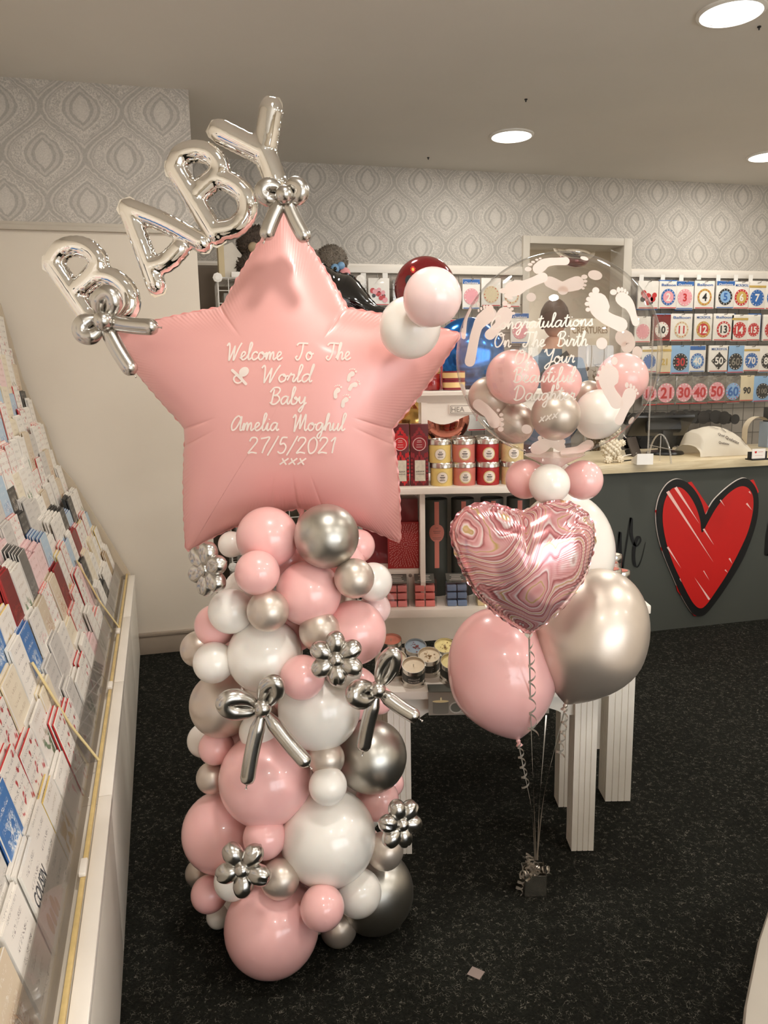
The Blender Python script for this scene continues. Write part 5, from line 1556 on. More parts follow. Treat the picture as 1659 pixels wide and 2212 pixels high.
# wax melt packs
clearp = mat_glass('clear_pack', (.93, .93, .92), .5)
def melts(px, d, col, label, n=3):
    a = LA(px, 1290, d)[0]; o = WP(a, d, TBZ)
    t = thing('wax_melt_pack', label, 'wax melts', o, 'wax melt packs')
    cm = M('wax_' + col, {'pink': lin(224, 128, 120), 'blue': lin(112, 130, 158), 'cream': lin(226, 206, 160), 'rose': lin(222, 136, 132)}[col], rough=.4, sss=.1)
    w = .031
    for lv in range(n):
        for k in (0, 1):
            for m_ in (0, 1):
                MB().box(o + RT @ np.array(((k - .5) * (w + .003), m_ * (w + .003) + lv * .006, .010 + lv * .024)), (w, w, .019), RT, bev=.003).build('wax_cube', cm, t, 30)
    MB().box(o + RT @ np.array((0, .028, .0405)), (.078, .078, .080), RT).build('clear_case', clearp, t, None)
    lid = MB().box(o + RT @ np.array((0, .034, .0835)), (.066, .06, .002), RT @ np.array(Matrix.Rotation(math.radians(16), 3, 'X')))
    lid.build('lid_card', M('pack_grey', lin(96, 96, 90), rough=.5), t, None)
    mb = MB()
    for q, ww in enumerate((.04, .03, .034, .046)):
        rectf(mb, o + RT @ np.array((0, .050 - q * .010, .0893 - q * .0029)), EX, EY * .96 + EZ * .28, ww, .0032)
    mb.build('print', M('pack_print', lin(214, 206, 196), rough=.5), t, None)
melts(858, 2.455, 'rose', 'pink wax melt pack left of the divider, beside the balloon column')
melts(918, 2.455, 'pink', 'coral pink wax melt pack in front of the first charcoal tube')
melts(987, 2.455, 'blue', 'blue wax melt pack in front of the second charcoal tube')
melts(1052, 2.455, 'cream', 'cream wax melt pack half hidden behind the marbled heart')
# open candle tins on the low table
waxc = {'cream': M('wax_top_cream', lin(232, 216, 184), rough=.45, var=.05, vscale=60), 'blue': M('wax_top_blue', lin(150, 168, 182), rough=.45, var=.05, vscale=60), 'yellow': M('wax_top_yellow', lin(234, 218, 150), rough=.45, var=.07, vscale=60), 'coral': M('wax_top_coral', lin(224, 140, 120), rough=.45, var=.1, vscale=40)}
blk = M('tin_black_label', lin(52, 54, 48), rough=.4)
def candle(px, py, d, wax, label, petals=None, words=None, tilt=24, r=.0345, h=.058):
    # py = middle of the bottom rim front
    a = LA(px, py, d)[0]
    ax = np.array(Matrix.Rotation(math.radians(tilt), 3, Vector(EX)) @ Vector(EZ))
    o = WP(a, d, TAZ + .006 + r * math.sin(math.radians(tilt)))
    t = thing('open_candle', label, 'candle', WP(a, d, TAZ), 'open candle tins on the low table')
    fr = -EY * math.cos(math.radians(tilt)) - EZ * math.sin(math.radians(tilt))
    fr = np.cross(np.array(EX), ax); fr = -fr if fr @ EY > 0 else fr
    MB().lathe([(r * .98, 0), (r, .003), (r, h), (r * .96, h), (r * .955, h - .010)], o, ax, 32, cap=False).build('tin_cup', steel, t, 40)
    MB().lathe([(r * 1.008, h * .22), (r * 1.008, h * .72)], o, ax, 32, cap=False).build('label', blk, t, 40)
    wx = MB().lathe([(r * .955, h - .008), (0, h - .0075)], o, ax, 28, cap=False).build('wax', waxc[wax], t, 40)
    MB().tube([o + ax * (h - .008), o + ax * (h + .002)], .0012, 6).build('wick', M('wick', lin(200, 190, 170), rough=.8), wx, None)
    # the lid the tin leans on
    MB().lathe([(r * 1.03, 0), (r * 1.03, .012), (r * .98, .013)], WP(a, d + .004, TAZ), EZ, 30).build('lid', steel, t, 40)
    if petals:
        mb = MB(); rg = random.Random(int(px))
        for k in range(26):
            an, rr = rg.uniform(0, 2 * PI), r * abs(rg.gauss(0, .32))
            if rr > r * .85: continue
            c_ = o + ax * (h - .006) + (EX * math.cos(an) + fr * math.sin(an)) * rr
            disc(mb, c_, EX, fr, rg.uniform(.001, .003), rg.uniform(.001, .003), 6)
        mb.build('dried_petals', M('petal_' + petals, {'red': lin(140, 60, 54), 'brown': lin(150, 118, 70)}[petals], rough=.7), wx, None)
    mb = MB()
    for k, wd in enumerate(words or ['', '']):
        if wd:
            vv, ff, s_ = textgeo(wd); kx = .034 / s_[0] * (1.0 if k == 0 else 1.0)
            mb.add([o + (EX * math.sin(v[0] * kx / r) + fr * math.cos(v[0] * kx / r)) * (r * 1.014) + ax * (h * (.52 - .17 * k) + v[1] * kx * .8) for v in vv], ff)
        else:
            q = [(-.012, -.0012), (.012, -.0012), (.012, .0012), (-.012, .0012)]
            mb.add([o + (EX * math.sin(u / r) + fr * math.cos(u / r)) * (r * 1.014) + ax * (h * (.55 - .15 * k) + v) for u, v in q], [(0, 1, 2, 3)])
    mb.build('print', MATS['pack_print'], t, None)
candle(893, 1472, 2.175, 'cream', 'cream candle in a black tin at the front of the low table', None, ['almond', 'vanilla'])
candle(854, 1440, 2.235, 'cream', 'plain cream candle at left, next to the balloon column')
candle(926, 1440, 2.255, 'cream', 'cream candle sprinkled with brown petals, in the second row', 'brown')
candle(897, 1402, 2.335, 'blue', 'blue candle with red dried petals at the back of the low table', 'red')
candle(960, 1402, 2.335, 'yellow', 'yellow candle with brown sprinkles beside the pink helium balloon', 'brown')
candle(845, 1404, 2.40, 'coral', 'coral topped candle tin half hidden at the back left', None, None, 14)
candle(975, 1462, 2.20, 'yellow', 'yellow candle tin half hidden behind the pink helium balloon')
candle(1215, 1455, 2.20, 'coral', 'candle tin at right of the low table between two helium balloons', None, None, 10)
# leaflet hanging on the front of the low table
lf = thing('candle_poster', 'grey poster with a lit candle hanging on front of the low table', 'poster', WP(.35, 2.115, .44))
pg = M('poster_grey', lin(150, 142, 130), rough=.4, var=.04)
a0, zt = LA(925, 1487, 2.12); a1 = LA(1186, 1487, 2.12)[0]; zb = LA(925, 1545, 2.115)[1]
tb((a0, 2.114, zb), (a1, 2.117, TAZ + .002)).build('sheet', pg, lf, None)
tb((a0, 2.114, TAZ + .001), (a1, 2.17, TAZ + .003)).build('folded_top', M('poster_dark', lin(84, 84, 76), rough=.4), lf, None)
mb = MB(); c_ = LA(952, 1528, 2.112)
rectf(mb, WP(c_[0], 2.1132, c_[1]), EX, EZ, .046, .036, 0); disc(mb, WP(c_[0], 2.1130, c_[1] + .018), EX, EZ, .024, .004, 20, 1)
disc(mb, WP(c_[0], 2.1130, c_[1] - .018), EX, EZ, .023, .0035, 20, 0); disc(mb, WP(c_[0] + .001, 2.1128, c_[1] + .025), EX, EZ, .0025, .006, 12, 2)
disc(mb, WP(c_[0] + .045, 2.1131, c_[1] - .002), EX, EZ, .020, .018, 20, 3); disc(mb, WP(c_[0] + .045, 2.1129, c_[1] - .002), EX, EZ, .016, .014, 20, 4)
mb.build('candle_picture', [M('poster_tin', lin(120, 116, 106), rough=.4), M('poster_wax', lin(240, 222, 170), rough=.4), M('poster_flame', lin(255, 240, 200), rough=.4), M('poster_rim', lin(190, 186, 176), rough=.4), M('poster_lid', lin(104, 104, 94), rough=.4)], lf, None)
mb = MB(); text(mb, 'Passionate', WP(LA(985, 1539, 2.112)[0] + .012, 2.1130, LA(985, 1539, 2.112)[1]), EX, EZ, width=.034); mb.build('lettering', MATS['pack_print'], lf, None)
# jars on the right end of the taller table
for k, (px, dd, zz) in enumerate(((1318, 2.60, .078), (1322, 2.72, .10), (1340, 2.66, .055))):
    a = LA(px, 1240, dd)[0]; o = WP(a, dd, TBZ)
    t = thing('candle_tin', ['steel lidded candle tin with coral label at right end of taller table', 'steel tin at the back of the right end of taller table', 'low steel tin on the right end of taller table'][k], 'candle tin', o, 'tins on the right end of the taller table')
    r = .037 if k == 0 else .032
    MB().lathe([(r, 0), (r, zz * .72)], o, seg=28).build('tin_body', steel, t, 40)
    MB().lathe([(r, zz * .72), (r * 1.05, zz * .74), (r * 1.05, zz * .95), (r, zz), (0, zz)], o, seg=28).build('lid', steel, t, 40)
    mb = MB(); disc(mb, o + EZ * (zz + .0008), EX, EY, r * .78); mb.build('label', coralm if k != 1 else MATS['label_paper'], t, None)
# white round table at the lower right corner
c3 = [AD(PZ(x_, y_, .42))[:2] for x_, y_ in ((1659, 1957), (1627, 2068), (1603, 2205))]
(x1, y1), (x2, y2), (x3, y3) = c3
dt = 2 * (x1 * (y2 - y3) + x2 * (y3 - y1) + x3 * (y1 - y2))
ux = ((x1**2 + y1**2) * (y2 - y3) + (x2**2 + y2**2) * (y3 - y1) + (x3**2 + y3**2) * (y1 - y2)) / dt
uy = ((x1**2 + y1**2) * (x3 - x2) + (x2**2 + y2**2) * (x1 - x3) + (x3**2 + y3**2) * (x2 - x1)) / dt
Rt = math.hypot(x1 - ux, y1 - uy)
oc = WP(ux, uy, 0)
t = thing('round_table', 'white round low table cut off at the lower right corner', 'table', oc)
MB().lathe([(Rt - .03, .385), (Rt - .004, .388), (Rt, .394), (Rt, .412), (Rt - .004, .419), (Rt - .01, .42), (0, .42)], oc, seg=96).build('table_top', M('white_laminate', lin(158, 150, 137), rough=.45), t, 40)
MB().lathe([(.2, 0), (.2, .012), (.05, .03), (.035, .06), (.035, .36), (.08, .386)], oc, seg=40).build('pedestal', whitem, t, 40)
# litter on the carpet
q = PZ(1028, 2103, 0); mb = MB(); e = .017
mb.box(q + EZ * .0012, (.030, .034, .0016), np.array(Matrix.Rotation(.75, 3, 'Z'))); mb.build('paper_scrap', M('scrap_pink', lin(132, 116, 108), rough=.8), None, None, 'small square paper scrap lying on the carpet in front', 'paper scrap')
q = PZ(825, 2006, 0); mb = MB().box(q + EZ * .0012, (.020, .006, .0016), np.array(Matrix.Rotation(.25, 3, 'Z'))); mb.build('paper_scrap', M('scrap_grey', lin(170, 160, 145), rough=.8), None, None, 'thin paper strip on the carpet beside the chrome balloon', 'paper scrap')
# ================================================================== counter
CY, CTZ = 3.685, .967
cm_ = M('counter_charcoal', lin(66, 68, 61), rough=.62, var=.04, vscale=2)
ct = thing('shop_counter', 'long charcoal shop counter with pale wood top', 'counter', (3.5, CY + .3, 0))
MB().abox((2.02, CY, 0), (XR - .01, CY + .02, CTZ - .05)).build('front_panel', cm_, ct, None)
MB().abox((2.02, CY + .02, 0), (2.04, CY + .62, CTZ - .05)).build('end_panel', cm_, ct, None)
MB().abox((2.04, CY + .02, .45), (XR - .01, CY + .60, .47)).build('inner_shelf', tabw, ct, None)
MB().abox((1.97, CY - .03, CTZ - .05), (XR - .01, CY + .66, CTZ), bev=.004).build('worktop', woodm, ct, 30)
YS = CY - .004
def cp(px, py, dy=0.0): return PY(px, py, YS - dy)
def z7(x, y): return (1240 + x * .25256, 900 + y * .25256)
hs = thing('heart_sign', 'red heart sign with thick black outline on the counter front', 'sign', cp(1525, 1325))
OUT = [(1118, 835), (1085, 740), (1040, 650), (975, 575), (885, 532), (800, 570), (735, 665), (702, 790), (700, 900), (722, 1040), (765, 1180), (830, 1340), (905, 1510), (985, 1650), (1030, 1695), (1080, 1702), (1130, 1672), (1220, 1560), (1330, 1400), (1440, 1210), (1520, 1010), (1562, 840), (1568, 690), (1535, 590), (1470, 528), (1400, 540), (1300, 610), (1200, 705), (1150, 780)]
INNER = [(1088, 990), (1070, 880), (1035, 770), (985, 680), (930, 620), (880, 602), (820, 625), (770, 720), (752, 840), (760, 960), (790, 1100), (840, 1250), (905, 1390), (970, 1520), (1020, 1600), (1070, 1636), (1120, 1610), (1200, 1500), (1310, 1330), (1410, 1140), (1480, 980), (1520, 820), (1525, 700), (1500, 630), (1450, 595), (1380, 610), (1290, 680), (1210, 780), (1140, 900)]
def plate(pts, dy, th, closed=True, n=6):
    P = [cp(*z7(*p), dy) for p in crom(pts, n, closed)]
    m = len(P); mb = MB()
    c = sum(P) / m
    Pf = [p - np.array((0, th, 0)) for p in P]
    mb.add(P + Pf, [tuple(range(m, 2 * m))] + [(i, (i + 1) % m, m + (i + 1) % m, m + i) for i in range(m)])
    return mb
redp = M('sign_red', lin(196, 30, 26), rough=.4, var=.02); blkp = M('sign_black', lin(12, 12, 11), rough=.45); whp = M('sign_white', lin(230, 215, 205), rough=.4); pkp = M('sign_pale', lin(236, 190, 180), rough=.5)
plate([(u - 6, v - 4) for u, v in OUT], .0, .006).build('white_edge', whp, hs, None)
plate(OUT, .003, .009).build('black_outline', blkp, hs, None)
rhs = plate(INNER, .006, .0075).build('red_heart', redp, hs, None)
for tri in ([(970, 562), (1000, 556), (1148, 775), (1118, 835)], [(1500, 545), (1530, 538), (1575, 640), (1566, 655)], [(692, 800), (705, 790), (706, 850), (694, 840)], [(738, 1095), (750, 1100), (772, 1175), (740, 1135)], [(868, 1430), (885, 1445), (935, 1558), (880, 1490)], [(1000, 1665), (1040, 1690), (1040, 1704), (1020, 1700)]):
    P = [cp(*z7(*p), .0005) for p in tri]; Pf = [p - np.array((0, .006, 0)) for p in P]; k = len(P)
    MB().add(P + Pf, [tuple(range(k, 2 * k))] + [(i, (i + 1) % k, k + (i + 1) % k, k + i) for i in range(k)]).build('red_offset', redp, hs, None)
for (x0, y0, x1, y1, w) in ((800, 640, 1195, 1250, 14), (868, 605, 1075, 920, 13), (1108, 960, 1198, 1100, 8), (800, 1115, 918, 1300, 8), (1028, 1372, 1158, 1565, 9), (1108, 1318, 1160, 1405, 4), (905, 1385, 920, 1418, 4), (1250, 712, 1290, 768, 6), (1476, 742, 1522, 800, 8), (1497, 640, 1516, 665, 6), (1328, 1212, 1355, 1260, 7), (1292, 1310, 1315, 1335, 6)):
    v = np.array((x1 - x0, y1 - y0), float); v /= np.linalg.norm(v); nn = np.array((-v[1], v[0]))
    flip = (x0, y0) in ((1028, 1372),)
    a_, b_ = np.array((x0, y0), float), np.array((x1, y1), float)
    if flip: a_, b_ = b_, a_
    mb = MB(); mb.add([cp(*z7(*(a_ + nn * w)), .0142), cp(*z7(*(a_ - nn * w)), .0142), cp(*z7(*b_), .0142)], [(0, 1, 2)])
    mb.build('pale_stroke', pkp, rhs, None)
def brush(name, strokes, label, wmax):
    t = thing(name, label, 'lettering', cp(*z7(*strokes[0][0])))
    for sq in strokes:
        pts = crom([z7(*p) for p in sq], 8); L, R_ = [], []
        for i, p in enumerate(pts):
            tt = pts[min(i + 1, len(pts) - 1)] - pts[max(i - 1, 0)]; tt /= (np.linalg.norm(tt) + 1e-9)
            w = wmax * (.45 + .55 * max(0, tt[1]) ** 1.0) * min(1, .3 + 5 * min(i, len(pts) - 1 - i) / len(pts))
            L.append(cp(*(p + np.array((1, .25)) * w), .0008)); R_.append(cp(*(p - np.array((1, .25)) * w), .0008))
        mb = MB(); mb.strip(L, R_); mb.build('stroke', blkp, t, None)
brush('counter_lettering', [[(300, 1060), (318, 1200), (345, 1240), (372, 1130), (392, 985), (395, 1120), (410, 1310), (430, 1210), (485, 870), (490, 1000), (510, 1080), (535, 1110), (570, 1060), (555, 1022), (525, 1080), (510, 1180), (520, 1270), (545, 1285), (580, 1210), (612, 1075)]], 'black brush script letters beside the heart on the counter front', 3.6)
brush('counter_lettering', [[(1668, 900), (1655, 1030), (1648, 1120), (1645, 1185), (1662, 1172), (1690, 1100), (1672, 1060)]], 'black brush script letter at right edge after the heart', 3.6)
# things on the counter
def CT(px, py): return PZ(px, py, CTZ)
# white rose bear
o = CT(1325, 1000) + np.array((0, .03, 0))
bt_ = thing('rose_bear', 'small cream bear figure made of foam roses on the counter', 'figurine', o)
rosem = M('foam_rose', lin(228, 216, 192), rough=.8, var=.1, vscale=120)
def rosy(c, r, st=1.0, seed=0, nm='body', dens=70):
    mb = MB(); rg = random.Random(seed); mb.ball(c, r * .9, 16, st=st)
    for k in range(dens):
        z = 1 - 2 * (k + .5) / dens; ph = k * 2.39996; s_ = math.sqrt(1 - z * z)
        p = np.array((s_ * math.cos(ph), s_ * math.sin(ph), z * st)) * r * .92
        mb.ball(np.array(c) + p, r * rg.uniform(.17, .23), 8)
    return mb.build(nm, rosem, bt_, 60)
rosy(o + EZ * .075, .052, 1.15, 1); rosy(o + EZ * .175, .046, 1.0, 2, 'head')
for sx in (-1, 1):
    rosy(o + np.array((sx * .035, -.035, .020)), .022, 1, 3, 'foot', 26); rosy(o + np.array((sx * .058, -.012, .105)), .02, 1, 4, 'arm', 26); rosy(o + np.array((sx * .034, 0, .215)), .016, 1, 5, 'ear', 20)
# card reader wedge
o = CT(1392, 1003)
t = thing('card_reader', 'white wedge shaped card reader stand on the counter', 'card reader', o)
MB().prism([(0, 0), (.095, 0), (.095, .018), (.0, .058)], o + np.array((-.048, -.005, 0)), (0.25, .968, 0), EZ, (.968, -.25, 0), .085).build('wedge', M('white_plastic', lin(238, 232, 222), rough=.3), t, 30)
# acrylic arch
o0, o1 = CT(1402, 990), CT(1450, 1002)
t = thing('acrylic_arch', 'bent clear acrylic stand arching over the counter', 'display stand', (o0 + o1) / 2)
acg = mat_glass('acrylic_edge', (.9, .89, .86), .7, haze=.25)
arc = []
for k in range(25):
    u = k / 24; hgt = .145 * math.sin(PI * u) ** .55
    arc.append(o0 + (o1 - o0) * u + EZ * (hgt + .001))
mb = MB(); mb.strip(arc, [p + np.array((.0, .012, 0)) for p in arc]); 
mb.tube(arc, .0035, 8); mb.build('arch', acg, t, 60)
mb = MB(); c_ = (o0 + o1) / 2; mb.tube([c_ + EZ * .001, c_ + EZ * .14], .003, 8); mb.tube([o0 + EZ * .075, o1 + EZ * .075], .002, 8); mb.build('ribs', acg, t, 60)
# screen seen from behind
bk = M('black_plastic', lin(16, 16, 15), rough=.35); bk2 = M('black_plastic_matt', lin(26, 26, 24), rough=.6)
o = CT(1447, 982) + np.array((0, .05, 0))
t = thing('till_screen', 'black till screen on a round foot seen from behind', 'monitor', o)
MB().lathe([(.105, 0), (.108, .006), (.10, .016), (.04, .022), (0, .022)], o, seg=48).build('foot', bk, t, 40)
MB().box(o + EZ * .085, (.07, .05, .14), bev=.008).build('neck', bk, t, 30)
Rm = np.array(Matrix.Rotation(math.radians(-18), 3, 'Z') @ Matrix.Rotation(math.radians(58), 3, 'X'))
MB().box(o + np.array((.0, .06, .165)), (.34, .022, .23), Rm, bev=.006).build('screen', bk, t, 30)
MB().box(o + np.array((-.02, .0, .16)), (.20, .06, .05), Rm, bev=.01).build('housing', bk2, t, 30)
o = CT(1398, 985) + np.array((-.07, .03, 0))
t = thing('tablet', 'dark slanted tablet leaning beside the rose bear', 'tablet', o)
Rm2 = np.array(Matrix.Rotation(.5, 3, 'Z') @ Matrix.Rotation(math.radians(-22), 3, 'X'))
MB().box(o + EZ * .055, (.10, .008, .115), Rm2, bev=.002).build('slab', M('tablet_grey', lin(74, 66, 60), rough=.3), t, 30)
MB().box(o + np.array((0, .03, .02)), (.06, .04, .04), Rm2, bev=.004).build('prop', bk2, t, 30)
cab = M('white_cable', lin(228, 222, 212), rough=.5)
MB().tube(crom([CT(1346, 966) + EZ * .08, CT(1352, 968) + EZ * .065, CT(1372, 980) + EZ * .055, CT(1376, 985) + EZ * .02, CT(1350, 988) + EZ * .01, CT(1340, 990) + EZ * .003], 6), .003, 8).build('cable', cab, None, 60, 'white cable with plug beside the rose bear on the counter', 'cable')
MB().tube([CT(1340, 998) + EZ * .004, CT(1372, 994) + EZ * .004], .0035, 8).build('pen', bk, None, 60, 'dark pen lying on the counter beside the rose bear', 'pen')
# carrier bag
o = CT(1566, 985) + np.array((.02, .10, 0))
t = thing('plastic_bag', 'crumpled translucent white plastic bag with black print on counter', 'plastic bag', o)
bagm = mat_print('bag_film', lin(232, 224, 208), .35)
n1, n2 = 46, 22; vv, ff = [], []
W2, H2, D2 = .195, .165, .12
for i in range(n1):
    u = i / (n1 - 1) * 2 - 1
    for j in range(n2):
        th = PI * j / (n2 - 1)
        hh = H2 * (1 - abs(u + .25) ** 2.2 * .62 if u < .75 else (1 - abs(u + .25) ** 2.2 * .62) * (1 - (u - .75) * 2.2))
        hh = max(.012, hh) * (1.0 if u > -.88 else .55)
        p = np.array((u * W2, -math.cos(th) * D2, hh * math.sin(th) ** .7))
        nzv = mnoise.noise(Vector((p[0] * 11, p[1] * 11, p[2] * 11 + 5))) * .03 + mnoise.noise(Vector((p[0] * 26, p[1] * 26, p[2] * 26))) * .012
        p = p * (1 + nzv * 1.5) + np.array((0, 0, abs(nzv) * .2))
        vv.append(o + np.array((p[0], p[1], max(.002, p[2]))))
ff = [(i * n2 + j, (i + 1) * n2 + j, (i + 1) * n2 + j + 1, i * n2 + j + 1) for i in range(n1 - 1) for j in range(n2 - 1)]
MB().add(vv, ff).build('bag_film', bagm, t, 180)
bagv = np.array(vv).reshape(n1, n2, 3)
def bagtext(mb, txt, i, j, wid, rot):
    vv_, ff_, s_ = textgeo(txt, .015); k = wid / s_[0]
    c = bagv[i, j]; ex_ = bagv[min(i + 2, n1 - 1), j] - bagv[i - 2, j]; ey_ = bagv[i, min(j + 2, n2 - 1)] - bagv[i, j - 2]
    ex_ /= np.linalg.norm(ex_); nn = np.cross(ex_, ey_); nn /= np.linalg.norm(nn); nn = -nn if nn[1] > 0 else nn
    ey_ = np.cross(nn, ex_); e1 = ex_ * math.cos(rot) + ey_ * math.sin(rot); e2 = -ex_ * math.sin(rot) + ey_ * math.cos(rot)
    mb.add([c + nn * .006 + e1 * v[0] * k + e2 * v[1] * k for v in vv_], ff_)
mb = MB()
for txt, i, j, w, ro in (('Qualatex', 24, 3, .095, -.28), ('Qual', 16, 4, .04, -.5), ('atex', 34, 4, .045, -.6), ('Qua', 26, 7, .035, 1.2), ('Qualatex', 15, 8, .06, -1.1), ('latex', 20, 6, .04, -1.2), ('Qua', 36, 7, .03, .9), ('Qualatex', 17, 2, .07, -.2)):
    bagtext(mb, txt, i, j, w, ro)
mb.build('print', MATS['label_ink'], t, None)
# business card holder
o = CT(1637, 993)
t = thing('card_holder', 'black business card holder with white cards printed with red heart', 'card holder', o)
MB().abox(o + np.array((-.058, -.03, 0)), o + np.array((.058, .03, .008)), bev=.002).abox(o + np.array((-.058, .0, .0)), o + np.array((-.038, .012, .045))).abox(o + np.array((.038, 0, 0)), o + np.array((.058, .012, .045))).build('holder', bk, t, 30)
MB().abox(o + np.array((-.042, -.004, .008)), o + np.array((.042, -.001, .060))).build('cards', M('card_white', lin(240, 232, 222), rough=.5), t, None)
mb = MB(); hx, hz = o[0] - .02, o[2] + .042
hp_ = [(hx + .0075 * (16 * math.sin(q) ** 3) / 16, hz + .0075 * (13 * math.cos(q) - 5 * math.cos(2 * q) - 2 * math.cos(3 * q) - math.cos(4 * q)) / 15) for q in np.linspace(0, 2 * PI, 25)[:-1]]
mb.add([np.array((u, o[1] - .0048, v)) for u, v in hp_], [tuple(range(24))]); rectf(mb, o + np.array((.012, -.0048, .043)), (1, 0, 0), (0, 0, 1), .03, .0016); rectf(mb, o + np.array((.0, -.0048, .024)), (1, 0, 0), (0, 0, 1), .05, .001)
mb.build('heart_print', redp, t, None)
# paper roll and blue box at the right end, behind the bag
o = CT(1640, 968) + np.array((.02, .03, 0))
t = thing('paper_roll', 'curled strip of pale card standing behind the plastic bag', 'paper roll', o)
arcp = [o + np.array((.09 * math.cos(q), 0, .10 + .09 * math.sin(q))) for q in np.linspace(.1, PI * .95, 16)]; arcp = arcp + [o + np.array((-.088, 0, .0))]
MB().strip(arcp, [p + np.array((0, .05, 0)) for p in arcp]).strip([p + np.array((0, .05, .004)) for p in arcp], [p + np.array((0, 0, .004)) for p in arcp]).build('strip', M('card_stock', lin(206, 190, 164), rough=.6), t, 60)
o = CT(1678, 968) + np.array((.03, .05, 0))
t = thing('blue_box', 'pale blue carton at the right edge of the counter', 'box', o)
MB().abox(o + np.array((-.06, 0, 0)), o + np.array((.06, .08, .16)), bev=.002).build('carton', M('carton_blue', lin(150, 166, 186), rough=.5), t, 30)
MB().abox(o + np.array((-.045, .01, .16)), o + np.array((.05, .07, .25)), bev=.003).build('black_top', bk2, t, 30)
# clear sneeze screen on the counter
s0 = PY(1412, 700, CY + .30)
t = thing('counter_screen', 'clear acrylic screen standing on the counter', 'screen', (s0[0] + .6, CY + .3, CTZ))
zt = PY(1500, 684, CY + .30)[2]
MB().abox((s0[0], CY + .30, CTZ), (s0[0] + 1.25, CY + .304, zt)).build('pane', mat_glass('screen_acrylic', (.96, .96, .95), .5, r0=.3), t, None)
MB().abox((s0[0] - .004, CY + .298, CTZ), (s0[0] + .002, CY + .306, zt)).build('edge', acg, t, None)
# ================================================================== back wall: grid panels and packets
YG = 5.27
wire = M('grid_wire', lin(120, 116, 108), rough=.4, metal=.5)
def grid(x0, x1, z0_, z1_, label, p=.098):
    t = thing('grid_panel', label, 'grid wall', ((x0 + x1) / 2, YG, z0_), 'wire grid wall panels')
    mb = MB(); x = x0
    while x <= x1: mb.tube([(x, YG, z0_), (x, YG, z1_)], .0026, 5); x += p
    mb.build('upright_wires', wire, t, 60)
    mb = MB(); z = z1_
    while z >= z0_: mb.tube([(x0, YG + .004, z), (x1, YG + .004, z)], .0026, 5); z -= p
    mb.build('cross_wires', wire, t, 60)
    mb = MB()
    for x in (x0 + .05, (x0 + x1) / 2, x1 - .05):
        for z in (z0_ + .05, z1_ - .05): mb.box((x, YG + .03, z), (.012, .06, .012))
    mb.build('wall_brackets', wire, t, None)
grid(1.0, 2.36, .75, 2.135, 'wire grid panel on back wall left of the doorway')
grid(3.29, 5.25, .75, 2.135, 'wire grid panel on back wall right of the doorway')
def z4(x, y): return (1340 + x * .19888, 560 + y * .19888)
clear_ = mat_glass('packet_film', (.93, .93, .93), .5)
hookm = M('hook_chrome', lin(170, 168, 160), rough=.25, metal=.8); tagw = M('hook_tag', lin(236, 232, 224), rough=.5)
COLR = {'w': lin(236, 230, 220), 'b': lin(52, 104, 172), 'lb': lin(140, 178, 214), 'r': lin(196, 48, 50), 'pk': lin(232, 160, 166), 'k': lin(36, 36, 36), 'g': lin(200, 168, 90), 's': lin(170, 168, 164), 'cr': lin(222, 206, 170), 'dr': lin(122, 30, 34)}
def pm(c): return M('packet_' + c, COLR[c], rough=.35, coat=.25, var=.04, vscale=30) if c != 's' else M('packet_s', lin(150, 148, 144), rough=.2, metal=.8, var=.35, vscale=40, bump=1.0, bscale=45)
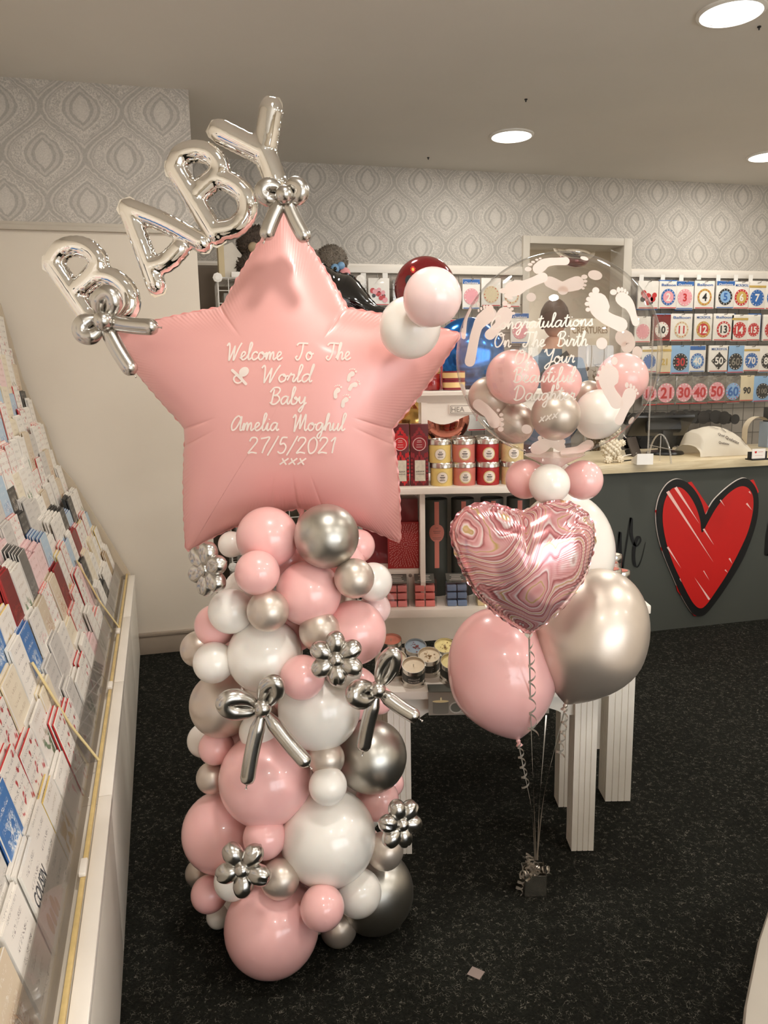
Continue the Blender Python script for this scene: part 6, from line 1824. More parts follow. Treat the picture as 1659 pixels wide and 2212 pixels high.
def packet(box, label, bg='w', badge='pk', num='', numc='r', head=None, headtxt='', shape='disc', Y=5.215, extra=None, conv=z4, ring=None, yellow=False):
    x0, y0, x1, y1 = box
    p0, p1 = PY(*conv(x0, y0), Y), PY(*conv(x1, y1), Y)
    w, h = p1[0] - p0[0], p0[2] - p1[2]
    c = np.array(((p0[0] + p1[0]) / 2, Y, (p0[2] + p1[2]) / 2))
    t = thing('balloon_packet', label, 'balloon packet', (c[0], Y, c[2] - h / 2), 'packets hanging on the grid wall')
    EXX, EZZ = np.array((1.0, 0, 0)), np.array((0, 0, 1.0))
    MB().box(c + np.array((0, .009, 0)), (w, .016, h), bev=.005).build('pouch', pm(bg), t, 30)
    MB().tube([(c[0], YG, c[2] + h * .46), (c[0], Y - .03, c[2] + h * .46), (c[0], Y - .035, c[2] + h * .46 + .008)], .0028, 6).build('hook', hookm, t, 60)
    lift = .0012
    if head:
        mb = MB(); rectf(mb, c + np.array((0, -lift, h * .41)), EXX, EZZ, w * .96, h * .15); hdr = mb.build('header', pm(head), t, None)
    if headtxt:
        mb = MB(); text(mb, headtxt, c + np.array((0, -lift * 1.6, h * .36)), EXX, EZZ, width=w * .78, height=h * .09, bold=.015)
        mb.build('header_text', pm('w' if head in ('b', 'r', 'k') else 'b'), hdr if head else t, None)
    cz = -h * .08
    rr = min(w * .42, h * .30) * (1.12 if bg == 's' else 1)
    if badge:
        mb = MB()
        if shape == 'disc': disc(mb, c + np.array((0, -lift, cz)), EXX, EZZ, rr, rr, 28)
        elif shape == 'star': disc(mb, c + np.array((0, -lift, cz)), EXX, EZZ, rr, rr, 36, star=.72)
        elif shape == 'diamond': disc(mb, c + np.array((0, -lift, cz)), EXX, EZZ, rr * 1.12, rr * 1.12, 4)
        bdg = mb.build('badge', pm(badge), t, None)
        if ring:
            mb = MB(); disc(mb, c + np.array((0, -lift * 1.4, cz)), EXX, EZZ, rr * .74, rr * .74, 28); mb.build('badge_centre', pm(ring), bdg, None)
        mb = MB(); rg = random.Random(len(label) * 7 + int(x0))
        for k in range(14):
            an = 2 * PI * k / 14; q = rr * .87
            disc(mb, c + np.array((q * math.cos(an), -lift * 1.7, cz + q * math.sin(an))), EXX, EZZ, rr * rg.uniform(.04, .085), None, 8)
        mb.build('badge_dots', pm('w' if badge in ('b', 'r', 'k', 'dr') else 'r' if badge != 'pk' else 'w'), bdg, None)
    if num:
        mb = MB(); text(mb, num, c + np.array((0, -lift * 2.2, cz)), EXX, EZZ, height=rr * ((1.15 if bg == 's' else .95) if len(num) < 3 else .7), bold=.03); mb.build('number', pm(numc), bdg if badge else t, None)
    if yellow:
        mb = MB(); rectf(mb, c + np.array((0, -lift, h * .33)), EXX, EZZ, w * .96, h * .08); mb.build('header_band', pm('g'), t, None)
    if extra: extra(c, w, h, t, lift)
    mb = MB(); rectf(mb, c + np.array((0, -lift, -h * .465)), EXX, EZZ, w * .9, h * .03); mb.build('footer', pm('b' if head == 'b' else 'r'), t, None)
    return t
def party(c, w, h, t, lift):       # plain coloured party print
    rg = random.Random(int(abs(c[0]) * 1000))
    for col, n in (('r', 5), ('pk', 5), ('k', 3)):
        mb = MB()
        for k in range(n): disc(mb, c + np.array((rg.uniform(-.3, .3) * w, -lift * (1.2 + .1 * k), rg.uniform(-.3, .1) * h)), (1, 0, 0), (0, 0, 1), w * rg.uniform(.06, .13), None, 14)
        mb.build('print', pm(col), t, None)
P_ = 'foil balloon packet'
R1 = [((200, 232, 410, 540), 'pink and red party print %s, first in the top row' % P_, dict(bg='w', badge=None, extra=party)),
 ((430, 235, 612, 538), 'white %s with number 2 badge in the top row' % P_, dict(badge='b', ring='pk', num='2', numc='w', headtxt='Balloon')),
 ((612, 235, 790, 545), 'white %s with pink number 3 disc in the top row' % P_, dict(badge='pk', num='3', numc='r', head='b', headtxt='Qualatex')),
 ((815, 232, 1015, 540), 'white %s with black number 4 in the top row' % P_, dict(badge='g', ring='w', num='4', numc='k', headtxt='Balloon')),
 ((1050, 232, 1232, 535), 'white %s with blue number 5 disc in the top row' % P_, dict(badge='k', ring='lb', num='5', numc='b', head='b', headtxt='Qualatex')),
 ((1236, 240, 1396, 540), 'white %s with flowered number 6 in the top row' % P_, dict(badge='r', ring='g', num='6', numc='w', headtxt='MICROFOIL')),
 ((1400, 245, 1572, 545), 'clear %s with blue number 7 disc in the top row' % P_, dict(badge='b', num='7', numc='w', yellow=True)),
 ((1590, 240, 1740, 545), 'white %s cut by the picture edge in the top row' % P_, dict(badge='b', headtxt='MICROFOIL')),
 ((165, 620, 325, 905), 'pink disc %s behind the bubble edge in the second row' % P_, dict(badge='pk')),
 ((360, 600, 542, 885), 'dark %s with red and black number 10 in the second row' % P_, dict(bg='dr', badge='w', num='10', numc='k')),
 ((552, 590, 775, 890), 'silvery tilted %s with number 11 in the second row' % P_, dict(bg='w', badge='cr', ring='w', num='11', numc='r', headtxt='Balloon')),
 ((812, 590, 990, 885), 'white %s with number 12 in the second row' % P_, dict(badge='g', ring='r', num='12', numc='w', headtxt='MICROFOIL')),
 ((1020, 588, 1225, 885), 'white %s with number 13 disc in the second row' % P_, dict(badge='r', ring='w', num='13', numc='k', headtxt='Balloon')),
 ((1212, 600, 1378, 890), 'clear %s with red number 14 disc in the second row' % P_, dict(badge='r', num='14', numc='w', yellow=True)),
 ((1385, 600, 1512, 885), 'clear %s with narrow red disc in the second row' % P_, dict(badge='r', num='15', numc='w')),
 ((1560, 600, 1720, 885), 'white %s at the right edge in the second row' % P_, dict(badge='r')),
 ((240, 945, 392, 1230), 'clear %s with blue disc behind the bubble in the third row' % P_, dict(badge='b', yellow=True)),
 ((408, 938, 548, 1240), 'cream %s with gold number 21 in the third row' % P_, dict(bg='cr', badge=None, num='21', numc='g', yellow=True)),
 ((555, 935, 748, 1245), 'light blue %s with black number 30 disc in the third row' % P_, dict(bg='lb', badge='k', num='30', numc='r')),
 ((758, 938, 915, 1225), 'white %s with blue number 40 disc in the third row' % P_, dict(badge='b', ring='lb', num='40', numc='w', head='b')),
 ((970, 935, 1172, 1222), 'white %s with black diamond number 50 in the third row' % P_, dict(badge='k', num='50', numc='w', headtxt='MICROFOIL', shape='diamond')),
 ((1166, 938, 1338, 1235), 'light blue %s with black number 60 disc in the third row' % P_, dict(bg='lb', badge='k', num='60', numc='s')),
 ((1345, 940, 1505, 1215), 'clear %s with blue number 70 disc in the third row' % P_, dict(badge='b', num='70', numc='w', yellow=True)),
 ((1515, 940, 1690, 1220), 'white %s with dark disc at right edge of third row' % P_, dict(badge='k', num='80', numc='w')),
 ((250, 1275, 392, 1590), 'silver-edged %s with red 18 behind the bubble, bottom row' % P_, dict(bg='s', badge='pk', num='18', numc='r')),
 ((400, 1270, 592, 1580), 'silver-edged %s with red 21 in the bottom row' % P_, dict(bg='s', badge='pk', num='21', numc='r')),
 ((608, 1268, 778, 1575), 'silver-edged %s with red 30 in the bottom row' % P_, dict(bg='s', badge='pk', num='30', numc='r')),
 ((780, 1270, 945, 1570), 'silver-edged %s with red 40 in the bottom row' % P_, dict(bg='s', badge='pk', num='40', numc='r')),
 ((950, 1262, 1145, 1558), 'silver-edged %s with red 50 in the bottom row' % P_, dict(bg='s', badge='pk', num='50', numc='r')),
 ((1150, 1268, 1300, 1555), 'silver-edged %s with blue 60 in the bottom row' % P_, dict(bg='s', badge='lb', num='60', numc='b')),
 ((1304, 1262, 1445, 1540), 'cream %s with gold number 90 in the bottom row' % P_, dict(bg='cr', badge=None, num='90', numc='k')),
 ((1452, 1270, 1640, 1545), 'grey blue %s with black 100 disc in the bottom row' % P_, dict(bg='lb', badge='k', num='100', numc='s'))]
for bx_, lb, kw in R1: packet(bx_, lb, **kw)
rgk = random.Random(8)
for q_, (bx_, lb, kw) in enumerate(R1):
    j_ = rgk.uniform(-14, 14); k_ = rgk.uniform(-12, 14)
    p0, p1 = PY(*z4(bx_[0] + j_, bx_[1] + k_), 5.24), PY(*z4(bx_[2] + j_, bx_[3] + k_), 5.24)
    key = lb.split(P_)[1].split(' with ')[-1].split(' in the')[0].split(',')[0].strip()
    MB().abox((p0[0], 5.237, p1[2]), (p1[0], 5.251, p0[2]), bev=.004).build('balloon_packet', pm(rgk.choice(('s', 'b', 'w', 's', 'lb'))), None, 30, 'spare packet behind the one ' + lb.split(P_)[1].strip(' ,').replace('seen through','in'), 'balloon packet', 'packets hanging on the grid wall')
idn = lambda x, y: (x, y)
R2 = [((795, 600, 842, 660), 'red figure print %s hanging left of the round balloon pair' % P_, dict(bg='w', badge=None, extra=party)),
 ((758, 602, 793, 660), 'dark %s half hidden behind the black star balloon' % P_, dict(bg='s', badge='g')),
 ((848, 604, 884, 655), 'silver %s hanging beside the dark red balloon' % P_, dict(bg='s', badge=None)),
 ((999, 602, 1037, 668), 'white %s with pink disc between balloon pair and bubble' % P_, dict(badge='pk', head='b', headtxt='Qualatex')),
 ((1040, 600, 1082, 662), 'white %s seen through the top left of the bubble' % P_, dict(badge='cr')),
 ((1086, 604, 1124, 664), 'white %s with pale round print beside the door frame' % P_, dict(badge='cr', ring='w')),
 ((1104, 676, 1142, 742), 'white %s with blue header seen through the bubble' % P_, dict(badge='pk', head='b', headtxt='Qualatex')),
 ((972, 690, 1010, 745), 'white and blue %s beside the tip of the star' % P_, dict(badge='b', head='r')),
 ((1010, 860, 1050, 930), 'white %s with small print low on the grid behind the hutch' % P_, dict(badge=None, num='?', numc='pk'))]
for bx_, lb, kw in R2: packet(bx_, lb, conv=idn, **kw)
# price tags on the hooks
for px in (785, 832, 1386, 1432, 1472, 1510, 1552, 1590, 1622):
    c = PY(px, 600 if px > 1300 else 597, YG - .02)
    MB().abox(c + np.array((-.018, 0, -.022)), c + np.array((.018, .003, .022))).build('price_tag', tagw, None, None, 'small white price tag on the top rail of grid wall', 'price tag', 'price tags on the grid wall')
# black spools
rg = random.Random(12)
for k, (px, py, r_) in enumerate(((1362, 905, 15), (1388, 905, 16), (1413, 903, 15), (1437, 905, 16), (1462, 900, 15), (1487, 900, 16), (1512, 901, 16), (1537, 899, 15), (1556, 902, 16), (1580, 905, 12), (1362, 955, 16), (1388, 955, 17), (1414, 952, 16), (1440, 952, 17), (1466, 950, 16))):
    c = PY(px, py, 5.16); r = r_ * 5.3 / FPX
    t = thing('black_spool', 'black round spool on the grid wall, %s from left in the %s row' % (NTH[k + 1 if k < 10 else k - 9], 'upper' if k < 10 else 'lower'), 'spool', c - EZ * r, 'black spools under the packets')
    MB().lathe([(r * .35, -.045), (r, -.045), (r, -.038), (r * .55, -.034), (r * .55, .03), (r, .034), (r, .041), (r * .3, .041)], c, (0, 1, 0), 24).build('reel', bk2 if k % 2 else bk, t, 40)
    MB().tube([c, (c[0], YG, c[2])], .004, 6).build('hook', hookm, t, 60)
c = PY(1380, 912, 5.10)
MB().abox(c - np.array((.016, 0, .022)), c + np.array((.016, .002, .022))).build('price_tag', tagw, None, None, 'white tag hanging among the black spools', 'price tag')
# ================================================================== left of the doorway: foil balloons and clutter
def puff(c, r, mat, label, cat='foil balloon', flat=.55, axis=None, wr=.04, seed=0, name='foil_balloon'):
    ax = np.array(axis if axis is not None else -EY, float); ax /= np.linalg.norm(ax)
    t = thing(name, label, cat, np.array(c) - EZ * r)
    prof = []
    for i in range(29):
        ph = PI * i / 28
        prof.append((r * math.sin(ph) ** .8, -r * flat * math.cos(ph)))
    mb = MB(); mb.lathe(prof, c, ax, 60)
    P = np.array(mb.v); C = np.array(c)
    for i in range(len(P)):
        v = P[i] - C; h = v @ ax; rad = v - ax * h; rl = np.linalg.norm(rad)
        an = math.atan2(rad @ EZ, rad @ EX)
        P[i] = P[i] + rad / (rl + 1e-9) * 0 + ax * (math.copysign(1, h) * wr * r * math.sin(an * 34 + seed) * max(0, (rl / r - .6)) * (1 - (rl / r) ** 6))
    mb.v = [tuple(p) for p in P]
    mb.build('skin', mat, t, 180)
    return t
blueF = M('foil_blue', lin(40, 104, 176), rough=.14, metal=.75); goldF = M('foil_gold', lin(222, 184, 112), rough=.1, metal=.95); copF = M('foil_copper', lin(190, 120, 104), rough=.09, metal=.95); blackF = M('foil_black', lin(8, 8, 9), rough=.1, metal=.2, coat=.8)
wineF = M('foil_wine', lin(128, 22, 28), rough=.12, metal=.4, coat=.7)
puff(PD(1012, 765, 3.0), 78 * MPP(1012, 765, 3.0), blueF, 'blue foil balloon behind the clear bubble and star tip', seed=1)
puff(PD(882, 912, 2.95), 72 * MPP(880, 900, 2.95), goldF, 'gold foil balloon behind the tall red candle boxes', seed=2)
puff(PD(962, 905, 2.90), 52 * MPP(960, 905, 2.9), copF, 'copper foil balloon seen through the open back of the hutch', seed=3, wr=.09)
t = puff(PD(918, 622, 2.3), 66 * MPP(918, 622, 2.3), wineF, 'dark red foil balloon with flowers behind the pale pink balloon', seed=4, flat=.75)
mb = MB(); cc = PD(918, 622, 2.3)
for (px, py, mi, rr) in ((892, 582, 0, 8), (892, 582, 1, 3.5), (884, 606, 2, 11)):
    m_ = MPP(918, 622, 2.3); c_ = PD(px, py, 2.3 - .062 - (mi == 1) * .002); disc(mb, c_, EX * .8 + EY * .5, EZ, rr * m_, rr * m_, 16, mi, star=.75 if mi == 0 else None)
mb.build('flower_print', [redp, M('print_yellow', lin(226, 196, 90), rough=.4), blkp], t, None)
# black star foil balloon
BKD = 2.6
bpx = [(672, 560), (728, 590), (762, 600), (808, 655), (842, 672), (820, 705), (760, 712), (690, 700), (640, 660), (650, 600)]
bpoly = [LA(p[0], p[1], BKD) for p in crom(bpx, 12, closed=True)]
bH = inflate(bpoly, .10, n=80)
m1, m2 = foil_shape(bpoly, LA(735, 648, BKD), bH, BKD, nr=20, pleat=.006, plen=.04, pfreq=300)
t = thing('foil_balloon', 'glossy black foil balloon behind the right shoulder of the star', 'foil balloon', PD(735, 712, BKD))
m1.build('skin', blackF, t, 180); m2.build('seam', blackF, t, 180)
# white wire storage cube with plush toys on top
ww = M('white_wire', lin(226, 222, 214), rough=.4)
X0, X1, Yf, Yk = .20, .62, 4.35, 4.72
ztop = PY(470, 600, Yf)[2]; X0 = PY(470, 600, Yf)[0]; X1 = X0 + .78
t = thing('wire_cube_shelf', 'white wire grid storage cubes standing behind the star', 'storage cubes', ((X0 + X1) / 2, (Yf + Yk) / 2, 0))
def wpanel(nm, o, e1, e2, n1_, n2_, parent):
    mb = MB(); o, e1, e2 = np.array(o, float), np.array(e1, float), np.array(e2, float)
    for k in range(n1_ + 1): mb.tube([o + e1 * k / n1_, o + e1 * k / n1_ + e2], .004 if k in (0, n1_) else .0025, 5)
    for k in range(n2_ + 1): mb.tube([o + e2 * k / n2_, o + e2 * k / n2_ + e1], .004 if k in (0, n2_) else .0025, 5)
    mb.build(nm, ww, parent, 60)
S = ztop / 5
for q in range(5):
    for h_ in range(2):
        wpanel('grid_side', (X0 + h_ * .39, Yf, q * S), (.39, 0, 0), (0, 0, S), 7, 6, t)
    wpanel('grid_side', (X0, Yf, q * S), (0, Yk - Yf, 0), (0, 0, S), 7, 6, t)
for q in range(6):
    wpanel('grid_shelf', (X0, Yf, q * S), (.78, 0, 0), (0, Yk - Yf, 0), 14, 6, t)
for q in range(6):
    for x in (X0, X0 + .39, X0 + .78):
        MB().lathe([(.012, -.012), (.026, -.008), (.026, .008), (.012, .012)], (x, Yf - .006, q * S), (0, 1, 0), 8).build('connector', tagw, t, None)
boxc = [M('stock_dark', lin(62, 60, 56), rough=.5), M('stock_grey', lin(150, 146, 138), rough=.5), M('stock_brown', lin(104, 88, 72), rough=.6)]
for q in range(5):
    for h_ in range(2):
        x = X0 + .03 + h_ * .39; z = q * S + .006
        MB().abox((x, Yf + .05, z), (x + .16, Yf + .30, z + S * .8), bev=.004).build('stock_carton', boxc[(q + h_) % 3], None, 30, '%s stock carton on level %d of the wire cubes, %s column' % (['dark', 'grey', 'brown'][(q + h_) % 3], q + 1, 'left' if h_ == 0 else 'right'), 'carton', 'cartons in the wire cubes')
        MB().abox((x + .18, Yf + .06, z), (x + .33, Yf + .28, z + S * .6), bev=.004).build('stock_carton', boxc[(q + h_ + 1) % 3], None, 30, 'short %s stock carton on level %d of the wire cubes, %s column' % (['dark', 'grey', 'brown'][(q + h_ + 1) % 3], q + 1, 'left' if h_ == 0 else 'right'), 'carton', 'cartons in the wire cubes')
# dark cupboard in the recess
cu0 = M('cupboard_brown', lin(112, 98, 82), rough=.5)
t = thing('cupboard', 'dark brown panelled cupboard in recess behind the wire cubes', 'cupboard', (.5, 5.15, 0))
MB().abox((XCOL + .01, 5.02, 0), (.95, YB - .02, 2.14)).build('carcass', cu0, t, None)
for z0_, z1_ in ((.02, 1.0), (1.02, 1.86), (1.88, 2.12)):
    MB().abox((XCOL + .02, 5.0, z0_), (.94, 5.02, z1_), bev=.004).build('door', cu0, t, 30)
# tilted white box and folded paper on the cubes
o = PY(486, 598, Yf + .06); o[2] = ztop + .004
t = thing('white_carton', 'white carton with slanted top on the wire cubes', 'carton', o)
wA, wB = PY(545, 598, Yf + .06), PY(497, 523, Yf + .06)
MB().prism([(0, 0), (wA[0] - o[0] + .03, 0), (wA[0] - o[0] + .03, .02), (wB[0] - o[0] + .01, wB[2] - o[2]), (.0, wB[2] - o[2] - .02)], o, (1, 0, 0), EZ, (0, 1, 0), .14).build('carton', [M('carton_white', lin(212, 204, 190), rough=.6)], t, None)
MB().abox(o + np.array((-.03, -.02, 0)), o + np.array((0, .14, .25))).build('cream_edge', M('carton_cream', lin(196, 178, 140), rough=.6), t, None)
MB().abox(o + np.array((.03, -.06, 0)), o + np.array((.19, -.01, .03)), bev=.006).build('folded_cloth', tagw, t, 30)
# plush toys: shaggy fur built from tapering tufts
def plush(label, parts, fur, c0, extras=()):
    t = thing('plush_toy', label, 'soft toy', c0)
    rg = random.Random(int(c0[0] * 1000))
    for nm, c, r, dens in parts:
        dens *= 2; c = np.array(c); mb = MB(); mb.ball(c, r, 16)
        for k in range(dens):
            z = 1 - 2 * (k + .5) / dens; ph = k * 2.39996; s_ = math.sqrt(1 - z * z)
            n_ = np.array((s_ * math.cos(ph), s_ * math.sin(ph), z)); a = np.cross(n_, (.3, .5, .8)); a /= np.linalg.norm(a); b = np.cross(n_, a)
            base = c + n_ * r * .96; tip = c + n_ * r * (1.07 + rg.random() * .11) + a * r * rg.uniform(-.2, .2) + b * r * rg.uniform(-.2, .2)
            w = r * .12
            mb.add([base + a * w, base - a * w * .5 + b * w * .8, base - a * w * .5 - b * w * .8, tip], [(0, 1, 3), (1, 2, 3), (2, 0, 3)])
        mb.build(nm, fur, t, 180)
    for nm, c, r, m in extras: MB().ball(c, r, 14).build(nm, m, t, 180)
    return t
furD = M('fur_dark_brown', lin(78, 66, 56), rough=.95, var=.25, vscale=60); furG = M('fur_grey', lin(120, 110, 98), rough=.95, var=.25, vscale=60)
c = PY(553, 545, Yf + .10); m_ = 4.5 / FPX
plush('dark brown curly plush bear behind the top point of the star', [('body', c - EZ * .10, .115, 500), ('head', c + EZ * .04, .095, 420), ('ear', c + np.array((-.07, 0, .11)), .035, 120), ('ear', c + np.array((.07, 0, .11)), .035, 120)], furD, (c[0], c[1], ztop), [('muzzle', c + np.array((-.02, -.09, .01)), .03, M('muzzle_tan', lin(170, 150, 122), rough=.9))])
c = PY(716, 565, Yf + .12)
plush('grey shaggy plush toy with blue eyes right of the star point', [('body', c - EZ * .16, .12, 500), ('head', c + EZ * .0, .085, 420), ('ear', c + np.array((-.09, .0, .02)), .04, 140)], furG, (c[0], c[1], ztop),
      [('eye', PY(724, 580, Yf + .03), .026, M('eye_blue', lin(120, 160, 196), rough=.3)), ('eye', PY(737, 574, Yf + .03), .022, MATS['eye_blue']), ('pupil', PY(724, 580, Yf + .005), .010, blkp), ('beak', PY(717, 588, Yf + .02), .02, M('beak_yellow', lin(222, 190, 110), rough=.5)), ('cheek', PY(745, 590, Yf + .04), .032, M('cheek_pink', lin(222, 150, 150), rough=.8))])
# ================================================================== doorway: person, sign and stock
YP = 4.62
hp0 = PY(1197, 690, YP)
hx = hp0[0]
SKI = lin(206, 160, 134)
def skinmesh(nodes, edges, sub=2):
    me = bpy.data.meshes.new('t'); me.from_pydata([n[0] for n in nodes], edges, [])
    o = bpy.data.objects.new('t', me); COL.objects.link(o)
    md = o.modifiers.new('s', 'SKIN'); 
    sv = me.skin_vertices[0].data if me.skin_vertices else None
    if sv is None:
        bm = bmesh.new(); bm.from_mesh(me); bm.verts.layers.skin.verify(); bm.to_mesh(me); bm.free(); sv = me.skin_vertices[0].data
    for i, n in enumerate(nodes): sv[i].radius = n[1] if isinstance(n[1], tuple) else (n[1], n[1])
    sv[0].use_root = True
    ss = o.modifiers.new('u', 'SUBSURF'); ss.levels = sub; ss.render_levels = sub
    dg = bpy.context.evaluated_depsgraph_get()
    out = bpy.data.meshes.new_from_object(o.evaluated_get(dg))
    v = [tuple(q.co) for q in out.vertices]; f = [tuple(p.vertices) for p in out.polygons]
    bpy.data.objects.remove(o); bpy.data.meshes.remove(me); bpy.data.meshes.remove(out)
    return v, f
zh = hp0[2]
pt = thing('person', 'person in blue top with dark shoulder strap standing behind counter, head turned away', 'person', (hx, YP, 0))
def PP(x, y, z): return (hx + x, YP + y, z)
sh = zh - .27
N = [(PP(-.03, .02, .98), (.17, .12)), (PP(-.03, .02, 1.2), (.15, .105)), (PP(-.03, .02, sh - .06), (.17, .11)), (PP(-.01, .02, sh + .03), (.085, .08)), (PP(0, .01, sh + .10), (.058, .06)), (PP(0, -.005, zh - .10), .062),
     (PP(-.20, .02, sh - .02), .075), (PP(-.26, -.02, sh - .30), .055), (PP(-.20, .14, sh - .52), .042), (PP(-.17, .24, sh - .55), .034),
     (PP(.17, .02, sh - .02), .075), (PP(.23, .0, sh - .30), .055), (PP(.17, .16, sh - .50), .042), (PP(.14, .25, sh - .53), .034),
     (PP(-.11, .02, .90), .11), (PP(-.115, .0, .48), .07), (PP(-.12, .03, .09), .05), (PP(-.12, -.02, .05), .045), (PP(-.12, .14, .035), .035),
     (PP(.06, .02, .90), .11), (PP(.075, .0, .48), .07), (PP(.08, .03, .09), .05), (PP(.08, -.02, .05), .045), (PP(.08, .14, .035), .035)]
Ed = [(0, 1), (1, 2), (2, 3), (3, 4), (4, 5), (2, 6), (6, 7), (7, 8), (8, 9), (2, 10), (10, 11), (11, 12), (12, 13), (0, 14), (14, 15), (15, 16), (16, 17), (16, 18), (0, 19), (19, 20), (20, 21), (21, 22), (21, 23)]
v, f = skinmesh(N, Ed)
sm = NT('person_body'); spz = sm.n('ShaderNodeSeparateXYZ'); gm = sm.n('ShaderNodeNewGeometry'); sm.l(gm.outputs['Position'], spz.inputs[0])
c1 = sm.mix(sm.mt('GREATER_THAN', spz.outputs[2], 1.0), lin(46, 48, 56), lin(76, 100, 122))
c2 = sm.mix(sm.mt('GREATER_THAN', spz.outputs[2], sh + .085), c1, SKI)
sm.p(c2, rough=.75)
MB().add(v, f).build('body', sm.m, pt, 180)
skin_m = M('skin', SKI, rough=.5, sss=.1)
HCt = np.array(PP(.005, .0, zh)); mb = MB(); 
vh = []
seg = 28; prof = 20
for i in range(prof + 1):
    ph = PI * i / prof
    for j in range(seg):
        th = 2 * PI * j / seg
        x, y, z = math.sin(ph) * math.cos(th), math.sin(ph) * math.sin(th), math.cos(ph)
        jaw = 1 - .22 * max(0, -z) ** 1.5
        vh.append(HCt + np.array((x * .077 * jaw, y * .094 * jaw + max(0, -z) * .012, z * .115)))
mb.add(vh, [(i * seg + j, (i + 1) * seg + j, (i + 1) * seg + (j + 1) % seg, i * seg + (j + 1) % seg) for i in range(prof) for j in range(seg)])
fdir = np.array((.80, .60, 0)); fs_ = np.array((-.60, .80, 0))
mb.tube([HCt + fdir * .082 + EZ * .015, HCt + fdir * .104 - EZ * .012, HCt + fdir * .083 - EZ * .022], [.008, .013, .01], 10)
for s_ in (-1, 1): mb.lathe([(.012, -.006), (.024, 0), (.02, .008), (.008, .01)], HCt + fs_ * s_ * .076 - EZ * .005 - fdir * .01, fs_ * s_, 14)
hdo = mb.build('head', skin_m, pt, 60)
for s_ in (-1, 1): MB().ball(HCt + fdir * .082 + fs_ * s_ * .03 + EZ * .015, .011, 12).build('eye', tagw, hdo, 60)
MB().tube([HCt + fdir * .086 + fs_ * .022 - EZ * .052, HCt + fdir * .092 - EZ * .053, HCt + fdir * .086 - fs_ * .022 - EZ * .052], .005, 8).build('mouth', M('lips', lin(170, 100, 92), rough=.5), hdo, 60)
mb = MB(); vh2 = []
for i in range(prof + 1):
    ph = PI * i / prof * .66
    for j in range(seg):
        th = 2 * PI * j / seg
        n_ = np.array((math.sin(ph) * math.cos(th), math.sin(ph) * math.sin(th), math.cos(ph)))
        k = 1.10 + .03 * mnoise.noise(Vector(n_ * 9))
        fr_ = max(0, n_ @ fdir)
        z = n_[2] * .115 * k
        if i > prof * .45 and fr_ > .35: z = max(z, .035)
        vh2.append(HCt + np.array((n_[0] * .080 * k, n_[1] * .098 * k, z + .004)) - fdir * .008)
mb.add(vh2, [(i * seg + j, (i + 1) * seg + j, (i + 1) * seg + (j + 1) % seg, i * seg + (j + 1) % seg) for i in range(prof) for j in range(seg)])
mb.build('hair', M('hair_brown', lin(74, 56, 42), rough=.6, var=.2, vscale=120), hdo, 180)
# hands
for s_, (x, y, z) in ((-1, (-.17, .24, sh - .55)), (1, (.14, .25, sh - .53))):
    mb = MB(); c = np.array(PP(x, y, z)); mb.box(c + np.array((0, .045, -.01)), (.075, .08, .028), bev=.012)
    for k, L in enumerate((.062, .072, .068, .052)):
        q = c + np.array(((k - 1.5) * .019, .08, -.01)); mb.tube([q, q + np.array((0, L * .5, -.008)), q + np.array((0, L * .85, -.026))], [.0095, .0085, .007], 8)
    q = c + np.array((-s_ * .036, .03, -.01)); mb.tube([q, q + np.array((-s_ * .022, .03, -.004)), q + np.array((-s_ * .024, .055, -.012))], [.011, .010, .008], 8)
    mb.build('hand', skin_m, pt, 60)
st_ = crom([PP(.13, -.10, sh + .035), PP(.05, -.125, sh - .06), PP(-.06, -.135, sh - .2), PP(-.16, -.12, sh - .36)], 8)
st_ = crom([PP(-.17, -.085, sh - .14), PP(-.12, -.12, sh - .06), PP(-.03, -.125, sh + .015), PP(.05, -.095, sh + .06)], 8)
L = [np.array(p) for p in st_]
MB().strip([p + np.array((-.01, -.006, .012)) for p in L], [p + np.array((.01, -.006, -.014)) for p in L]).build('strap', M('strap_dark', lin(48, 46, 44), rough=.7), pt, 60)
# sign CREATURES and dried plant beside the doorway
YQ = 5.2
q0, q1 = PY(1232, 688, YQ), PY(1316, 740, YQ)
t = thing('shop_sign', 'pale board sign with brown letters CREATURES seen through the bubble', 'sign', ((q0[0] + q1[0]) / 2, YQ, q1[2]))
MB().abox((q0[0], YQ, q1[2] - .02), (q1[0], YQ + .012, q0[2]), bev=.002).build('board', M('sign_board', lin(214, 200, 178), rough=.6), t, 30)
mb = MB(); text(mb, 'CREATURES', ((q0[0] + q1[0]) / 2, YQ - .0015, PY(1272, 713, YQ)[2]), (1, 0, 0), (0, 0, 1), width=(q1[0] - q0[0]) * .9, height=.05, bold=.02)
mb.build('lettering', M('sign_brown', lin(150, 124, 92), rough=.6), t, None)
MB().tube([((q0[0] + q1[0]) / 2, YQ + .03, 0), ((q0[0] + q1[0]) / 2, YQ + .03, q1[2])], .012, 8).build('post', whitem, t, 60)
b0 = PY(1292, 860, 4.95)
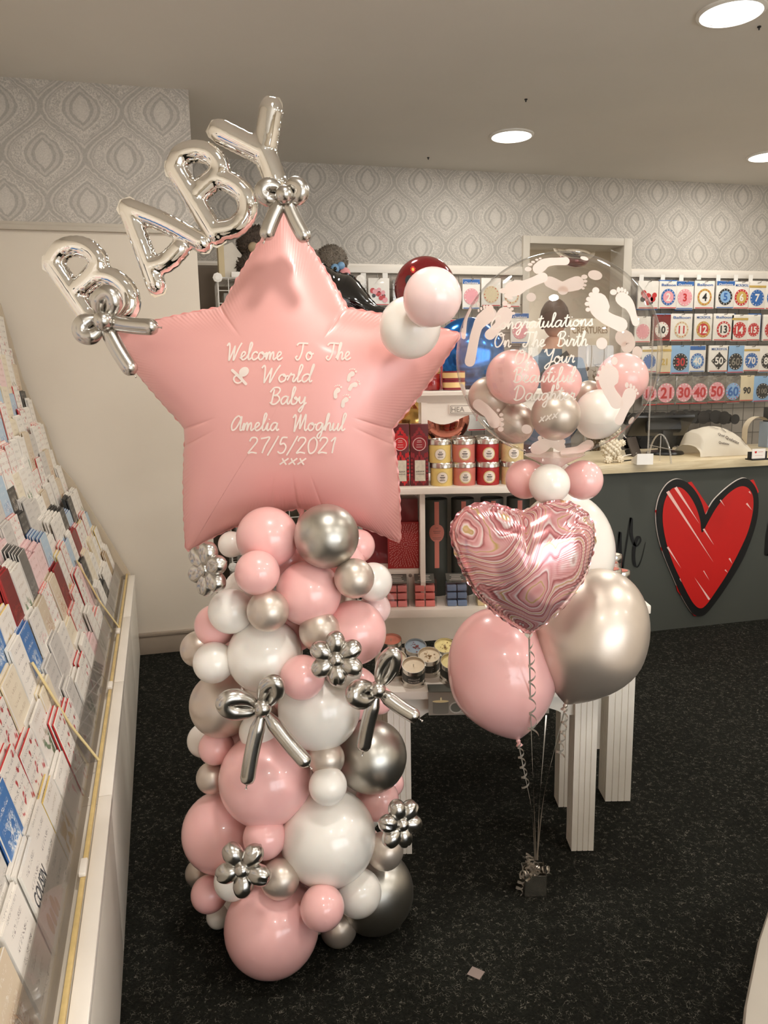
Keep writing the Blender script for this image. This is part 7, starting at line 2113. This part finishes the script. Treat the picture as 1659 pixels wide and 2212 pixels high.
t = thing('dried_plant', 'bunch of dried brown foliage behind the bubble', 'dried plant', (b0[0], 4.95, 0))
MB().lathe([(.09, 0), (.10, .02), (.12, .55), (.13, .60), (.11, .60)], (b0[0], 4.95, 0), seg=24).build('pot', M('pot_grey', lin(160, 152, 140), rough=.6), t, 40)
mb = MB(); rg = random.Random(5)
zt_ = PY(1292, 762, 4.95)[2]
for k in range(26):
    a = rg.uniform(0, 2 * PI); e_ = np.array((math.cos(a), math.sin(a), 0)) * rg.uniform(.02, .13)
    base = np.array((b0[0], 4.95, .58)); tip = np.array((b0[0], 4.95, zt_ - rg.uniform(0, .22))) + e_
    mb.tube([base, (base + tip) / 2 + e_ * .2, tip], [.003, .002, .001], 4)
    for q in range(13):
        u = .25 + .75 * q / 13; p = base + (tip - base) * u
        d1 = np.array((rg.uniform(-1, 1), rg.uniform(-1, 1), rg.uniform(-.3, .8))); d1 /= np.linalg.norm(d1); d2 = np.cross(d1, (.2, .3, .9)); d2 /= np.linalg.norm(d2)
        s_ = rg.uniform(.018, .034)
        mb.add([p, p + d1 * s_ + d2 * s_ * .35, p + d1 * s_ * 2, p + d1 * s_ - d2 * s_ * .35], [(0, 1, 2, 3)])
mb.build('foliage', M('dried_leaf', lin(148, 124, 88), rough=.8, var=.3, vscale=40), t, None, kind='stuff')
# things hanging in the stock room
c = PY(1240, 540, 5.9)
puff(c, .17, foil, 'mirror silver foil balloon under the stock room ceiling', flat=.42, axis=(0.1, -.3, 1), seed=5)
puff(c + np.array((.03, .05, -.06)), .12, wineF, 'dark red foil balloon under the silver one in the stock room', flat=.5, axis=(0, -.4, 1), seed=6)
for k, (x, z, w_, h_, cmat) in enumerate(((2.75, .0, .5, 1.1, 'stock_brown'), (3.3, .0, .6, 1.5, 'stock_grey'), (3.25, 1.5, .4, .45, 'carton_white'))):
    MB().abox((x, 7.1, z), (x + w_, 7.55, z + h_), bev=.006).build('stock_box', MATS[cmat], None, 30, ['brown stock box on the floor of the stock room', 'tall grey stock box in the stock room', 'white carton on top of the grey box in stock room'][k], 'box')
